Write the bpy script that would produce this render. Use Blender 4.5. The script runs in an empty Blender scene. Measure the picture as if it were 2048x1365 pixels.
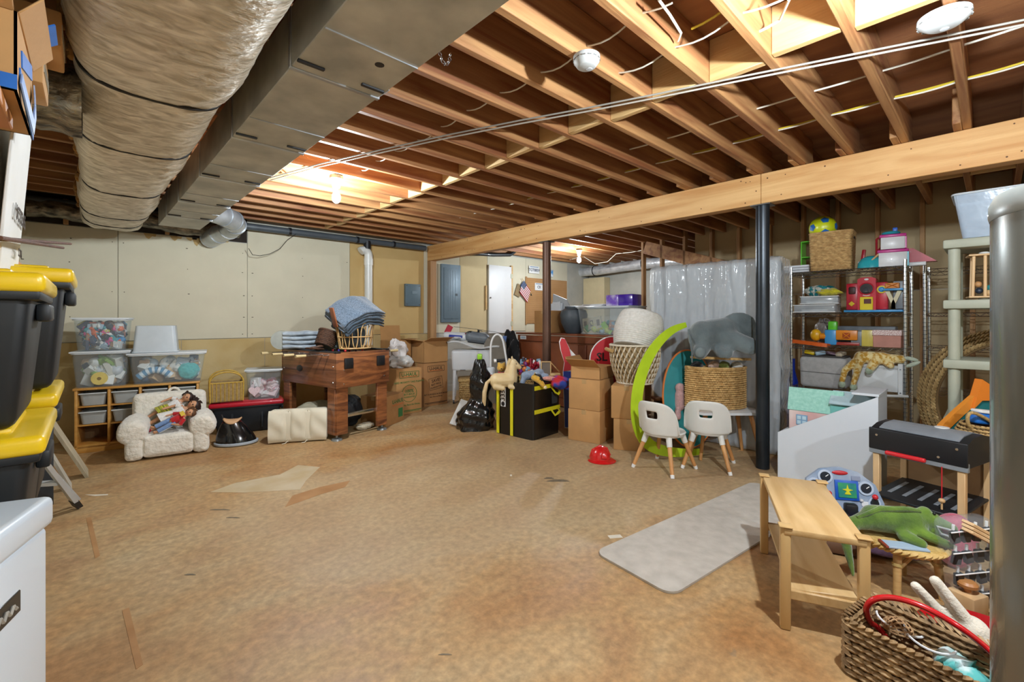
import bpy, bmesh, math, random
from mathutils import Vector, Matrix, Euler
random.seed(7)
PI = math.pi
C = bpy.context.scene.collection
SC = bpy.context.scene

# ------------------------------------------------------------------ camera
CAM_H, FPX = 1.30, 900.0
AZ = math.atan(964 / 900)                       # view direction to world +X (the joists' run)
FW = (math.cos(AZ), math.sin(AZ)); RT = (math.sin(AZ), -math.cos(AZ))
cd = bpy.data.cameras.new('camera'); cam = bpy.data.objects.new('camera', cd); C.objects.link(cam)
cam.location = (0, 0, CAM_H); cam.rotation_euler = (PI / 2, 0, AZ - PI / 2)
cd.sensor_width = 36; cd.lens = FPX / 2048 * 36; cd.shift_y = -44.5 / 2048; cd.clip_start = .02
SC.camera = cam
# ------------------------------------------------------------------ world, exposure
w = bpy.data.worlds.new('world'); SC.world = w; w.use_nodes = True
w.node_tree.nodes['Background'].inputs[0].default_value = (.8, .85, 1, 1)
w.node_tree.nodes['Background'].inputs[1].default_value = .05
vs = SC.view_settings
vs.view_transform = 'Standard'; vs.look = 'None'; vs.gamma = 1; vs.use_curve_mapping = False
vs.exposure = 1.48
# ------------------------------------------------------------------ bulbs of the room (their point lights); the last is an added, unseen fill bulb
BULBS = [(1.56, 3.92, 2.37, 105), (1.72, 0.10, 2.28, 140), (6.35, 5.05, 2.36, 75), (1.5, -2.1, 2.36, 95)]
for bx_, by_, bz_, pw in BULBS:
    ld = bpy.data.lights.new('bulb_light', 'POINT'); ld.energy = pw; ld.color = (.87, .955, 1.03); ld.shadow_soft_size = .035
    lo = bpy.data.objects.new('bulb_light', ld); lo.location = (bx_, by_, bz_); C.objects.link(lo)

# ------------------------------------------------------------------ measuring helpers (photo pixel + a known plane -> a real point)
def ray(px, py):
    u = (px - 1024) / FPX
    return Vector((FW[0] + u * RT[0], FW[1] + u * RT[1], (638 - py) / FPX))
def fl(px, py, z=0):
    v = ray(px, py); t = (z - CAM_H) / v.z
    return Vector((v.x * t, v.y * t, z))
def atX(px, py, X):
    v = ray(px, py); t = X / v.x
    return Vector((X, v.y * t, CAM_H + v.z * t))
def atY(px, py, Y):
    v = ray(px, py); t = Y / v.y
    return Vector((v.x * t, Y, CAM_H + v.z * t))
def atD(px, py, t):
    v = ray(px, py)
    return Vector((v.x * t, v.y * t, CAM_H + v.z * t))

# ------------------------------------------------------------------ materials
def lin(h):
    h = h.lstrip('#'); o = []
    for i in (0, 2, 4):
        c = int(h[i:i + 2], 16) / 255
        o.append(c / 12.92 if c <= .04045 else ((c + .055) / 1.055) ** 2.4)
    return o
_M = {}
def mat(hx, rough=.5, metal=0, var=.10, scale=12, bump=0, bscale=120, hex2=None, st=(1, 1, 1), coat=0, sheen=0, clear=0, emit=0, detail=4, rand=False, dist=0, sharp=0):
    """procedural surface: two tones mixed by noise, a noise bump"""
    key = (hx, rough, metal, var, scale, bump, bscale, hex2, st, coat, sheen, clear, emit, detail, rand, dist, sharp)
    if key in _M: return _M[key]
    m = bpy.data.materials.new('mat_' + hx.strip('#')); m.use_nodes = True
    n = m.node_tree.nodes; l = m.node_tree.links
    b = n['Principled BSDF']; out = n['Material Output']
    tc = n.new('ShaderNodeTexCoord'); mp = n.new('ShaderNodeMapping'); mp.inputs['Scale'].default_value = st
    l.new(tc.outputs['Object'], mp.inputs['Vector'])
    if rand:
        oi = n.new('ShaderNodeObjectInfo'); ml = n.new('ShaderNodeMath'); ml.operation = 'MULTIPLY'; ml.inputs[1].default_value = 40
        cb = n.new('ShaderNodeCombineXYZ'); l.new(oi.outputs['Random'], ml.inputs[0])
        for i in range(3): l.new(ml.outputs[0], cb.inputs[i])
        l.new(cb.outputs[0], mp.inputs['Location'])
    nz = n.new('ShaderNodeTexNoise'); nz.inputs['Scale'].default_value = scale; nz.inputs['Detail'].default_value = detail
    nz.inputs['Distortion'].default_value = dist
    l.new(mp.outputs[0], nz.inputs['Vector'])
    rp = n.new('ShaderNodeValToRGB')
    c = lin(hx)
    if hex2: c1, c2 = c, lin(hex2)
    else: c1 = [x * (1 - var) for x in c]; c2 = [min(1, x * (1 + var)) for x in c]
    lo, hi = (.32, .68) if not sharp else (.5 - sharp, .5 + sharp)
    rp.color_ramp.elements[0].position = lo; rp.color_ramp.elements[1].position = hi
    rp.color_ramp.elements[0].color = (*c1, 1); rp.color_ramp.elements[1].color = (*c2, 1)
    l.new(nz.outputs['Fac'], rp.inputs[0]); l.new(rp.outputs[0], b.inputs['Base Color'])
    b.inputs['Roughness'].default_value = rough; b.inputs['Metallic'].default_value = metal
    b.inputs['Coat Weight'].default_value = coat; b.inputs['Sheen Weight'].default_value = sheen
    if bump:
        n2 = n.new('ShaderNodeTexNoise'); n2.inputs['Scale'].default_value = bscale; n2.inputs['Detail'].default_value = 3
        l.new(mp.outputs[0], n2.inputs['Vector'])
        bp = n.new('ShaderNodeBump'); bp.inputs['Strength'].default_value = bump; bp.inputs['Distance'].default_value = .01
        l.new(n2.outputs['Fac'], bp.inputs['Height']); l.new(bp.outputs[0], b.inputs['Normal'])
    if emit:
        b.inputs['Emission Color'].default_value = (*c, 1); b.inputs['Emission Strength'].default_value = emit
    if clear:
        tr = n.new('ShaderNodeBsdfTransparent'); tr.inputs[0].default_value = (.95, .97, .98, 1)
        mx = n.new('ShaderNodeMixShader'); mx.inputs[0].default_value = 1 - clear
        l.new(tr.outputs[0], mx.inputs[1]); l.new(b.outputs[0], mx.inputs[2]); l.new(mx.outputs[0], out.inputs[0])
    _M[key] = m
    return m
def wood(h1, h2, axis=0, scale=5, rough=.6, coat=0, bump=.15, rand=True):
    st = [11, 11, 11]; st[axis] = .7
    return mat(h1, rough, hex2=h2, st=tuple(st), scale=scale / 5, bump=bump, bscale=9, coat=coat, rand=rand, detail=6, dist=1.2)
def plas(h, rough=.35, coat=.15): return mat(h, rough, var=.04, scale=6, coat=coat)
def cloth(h, h2=None, scale=60, bump=.4, bscale=260, sheen=.3): return mat(h, .95, hex2=h2, var=.14, scale=scale, bump=bump, bscale=bscale, sheen=sheen)
CARD = mat('#b98c58', .85, var=.07, scale=5, bump=.06, bscale=40)
CARD2 = mat('#a67a48', .85, var=.08, scale=5, bump=.06, bscale=40)
CARDIN = mat('#c9a472', .9, var=.05, scale=5)
TAPE = mat('#b59364', .25, var=.05, scale=8, coat=.4)
WHITE = plas('#e4e4e2', .4)
BLACK = plas('#16181b', .45)
CLEAR = mat('#dfe8ee', .15, var=.03, scale=5, clear=.92, coat=.2)
CLEARER = mat('#e2eaf0', .12, var=.03, scale=5, clear=.78, coat=.3)
CHROME = mat('#d4d8dc', .2, 1, var=.08, scale=20)
STEEL = mat('#8f949a', .35, 1, var=.1, scale=20)

# ------------------------------------------------------------------ mesh builder
class MB:
    def __init__(s): s.v = []; s.f = []
    def add(s, vs, fs, M=None):
        o = len(s.v)
        s.v += [tuple(M @ Vector(p)) for p in vs] if M is not None else [tuple(p) for p in vs]
        s.f += [tuple(i + o for i in f) for f in fs]
        return s
    def box(s, c, d, rot=None, M=None):
        x, y, z = d[0] / 2, d[1] / 2, d[2] / 2
        vs = [(sx * x, sy * y, sz * z) for sz in (-1, 1) for sy in (-1, 1) for sx in (-1, 1)]
        fs = [(0, 2, 3, 1), (4, 5, 7, 6), (0, 1, 5, 4), (2, 6, 7, 3), (0, 4, 6, 2), (1, 3, 7, 5)]
        T = Matrix.Translation(c)
        if rot: T = T @ Euler(rot).to_matrix().to_4x4()
        if M is not None: T = M @ T
        return s.add(vs, fs, T)
    def rbox(s, c, d, r=.01, seg=2, rot=None, taper=1):
        bm = bmesh.new(); bmesh.ops.create_cube(bm, size=1)
        for v in bm.verts:
            k = taper if v.co.z < 0 else 1
            v.co = Vector((v.co.x * d[0] * k, v.co.y * d[1] * k, v.co.z * d[2]))
        bmesh.ops.bevel(bm, geom=bm.edges[:], offset=r, segments=seg, affect='EDGES', profile=.5)
        bm.verts.index_update()
        T = Matrix.Translation(c)
        if rot: T = T @ Euler(rot).to_matrix().to_4x4()
        s.add([v.co[:] for v in bm.verts], [[v.index for v in f.verts] for f in bm.faces], T)
        bm.free(); return s
    def prism(s, pts, d, M=None):
        """outline pts in local xy, extruded d along +z"""
        n = len(pts)
        a = sum(pts[i][0] * pts[(i + 1) % n][1] - pts[(i + 1) % n][0] * pts[i][1] for i in range(n))
        if a < 0: pts = list(reversed(pts))
        vs = [(p[0], p[1], 0) for p in pts] + [(p[0], p[1], d) for p in pts]
        fs = [tuple(range(n - 1, -1, -1)), tuple(range(n, 2 * n))] + [(i, (i + 1) % n, n + (i + 1) % n, n + i) for i in range(n)]
        return s.add(vs, fs, M)
    def tube(s, path, r, n=8, closed=False, cap=True):
        P = [Vector(p) for p in path]; k = len(P)
        R = r if isinstance(r, (list, tuple)) else [r] * k
        o = len(s.v); prev = None
        for i, p in enumerate(P):
            if closed: t = P[(i + 1) % k] - P[i - 1]
            else: t = P[min(i + 1, k - 1)] - P[max(i - 1, 0)]
            t.normalize()
            if prev is None:
                a = Vector((0, 0, 1)) if abs(t.z) < .9 else Vector((1, 0, 0))
                u = t.cross(a).normalized()
            else:
                u = (prev - t * prev.dot(t))
                u = u.normalized() if u.length > 1e-6 else t.orthogonal().normalized()
            prev = u; v = t.cross(u)
            for j in range(n):
                a = 2 * PI * j / n
                s.v.append(tuple(p + (u * math.cos(a) + v * math.sin(a)) * R[i]))
        for i in range(k if closed else k - 1):
            i2 = (i + 1) % k
            for j in range(n):
                j2 = (j + 1) % n
                s.f.append((o + i * n + j, o + i * n + j2, o + i2 * n + j2, o + i2 * n + j))
        if not closed and cap:
            s.f.append(tuple(o + j for j in range(n - 1, -1, -1))); s.f.append(tuple(o + (k - 1) * n + j for j in range(n)))
        return s
    def band(s, path, wd, th, nrm):
        """flat ribbon along path: width wd along side vectors, thickness th along nrm (callable i->Vector or Vector)"""
        P = [Vector(p) for p in path]; k = len(P); o = len(s.v)
        for i, p in enumerate(P):
            t = (P[min(i + 1, k - 1)] - P[max(i - 1, 0)]).normalized()
            nn = (nrm(i) if callable(nrm) else Vector(nrm)).normalized()
            sd = t.cross(nn).normalized()
            ww = wd[i] if isinstance(wd, (list, tuple)) else wd
            for a, b in ((-1, -1), (1, -1), (1, 1), (-1, 1)): s.v.append(tuple(p + sd * a * ww / 2 + nn * b * th / 2))
        for i in range(k - 1):
            for j in range(4):
                j2 = (j + 1) % 4
                s.f.append((o + i * 4 + j, o + i * 4 + j2, o + i * 4 + 4 + j2, o + i * 4 + 4 + j))
        s.f.append((o + 3, o + 2, o + 1, o)); s.f.append(tuple(o + (k - 1) * 4 + j for j in range(4)))
        return s
    def lathe(s, prof, n=24, M=None, sx=1, sy=1):
        o = len(s.v); vs = []; fs = []; k = len(prof)
        for r, z in prof:
            for j in range(n):
                a = 2 * PI * j / n; vs.append((r * math.cos(a) * sx, r * math.sin(a) * sy, z))
        for i in range(k - 1):
            for j in range(n):
                j2 = (j + 1) % n; fs.append((i * n + j, i * n + j2, (i + 1) * n + j2, (i + 1) * n + j))
        if prof[0][0] > 1e-5: fs.append(tuple(range(n - 1, -1, -1)))
        if prof[-1][0] > 1e-5: fs.append(tuple((k - 1) * n + j for j in range(n)))
        return s.add(vs, fs, M)
    def ell(s, c, r, n=14, k=8, rot=None):
        T = Matrix.Translation(c)
        if rot: T = T @ Euler(rot).to_matrix().to_4x4()
        if isinstance(r, (int, float)): r = (r, r, r)
        T = T @ Matrix.Diagonal((*r, 1))
        prof = [(math.sin(PI * i / k) if 0 < i < k else 1e-4, -math.cos(PI * i / k)) for i in range(k + 1)]
        return s.lathe(prof, n, T)
    def cyl(s, p1, p2, r1, r2=None, n=12): return s.tube([p1, p2], [r1, r1 if r2 is None else r2], n)
    def grid(s, fn, nu, nv, closed_u=False):
        """fn(i,j)->point"""
        o = len(s.v)
        for j in range(nv):
            for i in range(nu): s.v.append(tuple(fn(i, j)))
        for j in range(nv - 1):
            for i in range(nu if closed_u else nu - 1):
                i2 = (i + 1) % nu
                s.f.append((o + j * nu + i, o + j * nu + i2, o + (j + 1) * nu + i2, o + (j + 1) * nu + i))
        return s
    def build(s, name, m, parent=None, smooth=38, label=None, kind=None):
        me = bpy.data.meshes.new(name); me.from_pydata(s.v, [], s.f); me.update()
        if smooth:
            me.shade_smooth(); me.set_sharp_from_angle(angle=math.radians(smooth))
        me.materials.append(m)
        o = bpy.data.objects.new(name, me); C.objects.link(o)
        if parent is not None: o.parent = parent
        if label: o['label'] = label
        if kind: o['kind'] = kind
        return o
def thing(name, label, cat, loc=(0, 0, 0), rz=0, group=None, rot=None):
    o = bpy.data.objects.new(name, None); C.objects.link(o); o.empty_display_size = .1
    o.location = loc; o.rotation_euler = rot if rot else (0, 0, rz); o['label'] = label; o['category'] = cat
    if group: o['group'] = group
    return o
def tag(o, label, cat, group=None):
    o['label'] = label; o['category'] = cat
    if group: o['group'] = group
    return o
def copy_tree(o, loc=None, rz=None, label=None, parent=None):
    c = o.copy(); C.objects.link(c)
    if parent is not None: c.parent = parent
    if loc is not None: c.location = loc
    if rz is not None: c.rotation_euler = (0, 0, rz)
    if label: c['label'] = label
    for ch in list(o.children): copy_tree(ch, parent=c)
    return c
def text(parent, s, loc, size, m, face='front', name='lettering', align='CENTER', rot=None, ext=.0004, bold=.018):
    cu = bpy.data.curves.new(name, 'FONT'); cu.body = s; cu.size = size; cu.extrude = ext; cu.align_x = align; cu.align_y = 'CENTER'; cu.offset = bold * size
    cu.resolution_u = 2
    cu.materials.append(m)
    tmp = bpy.data.objects.new(name, cu); C.objects.link(tmp)
    me = bpy.data.meshes.new_from_object(tmp.evaluated_get(bpy.context.evaluated_depsgraph_get()))
    bpy.data.objects.remove(tmp); bpy.data.curves.remove(cu)
    if not me.materials: me.materials.append(m)
    o = bpy.data.objects.new(name, me); C.objects.link(o); o.parent = parent; o.location = loc
    o.rotation_euler = rot if rot else {'front': (PI / 2, 0, 0), 'left': (PI / 2, 0, -PI / 2), 'right': (PI / 2, 0, PI / 2), 'top': (0, 0, 0)}[face]
    return o
def blob(name, m, parent, caps=(), ells=(), voxel=.012, smooth=8, label=None):
    """one continuous soft body: rounded limbs and ellipsoids fused by a voxel remesh"""
    b = MB()
    for p1, r1, p2, r2 in caps:
        p1, p2 = Vector(p1), Vector(p2)
        b.tube([p1, p2], [r1, r2], 12); b.ell(p1, r1 * 1.01, 12, 8); b.ell(p2, r2 * 1.01, 12, 8)
    for e in ells: b.ell(e[0], e[1], 16, 10, e[2] if len(e) > 2 else None)
    o = b.build(name, m, parent, label=label)
    r = o.modifiers.new('fuse', 'REMESH'); r.mode = 'VOXEL'; r.voxel_size = voxel; r.use_smooth_shade = True
    q = o.modifiers.new('soften', 'SMOOTH'); q.iterations = smooth; q.factor = .5
    return o
def arc(c, r, a0, a1, n=12, ax='xz', ry=None):
    o = []; ry = r if ry is None else ry
    for i in range(n + 1):
        a = a0 + (a1 - a0) * i / n; p, q = r * math.cos(a), ry * math.sin(a)
        o.append({'xz': (c[0] + p, c[1], c[2] + q), 'yz': (c[0], c[1] + p, c[2] + q), 'xy': (c[0] + p, c[1] + q, c[2])}[ax])
    return o
def struct(o, label=None):
    o['kind'] = 'structure'
    if label: o['label'] = label
    return o
# ================================================================== THE SETTING
XL, XR, YF, YB = -.55, 8.75, 6.65, -3.6         # left wall, concrete right wall, far wall, wall behind the camera
ZJ, ZS = 2.55, 2.785                            # joist bottoms, subfloor underside
def floor_mat():
    m = bpy.data.materials.new('stained_concrete'); m.use_nodes = True
    n = m.node_tree.nodes; l = m.node_tree.links; b = n['Principled BSDF']
    tc = n.new('ShaderNodeTexCoord')
    def noise(scale, detail=6, dist=0, st=(1, 1, 1)):
        mp = n.new('ShaderNodeMapping'); mp.inputs['Scale'].default_value = st; l.new(tc.outputs['Object'], mp.inputs[0])
        z = n.new('ShaderNodeTexNoise'); z.inputs['Scale'].default_value = scale; z.inputs['Detail'].default_value = detail
        z.inputs['Distortion'].default_value = dist; z.inputs['Roughness'].default_value = .62; l.new(mp.outputs[0], z.inputs[0]); return z
    def ramp(src, stops):
        r = n.new('ShaderNodeValToRGB'); l.new(src, r.inputs[0]); e = r.color_ramp.elements
        while len(e) < len(stops): e.new(.5)
        for q, (p, c) in zip(e, stops): q.position = p; q.color = (*c, 1)
        return r
    def mix(f, a, b2, blend='MIX'):
        x = n.new('ShaderNodeMix'); x.data_type = 'RGBA'; x.blend_type = blend
        if isinstance(f, float): x.inputs[0].default_value = f
        else: l.new(f, x.inputs[0])
        l.new(a, x.inputs[6]); l.new(b2, x.inputs[7]); return x.outputs[2]
    big = noise(.42, 6, .35)
    base = ramp(big.outputs[0], [(.34, lin('#a67a48')), (.46, lin('#b79566')), (.56, lin('#b79f77')), (.72, lin('#bdab8c'))])
    mid = noise(1.9, 9, .5, (.8, 1.3, 1))
    c2 = ramp(mid.outputs[0], [(.38, lin('#9f6637')), (.52, lin('#b68e5c')), (.7, lin('#bda983'))])
    a = mix(.42, base.outputs[0], c2.outputs[0])
    fine = noise(26, 8)
    f2 = ramp(fine.outputs[0], [(.3, (.80, .80, .80)), (.7, (1.06, 1.06, 1.06))])
    a = mix(1.0, a, f2.outputs[0], 'MULTIPLY')
    spot = noise(9, 3, .3); sp = ramp(spot.outputs[0], [(.70, (0, 0, 0)), (.76, (.55, .55, .55))])
    dk = n.new('ShaderNodeRGB'); dk.outputs[0].default_value = (*lin('#86735a'), 1)
    a = mix(sp.outputs[0], a, dk.outputs[0])
    # greyer, once painted zone in the middle of the room and rustier ground around it
    mpz = n.new('ShaderNodeMapping'); mpz.vector_type = 'TEXTURE'; mpz.inputs['Location'].default_value = (3.2, 3.2, 0); mpz.inputs['Rotation'].default_value = (0, 0, -.35); mpz.inputs['Scale'].default_value = (2.5, 1.25, 50)
    wob = noise(1.3, 5, .4); vm = n.new('ShaderNodeVectorMath'); vm.operation = 'SCALE'; vm.inputs['Scale'].default_value = 1.1; l.new(wob.outputs['Color'], vm.inputs[0])
    va = n.new('ShaderNodeVectorMath'); l.new(tc.outputs['Object'], va.inputs[0]); l.new(vm.outputs[0], va.inputs[1]); l.new(va.outputs[0], mpz.inputs[0])
    gz = n.new('ShaderNodeTexGradient'); gz.gradient_type = 'SPHERICAL'; l.new(mpz.outputs[0], gz.inputs[0])
    zm = ramp(gz.outputs['Fac'], [(.0, (0, 0, 0)), (.16, (.5, .5, .5))])
    gy = n.new('ShaderNodeRGB'); gy.outputs[0].default_value = (*lin('#b7a382'), 1)
    a2 = mix(zm.outputs[0], a, gy.outputs[0]); a = mix(1.0, a2, f2.outputs[0], 'MULTIPLY')
    l.new(a, b.inputs['Base Color'])
    rr = ramp(mid.outputs[0], [(.3, (.42, .42, .42)), (.7, (.68, .68, .68))]); l.new(rr.outputs[0], b.inputs['Roughness'])
    bp = n.new('ShaderNodeBump'); bp.inputs['Strength'].default_value = .12; bp.inputs['Distance'].default_value = .01
    l.new(fine.outputs[0], bp.inputs['Height']); l.new(bp.outputs[0], b.inputs['Normal'])
    return m
FL = MB().box(((XL + XR) / 2, (YF + YB) / 2, -.05), (XR - XL + .4, YF - YB + .4, .1)).build('floor', floor_mat())
struct(FL, 'stained tan and orange concrete basement floor')
# worn marks on the slab: thin films of paint, sealer and tape residue
def stain(pts, m):
    p = [fl(*q) for q in pts]
    MB().prism([(q.x, q.y) for q in p], .0012).build('stain', m, FL, smooth=0)
PALE = mat('#b39e78', .55, hex2='#beb094', scale=5); RUST = mat('#9c7043', .55, hex2='#b08658', scale=5)
stain([(420, 985), (470, 967), (560, 950), (596, 931), (640, 935), (612, 962), (600, 980), (560, 982), (490, 986)], PALE)
stain([(172, 1037), (182, 1035), (200, 1112), (190, 1118)], RUST)
stain([(244, 1222), (258, 1216), (286, 1330), (272, 1340)], RUST)
stain([(570, 1015), (585, 992), (640, 975), (700, 962), (690, 975), (640, 990)], RUST)
DK = mat('#6f6350', .6, var=.2, scale=30)
for x, y, a, b in ((1116, 962, 20, 3), (1098, 957, 9, 2.2), (440, 1020, 18, 1.6), (466, 1036, 12, 1.5), (380, 1150, 10, 2), (890, 1310, 12, 2)):
    stain([(x + a * math.cos(t) * (1 + .3 * math.sin(3 * t)), y + b * math.sin(t) * (1 + .3 * math.cos(2 * t))) for t in [k * PI / 7 for k in range(14)]], DK)
WF = mat('#dad3c2', .6)
for pts in ([(170, 990), (190, 993), (216, 991), (216, 989), (190, 990)], [(1215, 1072), (1240, 1070), (1246, 1076), (1220, 1078)], [(1020, 760 + 190), (1024, 950), (1024, 953), (1020, 953)]):
    stain(pts, WF)

WD = wood('#844f2e', '#b98a58', 0, 5); WDP = wood('#bb9159', '#d9ba86', 0, 5); WDV = wood('#92683f', '#bb905f', 2, 5); WDY = wood('#c19760', '#dcba82', 1, 4)
PLY = mat('#7d4c2b', .8, hex2='#a06a3e', scale=2.5, st=(3, .5, 1), detail=6, bump=.1, bscale=30)
CE = MB().box(((XL + XR) / 2, (YF + YB) / 2, ZS + .02), (XR - XL + .4, YF - YB + .4, .04)).build('ceiling', PLY)
struct(CE, 'plywood subfloor over open joists')
JH = .232
j1 = MB().rbox((0, 0, 0), (4.42 - XL, .042, JH), .004, 1).build('joist', WD, CE)
j2 = MB().rbox((0, 0, 0), (XR - 4.05, .042, JH), .004, 1).build('joist', WD, CE)
JY = [.12 + .312 * k for k in range(-11, 21)]
for i, y in enumerate(JY):
    a = j1 if i == 0 else j1.copy(); b = j2 if i == 0 else j2.copy()
    for o, x, dy in ((a, (XL + 4.42) / 2, 0), (b, (4.05 + XR) / 2, .044)):
        if i: C.objects.link(o)
        o.location = (x, y + dy, ZJ + .001 + JH / 2)
bk = MB().rbox((0, 0, 0), (.04, .312 - .044, JH - .004), .003, 1).build('blocking', WDY, CE)
for i, y in enumerate(JY[:-1]):
    o = bk if i == 0 else bk.copy()
    if i: C.objects.link(o)
    o.location = (2.40 + (.02 if i % 2 else -.02), y + .156, ZJ + .003 + JH / 2)
# a short header closing the bay where the photo's nearest joists stop
for k in (9, 10, 11, 12):
    o = bk.copy(); C.objects.link(o); o.location = (5.6, JY[k] + .2, ZJ + .003 + JH / 2)

# the girder on steel columns and its end post
BW = mat('#c08a4e', .6, hex2='#dcb177', scale=1, st=(9, .8, 12), detail=6, dist=1.0, bump=.1, bscale=12)
BM = MB().rbox((4.27, (1.372 + 6.64) / 2, 2.42), (.12, 6.64 - 1.372, .258), .004, 1).build('beam', BW)
struct(BM, 'long laminated timber beam carrying the joists')
MB().rbox((4.27, (1.369 + YB) / 2, 2.42), (.12, 1.369 - YB, .258), .004, 1).build('board', BW, BM)
kb = MB()
random.seed(3)
for k in range(46):
    y = random.uniform(-.3, 6.5); z = random.choice([2.32, 2.34, 2.50, 2.52, random.uniform(2.33, 2.5)])
    kb.cyl((4.2105, y, z), (4.2085, y, z), random.uniform(.004, .007), n=6)
kb.build('nail', mat('#5d3c20', .7), BM)
DRY = mat('#cdc6ae', .85, var=.035, scale=3, bump=.03, bscale=60)
DRYT = mat('#bf9f66', .85, hex2='#c9ab73', scale=2, bump=.03, bscale=60)
CONC = mat('#a3a29a', .85, hex2='#bdbbb0', scale=2.2, detail=8, bump=.25, bscale=25)
CONCT = mat('#b99c62', .85, hex2='#c9b27f', scale=2.6, detail=8, bump=.2, bscale=25)
# far wall: concrete knee wall, drywall sheets above it
WFAR = MB().box(((XL + XR) / 2, YF + .1, 1.4), (XR - XL + .4, .16, 2.8)).build('wall_far', CONC)
struct(WFAR, 'far basement wall, cream drywall over tan concrete')
def px_x(px, Y=YF): return atY(px, 600, Y).x
def sheet(x0, x1, z0, z1, m, name='drywall_panel', t=.014, y=None):
    y = YF + .02 if y is None else y
    return MB().rbox(((x0 + x1) / 2, y - t / 2, (z0 + z1) / 2), (x1 - x0 - .004, t, z1 - z0 - .003), .002, 1).build(name, m, WFAR)
xs = [XL, px_x(236), px_x(495), px_x(700), px_x(848)]
sheet(xs[0], xs[1], 1.05, 2.285, DRY); sheet(xs[1], xs[2], 1.05, 2.285, DRY)
sheet(xs[2], xs[3], 1.05, 2.56, DRY); sheet(xs[3], xs[4], 1.05, 2.56, DRYT)
sheet(xs[4], px_x(920), 1.05, 2.56, DRY); sheet(px_x(920), px_x(975), 1.05, 2.56, mat('#c7b48a', .85, var=.04, scale=3)); sheet(px_x(975), px_x(1052), 1.05, 2.56, DRY)
sheet(px_x(1052), px_x(1135), .9, 2.56, DRY)
for x0, x1 in ((XL, px_x(363)), (px_x(363), px_x(530)), (px_x(530), px_x(860))): sheet(x0, x1, .0, 1.046, CONCT, 'concrete_section', .006)
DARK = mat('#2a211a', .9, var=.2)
sheet(xs[0], xs[2], 2.29, 2.6, DARK, 'void_shade_panel', .004)  # dark colour stands in for the shade of the open void above the drywall
sb = MB().rbox((0, 0, 0), (.04, .05, .26), .002, 1).build('stud', WDV, WFAR)
for i, x in enumerate([XL + .03, px_x(132), px_x(334), px_x(420)]):
    o = sb if not i else sb.copy()
    if i: C.objects.link(o)
    o.location = (x, YF - .02, 2.42)
nl = MB(); random.seed(5)
for x0, x1 in zip(xs[:3], xs[1:4]):
    for zz in (1.1, 1.32, 1.6, 1.9, 2.15):
        for xx in (x0 + .05, (x0 + x1) / 2, x1 - .05):
            if random.random() < .75: nl.cyl((xx + random.uniform(-.02, .02), YF + .006, zz), (xx, YF + .0035, zz), .0045, n=6)
nl.build('screw', mat('#4a3d2c', .7), WFAR, kind='stuff')
MB().rbox((4.27, YF - .06, 1.15), (.12, .10, 2.28), .004, 1).build('post', WDV, WFAR)
tp = MB(); random.seed(9)   # torn paper along the cut drywall edge and an unpainted smear
for px in (300, 352, 383, 396, 447):
    x = px_x(px); hh = random.uniform(.03, .11)
    tp.prism([(x - .06, 2.286), (x + .06, 2.286), (x + .05, 2.286 - hh * .5), (x + .02, 2.286 - hh * .45), (x - .01, 2.286 - hh), (x - .035, 2.286 - hh * .75), (x - .05, 2.286 - hh * .3)], .001, Matrix(((1, 0, 0, 0), (0, 0, -1, YF + .005), (0, 1, 0, 0), (0, 0, 0, 1))))
tp.build('torn_paper', mat('#b89a66', .9), WFAR, smooth=0)
# left wall, wall behind the camera, concrete wall at the right end
WL = MB().box((XL - .06, (YF + 1.68) / 2, 1.4), (.12, YF - 1.68, 2.8)).box((-1.11, (1.68 + YB) / 2, 1.4), (.12, 1.68 - YB, 2.8)).box((-.83, 1.74, 1.4), (.5, .12, 2.8)).build('wall_left', DRY); struct(WL, 'left basement wall')
sl = MB().rbox((0, 0, 0), (.06, .04, 2.5), .003, 1).build('stud', WDV, WL)
for i in range(7):
    o = sl if not i else sl.copy()
    if i: C.objects.link(o)
    o.location = (XL + .031, 3.0 + i * .52, 1.27)
WB = MB().box(((XL + XR) / 2, YB - .06, 1.4), (XR - XL, .12, 2.8)).build('wall_back', DRY); struct(WB, 'wall behind the camera')
WR = MB().box((XR + .06, (YF + YB) / 2, 1.4), (.12, YF - YB, 2.8)).build('wall_right', CONC); struct(WR, 'grey poured concrete wall of the far bay')
MB().rbox((XR - .12, YF - .30, 1.25), (.22, .6, 2.0), .003, 1).build('furred_panel', mat('#cdbd96', .85, var=.03), WR)
# the stud wall with its kraft-backed sheets, seen from behind
XS = 6.6
BRN = mat('#b09b77', .9, hex2='#bfaa84', scale=1.2, bump=.03, bscale=50)
SW = MB().box((XS + .105, -.1, 1.42), (.012, 6.6, 2.84)).build('wall_stud', BRN); struct(SW, 'open stud wall backed with brown drywall paper')
st_ = MB().rbox((0, 0, 0), (.09, .04, 2.70), .003, 1).build('stud', WDV, SW)
SY = [3.94, 3.61, 3.23, 2.82, 2.44, 2.05, 1.66, 1.295, .916, .533, .15, -.23, -.61, -1.0, -1.4, -1.8]
for i, y in enumerate(SY):
    o = st_ if not i else st_.copy()
    if i: C.objects.link(o)
    o.location = (XS + .05, y, 1.40)
MB().rbox((XS + .05, 1.0, .02), (.09, 6.0, .038), .003, 1).build('sole_plate', WDP, SW)
MB().box((XS + .0975, .2, 1.62), (.002, 6.0, .014)).build('sheet_seam', mat('#b6ac98', .9), SW)
p, q = Vector((XS - .02, 3.9, 3.02 - .55)), Vector((XS - .02, 2.45, 1.62 + .35))
dv = (q - p); L = dv.length
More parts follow.
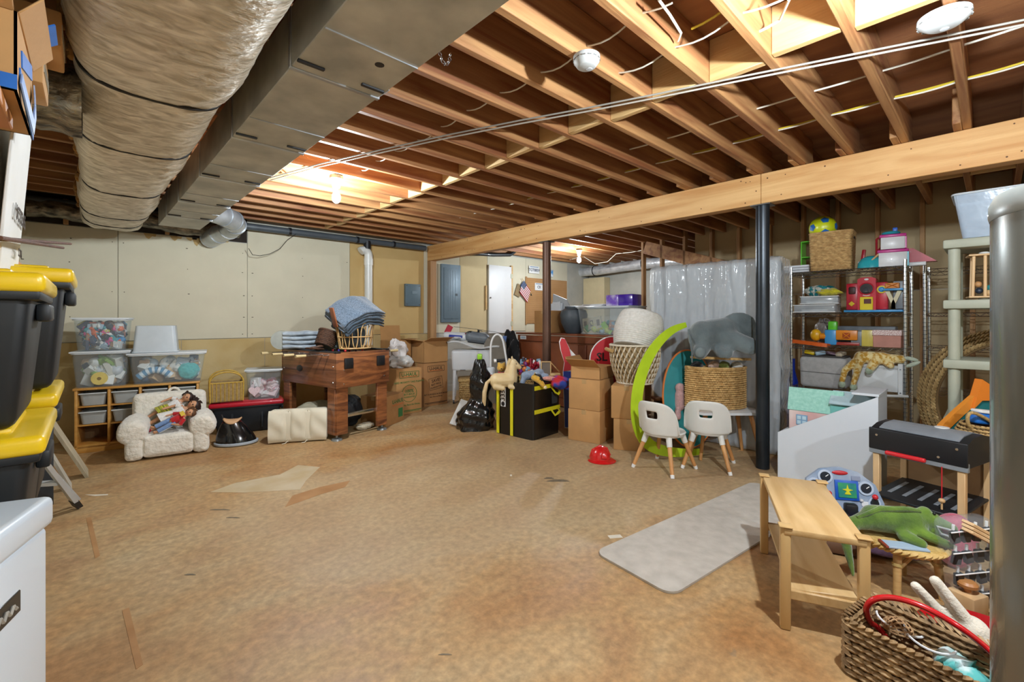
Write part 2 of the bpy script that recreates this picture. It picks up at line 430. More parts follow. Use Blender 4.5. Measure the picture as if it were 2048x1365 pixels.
MB().rbox((0, 0, 0), (.04, L, .2), .003, 1, None).build('stringer', WD, SW).matrix_world = Matrix.Translation((p + q) / 2) @ Matrix.Rotation(math.atan2(dv.z, dv.y) , 4, 'X') if False else Matrix.Translation((p + q) / 2 + Vector((.045, 0, 0))) @ Euler((math.atan2(-dv.z, -dv.y), 0, 0)).to_matrix().to_4x4()
# fix the backing's far end: open studs beyond Y = 3.2
SW.data.transform(Matrix.Translation((0, -.1, 0)))

# steel columns
def column(y, label, m):
    t = thing('support_column', label, 'column', (4.27, y, 0))
    t['kind'] = 'structure'
    MB().lathe([(.054, .0), (.054, 2.285)], 28).build('shaft', m, t)
    MB().rbox((0, 0, 2.284), (.14, .16, .010), .002, 1).build('cap_plate', STEEL, t)
column(1.375, 'black steel pipe column beside the wrapped mattress', mat('#24282d', .32, .6, hex2='#3b4147', scale=6, st=(1, 1, .3)))
column(3.92, 'rust brown steel pipe column in front of the wooden dresser', mat('#4d3427', .45, .3, hex2='#6a4a38', scale=5, st=(1, 1, .4)))

# ================================================================== CEILING SERVICES
# galvanised trunk duct in sections
GALV = mat('#a2a49e', .5, .2, hex2='#c9c9c0', scale=5, detail=8, bump=.05, bscale=30)
GALV2 = mat('#a3a9af', .3, .6, hex2='#ced4d9', scale=6, detail=6)
td = thing('trunk_duct', 'flat galvanised sheet metal trunk duct under the joists', 'duct', (.765, 0, 2.27), math.radians(.8))
yy = -.6; secs = [1.35, 1.1, .92, .9, .9, .72, .62]
for i, s_ in enumerate(secs):
    MB().rbox((0, yy + s_ / 2, .115), (.36, s_ - .006, .23), .003, 1).build('duct_section', GALV, td)
    yy += s_
    if i < len(secs) - 1:
        MB().rbox((0, yy, .112), (.372, .022, .236), .003, 1).build('drive_cleat', GALV2, td)
        b = MB(); b.rbox((-.13, yy - .075, -.004), (.10, .016, .010), .002, 1); b.build('hanger_tab', BLACK, td)
        b = MB(); b.rbox((.12, yy - .075, -.004), (.10, .016, .010), .002, 1); b.build('hanger_tab', BLACK, td)
        MB().rbox((0, yy - .33, -.0015), (.355, .006, .006), .001, 1).build('bead', GALV2, td)
MB().cyl((.06, 1.6, -.001), (.06, 1.6, .001), .018, n=14).build('test_hole', BLACK, td)
# foil wrapped duct
FOIL = mat('#b3a893', .45, .25, hex2='#f6efe0', scale=3.4, st=(3, 7, 3), detail=12, dist=.9, bump=1.0, bscale=9)
FOILK = mat('#34322e', .28, .55, hex2='#a39a86', scale=6, st=(2, 6, 3), detail=8, bump=.8, bscale=12)
INS = mat('#a8793a', .95, hex2='#6b4a24', scale=18, bump=.8, bscale=60)
def bulge(y): return 1 + .035 * math.sin(y * 4.1) + .02 * math.sin(y * 9.3 + 1)
def wrap_sec(a, wx, wz, k=3.2):
    c, s_ = math.cos(a), math.sin(a)
    return (wx * math.copysign(abs(c) ** (2 / k), c), wz * math.copysign(abs(s_) ** (2 / k), s_))
wd = thing('wrapped_duct', 'bulky foil and fibreglass wrapped supply duct beside the metal trunk', 'duct', (.215, 0, 2.335), math.radians(.6))
random.seed(11)
Y0, Y1, NY, NA = -.6, 6.0, 150, 44
jit = [[random.uniform(-1, 1) for _ in range(NA)] for _ in range(NY)]
def wp(i, j):
    y = Y0 + (Y1 - Y0) * j / (NY - 1); a = 2 * PI * i / NA
    g = bulge(y); strap = min(abs(y - s) for s in (.9, 2.33, 3.15, 4.3, 5.3, 5.85)); g *= 1 - .05 * math.exp(-(strap / .05) ** 2)
    wid = .25 if y < 3.2 else .238
    x, z = wrap_sec(a, wid * g, .155 * g)
    k = .0035 * jit[j][i] + .006 * math.sin(a * 9 + y * 30) * (.4 + .6 * math.sin(y * 2.3) ** 2)
    return (x * (1 + k * 3), y, z + k)
MB().grid(wp, NA, NY, True).build('foil_jacket', FOIL, wd, smooth=60)
for s in (.9, 2.33, 3.15, 4.3, 5.3, 5.85):
    wid = .241 if s < 3.2 else .23
    path = [(x, s, z) for x, z in [wrap_sec(2 * PI * i / 40, wid * bulge(s), .149 * bulge(s)) for i in range(40)]]
    MB().tube(path, .007, 5, True).build('strap', BLACK, wd)
ti = MB(); random.seed(4)   # torn yellow-brown insulation along the upper left edge
for k in range(90):
    y = random.uniform(1.3, 5.9); ti.ell((-(.25 if y < 3.2 else .238) * bulge(y) + random.uniform(-.012, .004), y, random.uniform(-.02, .06)), (.018, random.uniform(.02, .06), random.uniform(.02, .045)), 6, 4)
ti.build('torn_insulation', INS, wd, kind='stuff')
# branch duct to the left
br = thing('branch_duct', 'short wrapped branch duct leaving the big wrapped duct to the left', 'duct', (-.03, 2.62, 2.20))
def bp_(i, j):
    x = -.47 * j / 15; a = 2 * PI * i / 28; r = .135 * (1 + .05 * math.sin(j * 1.9) + .03 * math.sin(a * 7 + j))
    return (x, r * 1.25 * math.cos(a), r * math.sin(a) + .05 * j / 15)
MB().grid(bp_, 28, 16, True).build('foil_jacket', FOILK, br, smooth=60)
# dark flexible duct over the far wall's cut edge
fd = thing('flexible_duct', 'black and foil flexible duct lying above the cut drywall', 'duct', (0, YF - .11, 2.40))
pa = [(XL + .06 + i * .06, .012 * math.sin(i), .02 * math.sin(i * .5)) for i in range(32)]
MB().tube(pa, [.088 * (1 + .06 * math.sin(i * 2.4)) for i in range(32)], 14).build('jacket', FOILK, fd)
# round galvanised elbow
el = thing('round_duct_elbow', 'shiny round galvanised elbow between trunk duct and far wall', 'duct')
c0 = Vector((.93, 5.55, 2.40)); 
path = [c0 + Vector((-.06, -.1, 0)), c0 + Vector((.10, .07, 0)), c0 + Vector((.22, .22, -.01)), c0 + Vector((.27, .36, -.03)), c0 + Vector((.24, .56, -.06)), c0 + Vector((.18, .78, -.09)), c0 + Vector((.14, 1.06, -.11))]
for i in range(len(path) - 1):
    e = MB().tube([path[i], path[i + 1]], .105 + .003 * (i % 2), 24, cap=False); e.tube([path[i + 1] - (path[i + 1] - path[i]).normalized() * .01, path[i + 1] + (path[i + 1] - path[i]).normalized() * .01], .112, 24)
    e.build('elbow_segment', GALV2, el)
# black drain pipe and white PVC stack
dp = thing('drain_pipe', 'dark grey drain pipe running below the joists along the far wall', 'pipe', (0, YF - .12, 2.485))
MB().cyl((-.5, 0, .0), (4.1, 0, .0), .045, n=16).build('run', mat('#4a5157', .4, var=.08), dp)
for x in (1.95, 2.9, 3.5): MB().cyl((x, 0, 0), (x + .03, 0, 0), .052, n=16).build('coupling', BLACK, dp)
xp = atY(737, 560, YF - .1).x
MB().lathe([(.055, -.10), (.055, .02)], 16, Matrix.Translation((xp - .03, 0, -.02))).build('tee', BLACK, dp)
pv = thing('pvc_stack', 'white PVC waste pipe with an elbow on the far wall', 'pipe', (xp, YF - .10, 0))
MB().tube([(0, 0, .9), (0, 0, 2.2)], .06, 20).build('riser', mat('#dcdcd6', .3, var=.04), pv)
MB().tube([(0, 0, 2.19), (0, 0, 2.25)] + [(-.075 + .075 * math.cos(a), 0, 2.27 + .075 * math.sin(a)) for a in [k * PI / 12 for k in range(0, 10)]] , .062, 20).build('elbow', mat('#e2e2dc', .3, var=.04), pv)
for z in (1.32, 2.12): MB().tube([(0, 0, z), (0, 0, z + .10)], .068, 20).build('collar', mat('#e6e6e0', .3, var=.04), pv)
# short black trap pipe under the joists beyond the beam
tr = thing('trap_pipe', 'short black pipe with elbow under the joists behind the beam', 'pipe')
MB().tube([atY(945, 507, 6.3), atY(985, 510, 6.3), atY(1020, 510, 6.3), atY(1028, 505, 6.3), atY(1030, 485, 6.3)], .035, 12).build('run', BLACK, tr)
# flex duct of the far bay
fx = thing('flex_duct', 'silver foil flexible duct hung across the far concrete bay', 'duct')
P = [atX(1138, 545, XR - .25), atX(1160, 545, XR - .27), atX(1200, 541, XR - .3), atX(1250, 533, XR - .3), atX(1300, 527, XR - .3), atX(1365, 522, XR - .3), atX(1420, 522, XR - .3)]
pp = []
for i in range(len(P) - 1): pp += [P[i].lerp(P[i + 1], t / 8) for t in range(8)]
MB().tube(pp, [.105 * (1 + .05 * (k % 2) * (1 if k < 16 else .4)) for k in range(len(pp))], 16).build('foil_jacket', mat('#c3c7cb', .28, .4, hex2='#eceff2', scale=8, bump=.7, bscale=18), fx)
for k in (14, 30): MB().tube([pp[k] - Vector((0, .012, 0)), pp[k] + Vector((0, .012, 0))], .112, 16).build('strap', BLACK, fx)

# bulbs
def bulb(x, y, z, label, long=False):
    t = thing('bare_bulb', label, 'lamp', (x, y, z))
    MB().lathe([(.055, ZJ - z - .001), (.058, ZJ - z - .03), (.045, ZJ - z - .05), (.03, .075)], 20).build('lampholder', mat('#7e776c', .5), t)
    MB().lathe([(.014, .08), (.014, .05), (.022, .035), (.034, .005), (.036, -.02), (.028, -.045), (.012, -.058), (.0005, -.06)], 20).build('glass', BULBM, t)
BULBM = mat('#fff8ee', .3, var=.01, emit=26, clear=.5)
for (x, y, z, _), lb in zip(BULBS, ('bare lit bulb in a ceiling lampholder near the round duct elbow', 'bare lit bulb over the near right end of the room', 'bare lit bulb in the far concrete bay', 'added bare fill bulb behind the camera')):
    bulb(x, y, z, lb)
MB().lathe([(.06, -.05), (.05, .0)], 4)

# smoke detectors
WHP = plas('#b7b9b8', .5)
def detector(loc, r, h, label, rot=(0, 0, 0)):
    t = thing('smoke_detector', label, 'smoke detector', loc, rot=rot)
    MB().lathe([(r * .8, 0), (r, -.004), (r, -.014), (r * .96, -.018)], 32).build('base', WHP, t)
    MB().lathe([(r * .96, -.016), (r * .99, -.022), (r * .95, -h * .55), (r * .72, -h * .92), (r * .62, -h), (.001, -h)], 32).build('cover', WHP, t)
    s_ = MB()
    for k in range(14):
        a = 2 * PI * k / 14; s_.box((r * .985 * math.cos(a), r * .985 * math.sin(a), -.024), (.004, .016, .004), (0, 0, a))
    s_.build('vent_slots', mat('#7d7d7a', .6), t)
    MB().lathe([(.001, -h - .003), (.014, -h - .002), (.016, -h + .002)], 16, Matrix.Translation((r * .35, 0, 0))).build('test_button', mat('#b9bcbf', .4), t)
detector(fl(1173, 112, ZJ - .001), .063, .055, 'small white smoke detector under the joists near the middle of the room')
detector(fl(1888, 30, ZJ - .001), .085, .045, 'larger flat white smoke detector at the right over the beam')

# electric cables
WC = mat('#d8d2c2', .5, var=.05); YC = mat('#d3b92f', .5, var=.05); GC = mat('#8f8b82', .5, var=.05)
def cable(name, label, pts, r, m, group=None):
    o = MB().tube(pts, r, 6).build(name, m); return tag(o, label, 'cable', group)
main = [(540, 356), (640, 328), (760, 300), (900, 269), (1040, 241), (1170, 217), (1320, 187), (1480, 154), (1640, 122), (1800, 90), (1960, 58), (2048, 40)]
cable('grey_cable', 'long grey cable stapled diagonally under all the joists', [fl(x, y, 2.541) for x, y in main], .005, GC)
cable('grey_cable', 'second grey cable running close beside the long diagonal one', [fl(x, y + 5 + (x - 540) * .003, 2.541) for x, y in main], .005, mat('#a7a094', .5))
cable('grey_cable', 'thin grey cable along the edge of the metal trunk duct', [fl(x, y, 2.535) for x, y in ((545, 352), (600, 309), (660, 262), (720, 217), (778, 180))], .0045, GC)
def run(x, z, y0, y1, r, m, label, amp=.02, ph=0):
    pts = []; y = y0
    while y < y1:
        k = (y - JY[0]) / .312; s_ = abs(math.sin(PI * k)); pts.append((x + .012 * math.sin(y * 5 + ph), y, z - amp * s_)); y += .052
    return cable('wire_run', label, pts, r, m)
run(3.55, 2.640, -.5, 6.0, .006, YC, 'yellow cable threaded through the joists beside the beam', .006)
run(3.53, 2.628, -.5, 6.0, .005, WC, 'white cable just below the yellow ones beside the beam', .009, 1)
run(3.58, 2.652, -.5, 5.0, .005, YC, 'second yellow cable of the bundle beside the beam', .004, 2)
run(3.12, 2.645, -.5, 2.2, .0055, WC, 'white cable crossing the joists between blocking and beam', .004)
run(1.75, 2.63, .9, 4.0, .004, WC, 'white cable drooping between the joists toward the bulb', .035)
run(2.02, 2.60, -.3, 1.4, .0042, WC, 'white cable hanging in the bays near the small smoke detector', .03, 2)
run(2.02, 2.66, -.3, 1.0, .0055, YC, 'yellow cable passing through the blocking bays at the right', .03, 1)
cable('wire_loop', 'loose white wire looping to the far bay bulb', [atX(*q, 7.4) for q in ((1140, 520), (1165, 512), (1190, 528), (1215, 524), (1232, 508), (1262, 505), (1290, 500))], .006, WC)
cable('thin_wire', 'thin dark wire hanging from the drain pipe to the wall duct', [atY(*q, 6.5) for q in ((497, 497), (505, 510), (520, 512), (540, 508), (560, 498), (575, 480), (597, 465))], .004, BLACK)
for lb, q in (('loose white wire hanging from the joist at the top right', ((1318, 0), (1340, 30), (1362, 66), (1356, 82))), ('curved white wire at the joist near the large detector', ((1578, 0), (1560, 40), (1535, 55), (1508, 68)))):
    cable('thin_wire', lb, [fl(x, y, 2.60) for x, y in q], .006, WC)
# hook and chain at the duct edge
hc = thing('hanging_chain', 'short steel chain looped at the trunk duct edge', 'chain', fl(890, 105, 2.50))
for k in range(9):
    a = -PI + PI * k / 8
    MB().tube(arc((.028 * math.cos(a), 0, .05 * math.sin(a)), .008, 0, 2 * PI, 8, 'xz' if k % 2 else 'yz')[:-1], .0018, 5, True).build('link', CHROME, hc)
# ================================================================== generic things
def multi(name, pairs, parent=None, smooth=38, label=None, kind=None):
    """several surfaces of ONE object (material slots)"""
    v = []; f = []; mi = []; ms = []
    for b, m in pairs:
        o = len(v); v += b.v; f += [tuple(i + o for i in q) for q in b.f]
        if m not in ms: ms.append(m)
        mi += [ms.index(m)] * len(b.f)
    me = bpy.data.meshes.new(name); me.from_pydata(v, [], f); me.update()
    for m in ms: me.materials.append(m)
    me.polygons.foreach_set('material_index', mi)
    if smooth: me.shade_smooth(); me.set_sharp_from_angle(angle=math.radians(smooth))
    o = bpy.data.objects.new(name, me); C.objects.link(o)
    if parent is not None: o.parent = parent
    if label: o['label'] = label
    if kind: o['kind'] = kind
    return o
def frame_loc(corner, a, sx, sy):
    """centre of a box whose near corner stands at `corner`, faces along e=(cos a,sin a) and n=(-sin a,cos a)"""
    return Vector((corner[0] + math.cos(a) * sx / 2 - math.sin(a) * sy / 2, corner[1] + math.sin(a) * sx / 2 + math.cos(a) * sy / 2, corner[2] if len(corner) > 2 else 0))
INK = mat('#3a2b1d', .8, var=.05); GREEN = mat('#2f6b34', .8, var=.05); ORG = mat('#c9682c', .8, var=.05)
def carton(label, loc, size, rz=0, group=None, m=None, openf=None, cat='box', name='cardboard_box'):
    sx, sy, sz = size; m = m or CARD
    t = thing(name, label, cat, loc, rz, group)
    if not openf:
        MB().rbox((0, 0, sz / 2), size, .006, 2).build('body', m, t)
        MB().box((0, 0, sz + .0008), (sx * .998, .05, .0012)).build('tape', TAPE, t)
        b = MB(); b.box((-sx / 2 - .0006, 0, sz * .93), (.001, .05, sz * .14)); b.build('tape', TAPE, t)
    else:
        b = MB(); th = .006
        b.box((0, 0, th / 2), (sx, sy, th))
        for c, d in (((-sx / 2 + th / 2, 0, sz / 2), (th, sy, sz)), ((sx / 2 - th / 2, 0, sz / 2), (th, sy, sz)), ((0, -sy / 2 + th / 2, sz / 2), (sx, th, sz)), ((0, sy / 2 - th / 2, sz / 2), (sx, th, sz))): b.box(c, d)
        b.build('body', m, t)
        for side, ang, ln in openf:
            f = MB(); f.rbox((0, ln / 2, 0), ((sx if side in 'fb' else sy) - .01, ln, .005), .002, 1)
            o = f.build('flap', m, t)
            R = {'f': 0, 'b': PI, 'l': -PI / 2, 'r': PI / 2}[side]   # outward direction of local +y
            px_, py_ = {'f': (0, -sy / 2), 'b': (0, sy / 2), 'l': (-sx / 2, 0), 'r': (sx / 2, 0)}[side]
            zr = {'f': PI, 'b': 0, 'l': PI / 2, 'r': -PI / 2}[side]
            o.matrix_local = Matrix.Translation((px_, py_, sz)) @ Matrix.Rotation(zr, 4, 'Z') @ Matrix.Rotation(ang, 4, 'X')
    return t
def shell(b, sx, sy, h, th=.004, taper=.88, z0=0, r=.03, n=5):
    """open-topped thin-walled rounded box"""
    def ring(k, z, ins):
        pts = []
        hx, hy = sx / 2 * k - ins, sy / 2 * k - ins
        for q, (cx, cy) in enumerate(((1, 1), (-1, 1), (-1, -1), (1, -1))):
            for i in range(n):
                a = PI / 2 * q + PI / 2 * i / (n - 1)
                pts.append((cx * (hx - r) + r * math.cos(a), cy * (hy - r) + r * math.sin(a), z))
        return pts
    R = [ring(taper, z0, 0), ring(1, z0 + h, 0), ring(1, z0 + h, th), ring(taper, z0 + th, th)]
    k = 4 * n; vs = sum(R, []); fs = [tuple(range(k - 1, -1, -1))]
    for q in range(3):
        for i in range(k): fs.append((q * k + i, q * k + (i + 1) % k, (q + 1) * k + (i + 1) % k, (q + 1) * k + i))
    fs.append(tuple(range(3 * k, 4 * k)))
    return b.add(vs, fs)
def clear_bin(label, loc, size, rz=0, lid=True, group=None, flip=False, m=None, lidm=None, name='clear_storage_bin'):
    sx, sy, h = size; m = m or CLEAR
    t = thing(name, label, 'storage bin', loc, rz, group)
    b = MB(); shell(b, sx, sy, h)
    if flip: b.v = [(x, y, h - z) for x, y, z in b.v]; b.f = [tuple(reversed(f)) for f in b.f]
    b.build('body', m, t)
    zr = 0 if flip else h
    rim = MB(); P = []
    for q, (cx, cy) in enumerate(((1, 1), (-1, 1), (-1, -1), (1, -1))):
        for i in range(4):
            a = PI / 2 * q + PI / 2 * i / 3; P.append((cx * (sx / 2 - .03) + .034 * math.cos(a), cy * (sy / 2 - .03) + .034 * math.sin(a), zr + (.006 if flip else -.006)))
    rim.tube(P, .007, 6, True).build('rim', lidm or mat('#dfe6ea', .25, var=.03, clear=.3), t)
    if lid: MB().rbox((0, 0, h + .008), (sx + .03, sy + .03, .016), .006, 2).build('lid', lidm or mat('#e4e9ec', .3, var=.03, clear=.2), t)
    return t
def tote(label, loc, size, rz, lm, bm_=None, group=None, lines=True):
    sx, sy, h = size; bm_ = bm_ or BLACK
    t = thing('storage_tote', label, 'storage tote', loc, rz, group)
    MB().rbox((0, 0, (h - .03) / 2), (sx - .05, sy - .05, h - .03), .025, 3, taper=.84).build('body', bm_, t)
    MB().rbox((0, 0, h - .055), (sx - .02, sy - .02, .03), .008, 2).build('rim', bm_, t)
    MB().rbox((0, 0, h - .025), (sx, sy, .05), .016, 3).build('lid', lm, t)
    MB().rbox((0, 0, h + .002), (sx * .72, sy * .66, .022), .010, 2).build('lid_ridge', lm, t)
    for s in (-1, 1):
        MB().rbox((s * (sx / 2 - .015), 0, h - .10), (.03, sy * .32, .05), .008, 2).build('handle', bm_, t)
        if lines:
            MB().rbox((s * sx * .2, -sy / 2 + .034, h * .48), (.03, .014, h * .7), .006, 1, (math.radians(-5.5), 0, 0)).build('rib', bm_, t)
    return t
def jumble(name, label, cat, parent_loc, size, rz, cols, n, seed, smin=.03, smax=.09, group=None):
    """an uncountable heap of small toys filling a bin: one object, several colours"""
    random.seed(seed); sx, sy, sz = size; L = {}
    for k in range(n):
        c = random.choice(cols); b = L.setdefault(c, MB())
        e = random.random()
        side = random.choice((0, 0, 0, 1, 1, 2))
        s1 = random.uniform(smin, smax); mx, my = max(.002, sx / 2 - s1 * .5), max(.002, sy / 2 - s1 * .5)
        z = s1 * .4 + random.uniform(0, 1) * (sz - s1 * .6); tk = .88 + .12 * z / sz
        x, y = random.uniform(-mx, mx), random.uniform(-my, my)
        if side == 0: y = -my * tk + random.uniform(0, .02)
        if side == 1: x = random.choice((-1, 1)) * mx * tk
        rot = (random.uniform(0, 6), random.uniform(0, 6), random.uniform(0, 6))
        s1x = s1
        if e < .45: b.rbox((x, y, z), (s1x, s1x * random.uniform(.5, 1.0), s1x * random.uniform(.15, .6)), .003, 1, rot)
        elif e < .75: b.ell((x, y, z), (s1x * .5, s1x * random.uniform(.3, .5), s1x * random.uniform(.2, .5)), 8, 6, rot)
        else:
            v = Vector((random.uniform(-1, 1), random.uniform(-.3, .3), random.uniform(-.6, .6))).normalized() * s1x * .7
            b.cyl(Vector((x, y, z)) - v * .5, Vector((x, y, z)) + v * .5, s1x * .12, n=8)
    o = multi(name, [(b, plas(c)) for c, b in L.items()], kind='stuff')
    o.location = parent_loc; o.rotation_euler = (0, 0, rz)
    return tag(o, label, cat, group)
# woven walls: rows of little padded strands, alternate rows offset
def puff(b, c, t, up, nn, ln, ht, th):
    c, t, up, nn = Vector(c), Vector(t), Vector(up), Vector(nn); o = len(b.v)
    for i, (k, s) in enumerate(((-.5, .35), (-.22, .9), (.22, .9), (.5, .35))):
        p = c + t * ln * k; 
        for a, d in ((1, 0), (0, 1), (-1, 0), (0, -1)): b.v.append(tuple(p + up * (a * ht / 2 * s) + nn * (d * th / 2 * s)))
    for i in range(3):
        for j in range(4): b.f.append((o + i * 4 + j, o + i * 4 + (j + 1) % 4, o + i * 4 + 4 + (j + 1) % 4, o + i * 4 + 4 + j))
    b.f.append((o + 3, o + 2, o + 1, o)); b.f.append((o + 12, o + 13, o + 14, o + 15))
def rrect(hx, hy, r=.04):
    segs = []; 
    L = [2 * (hy - r), PI / 2 * r, 2 * (hx - r), PI / 2 * r] * 2; T = sum(L)
    def f(s):
        d = (s % 1) * T
        for q in range(8):
            if d <= L[q] or q == 7: break
            d -= L[q]
        k = q // 2; a0 = k * PI / 2
        rot = lambda x, y: (x * math.cos(a0) - y * math.sin(a0), x * math.sin(a0) + y * math.cos(a0))
        A, B = ((hx, hy) if k % 2 == 0 else (hy, hx))
        if q % 2 == 0: p, n_ = (A, -B + r + d), (1, 0)
        else:
            a = d / r; p, n_ = (A - r + r * math.cos(a), B - r + r * math.sin(a)), (math.cos(a), math.sin(a))
        return Vector((*rot(*p), 0)), Vector((*rot(*n_), 0))
    return f, T
def circ(rx, ry=None):
    ry = ry or rx
    def f(s):
        a = 2 * PI * s; return Vector((rx * math.cos(a), ry * math.sin(a), 0)), Vector((math.cos(a) / rx, math.sin(a) / ry, 0)).normalized()
    return f, 2 * PI * math.sqrt((rx * rx + ry * ry) / 2)
def half_round(rx, ry):
    """flat back at +y, round front"""
    def f(s):
        s %= 1
        if s < .36: x = -rx + 2 * rx * s / .36; return Vector((-x, ry * .5, 0)), Vector((0, 1, 0))
        a = PI + PI * (s - .36) / .64; return Vector((rx * math.cos(a), ry * .5 + ry * 1.0 * math.sin(a), 0)), Vector((math.cos(a), math.sin(a), 0))
    return f, 2 * rx + PI * (rx + ry) / 2
def weave(fn, h, rows, n, th=.012, z0=0, tp=lambda k: 1, fill=1.15, seed=1):
    f, T = fn; b = MB(); rnd = random.Random(seed)
    for r in range(rows):
        k = (r + .5) / rows; s_ = tp(k)
        for c in range(n):
            p, nn = f((c + .5 * (r % 2)) / n); p2, _ = f((c + .5 * (r % 2) + .02) / n)
            t = (p2 - p).normalized(); p = p * s_
            puff(b, (p.x, p.y, z0 + h * k + rnd.uniform(-.08, .08) * h / rows), t, (0, 0, 1), nn, T * s_ / n * fill, h / rows * 1.12, th)
    return b
def liner(fn, h, z0=0, tp=lambda k: 1, n=48, ins=.004):
    f, T = fn; b = MB()
    def g(i, j):
        p, nn = f(i / n); k = j / 4; p = p * tp(k) - nn * ins; return (p.x, p.y, z0 + h * k)
    b.grid(g, n, 5, True); b.f.append(tuple(range(n - 1, -1, -1)))
    return b
def rim_of(fn, z, r, tp=1, n=48, tw=0):
    f, T = fn; b = MB()
    if not tw: return b.tube([tuple(f(i / n)[0] * tp + Vector((0, 0, z))) for i in range(n)], r, 8, True)
    for i in range(n):
        p, nn = f(i / n); q, _ = f((i + .3) / n); t = (q - p).normalized()
        puff(b, (p.x * tp, p.y * tp, z), (t + Vector((0, 0, .55)) + nn * .3).normalized(), Vector((0, 0, 1)), nn, T / n * 1.9, r * 2, r * 2.2)
    return b

# ================================================================== LEFT SIDE
YEL = plas('#e0bb12', .35, .25); TBLK = mat('#0c1216', .5, var=.06, scale=8)
ap = thing('wooden_pallet', 'low wooden pallet under the black totes behind the chest freezer', 'pallet', (-.36, 2.2, 0))
for k in range(5): MB().rbox((0, -.5 + .25 * k, .165), (.34, .2, .025), .003, 1).build('plank', WDP, ap)
for x in (-.17, .17): MB().rbox((x, 0, .076), (.06, 1.2, .15), .003, 1).build('plank', WD, ap)
zA = [.182, .606, 1.017]
for i, z in enumerate(zA):
    tote(['black tote with yellow lid lowest in the near stack by the freezer', 'black tote with yellow lid in the middle of the near stack above the freezer', 'black tote with yellow lid on top of the near stack'][i], (-.315 if i else -.365, 1.90, z), (.46 if i else .36, .52, .40 if i else .42), 0, YEL, TBLK, 'yellow lidded totes')
zB = [.182, .645, 1.055]
for i, z in enumerate(zB):
    tote(['black tote with yellow lid lowest in the farther stack', 'black tote with yellow lid in the middle of the farther stack', 'black tote with yellow lid on top of the farther stack behind the near one'][i], (-.315 + (.04 if i == 2 else 0) - (.07 if i == 0 else 0), 2.44, z), (.46 if i else .31, .50, (.455, .40, .42)[i]), 0, YEL, TBLK, 'yellow lidded totes')
# chest freezer
FZ = mat('#c9d4dd', .28, var=.02, scale=4, coat=.4)
az = math.radians(-17.8)
fz = thing('chest_freezer', 'white chest freezer with a thick lid in the near left corner', 'freezer')
fz.location = (-.07 - .27 * math.cos(az) + .40 * math.sin(az), 1.535 - .27 * math.sin(az) - .40 * math.cos(az), 0); fz.rotation_euler = (0, 0, az)
MB().rbox((0, 0, .42), (.53, .79, .78), .012, 3).build('cabinet', FZ, fz)
MB().rbox((0, 0, .845), (.55, .81, .07), .016, 3).build('lid', FZ, fz)
MB().rbox((0, 0, .806), (.50, .76, .012), .003, 1).build('gasket', mat('#4b5054', .7), fz)
MB().rbox((.2655, .20, .70), (.004, .15, .046), .0015, 1).build('badge', mat('#33302c', .3, .4), fz)
MB().tube([(.2685, .145 + .11 * k / 24, .698 + .010 * math.sin(k * 1.25) * (1 - k / 50)) for k in range(25)], .0042, 5).build('script_mark', mat('#9a968c', .4), fz)
# storage rack with high shelves on the left wall and its cartons
rk = thing('storage_rack', 'plain wooden rack with high shelves along the left wall', 'rack', (-.55, 0, 0))
for y in (1.74, 2.9):
    MB().rbox((.035, y, 1.27), (.05, .05, 2.5), .003, 1).build('post', WDV, rk)
SHF = mat('#a4622c', .6, hex2='#c07d40', st=(10, 1, 10), scale=1.2)
MB().rbox((.20, 1.58, 1.825), (.39, .44, .035), .003, 1).build('shelf', SHF, rk)
MB().rbox((.18, 2.30, 1.50), (.34, 1.24, .035), .003, 1).build('shelf', SHF, rk)
b1 = carton('open cardboard box patched with blue tape on the top rack shelf', (-.34, 1.77, 1.8435), (.42, .36, .19), 0, None, CARD, [('b', .9, .10), ('r', .9, .07), ('f', .5, .10)])
BLU = mat('#2466b8', .5, var=.08, scale=20)
for (p, sz_, r) in (((.2115, .02, .14), (.003, .26, .04), (.25, 0, 0)), ((.2115, .02, .03), (.003, .34, .04), (-.12, 0, 0)), ((.0, -.1815, .02), (.42, .003, .035), (0, 0, 0)), ((.08, -.21, .27), (.26, .003, .07), (.5, 0, 0)), ((.235, .04, .235), (.004, .12, .08), (0, .9, 0))):
    MB().box(p, sz_, r).build('blue_tape', BLU, b1, label='blue painter tape')
MB().band([(.215, -.16, .04), (.228, -.05, -.04), (.222, .10, .05), (.216, .17, .13)], .04, .003, Vector((1, 0, 0))).build('blue_tape', mat('#b9c9e0', .5, hex2='#2466b8', scale=9), b1)
for i, (x, y, z, s_, lb) in enumerate(((-.31, 2.12, 2.03, (.40, .22, .12), 'small tan cardboard box behind the taped box near the joists'), (-.34, 2.12, 2.16, (.54, .22, .11), 'clear taped cardboard box stacked on the small tan one at the joists'))):
    q = carton(lb, (x, y, z), s_, .0)
    MB().box((s_[0] / 2 + .001, 0, s_[2] * .5), (.002, s_[1] * .9, .04)).build('clear_tape', mat('#cfc6b2', .15, clear=.3), q)
pb = carton('large white printed carton with a long open flap under the small boxes', (-.355, 2.20, 1.519), (.30, .44, .50), 0, None, mat('#d9d5ca', .7, var=.04, scale=5))
f = MB().rbox((.172, -.02, .17), (.008, .42, .53), .002, 1, (0, math.radians(4), 0)).build('hanging_flap', mat('#d5d3cc', .7, hex2='#e2e2de', scale=3), pb)
text(f, 'UCTS365', (.180, .04, .12), .07, INK, rot=(PI / 2, 0, PI / 2)); text(f, '.COM', (.178, .04, -.0), .04, INK, rot=(PI / 2, 0, PI / 2))
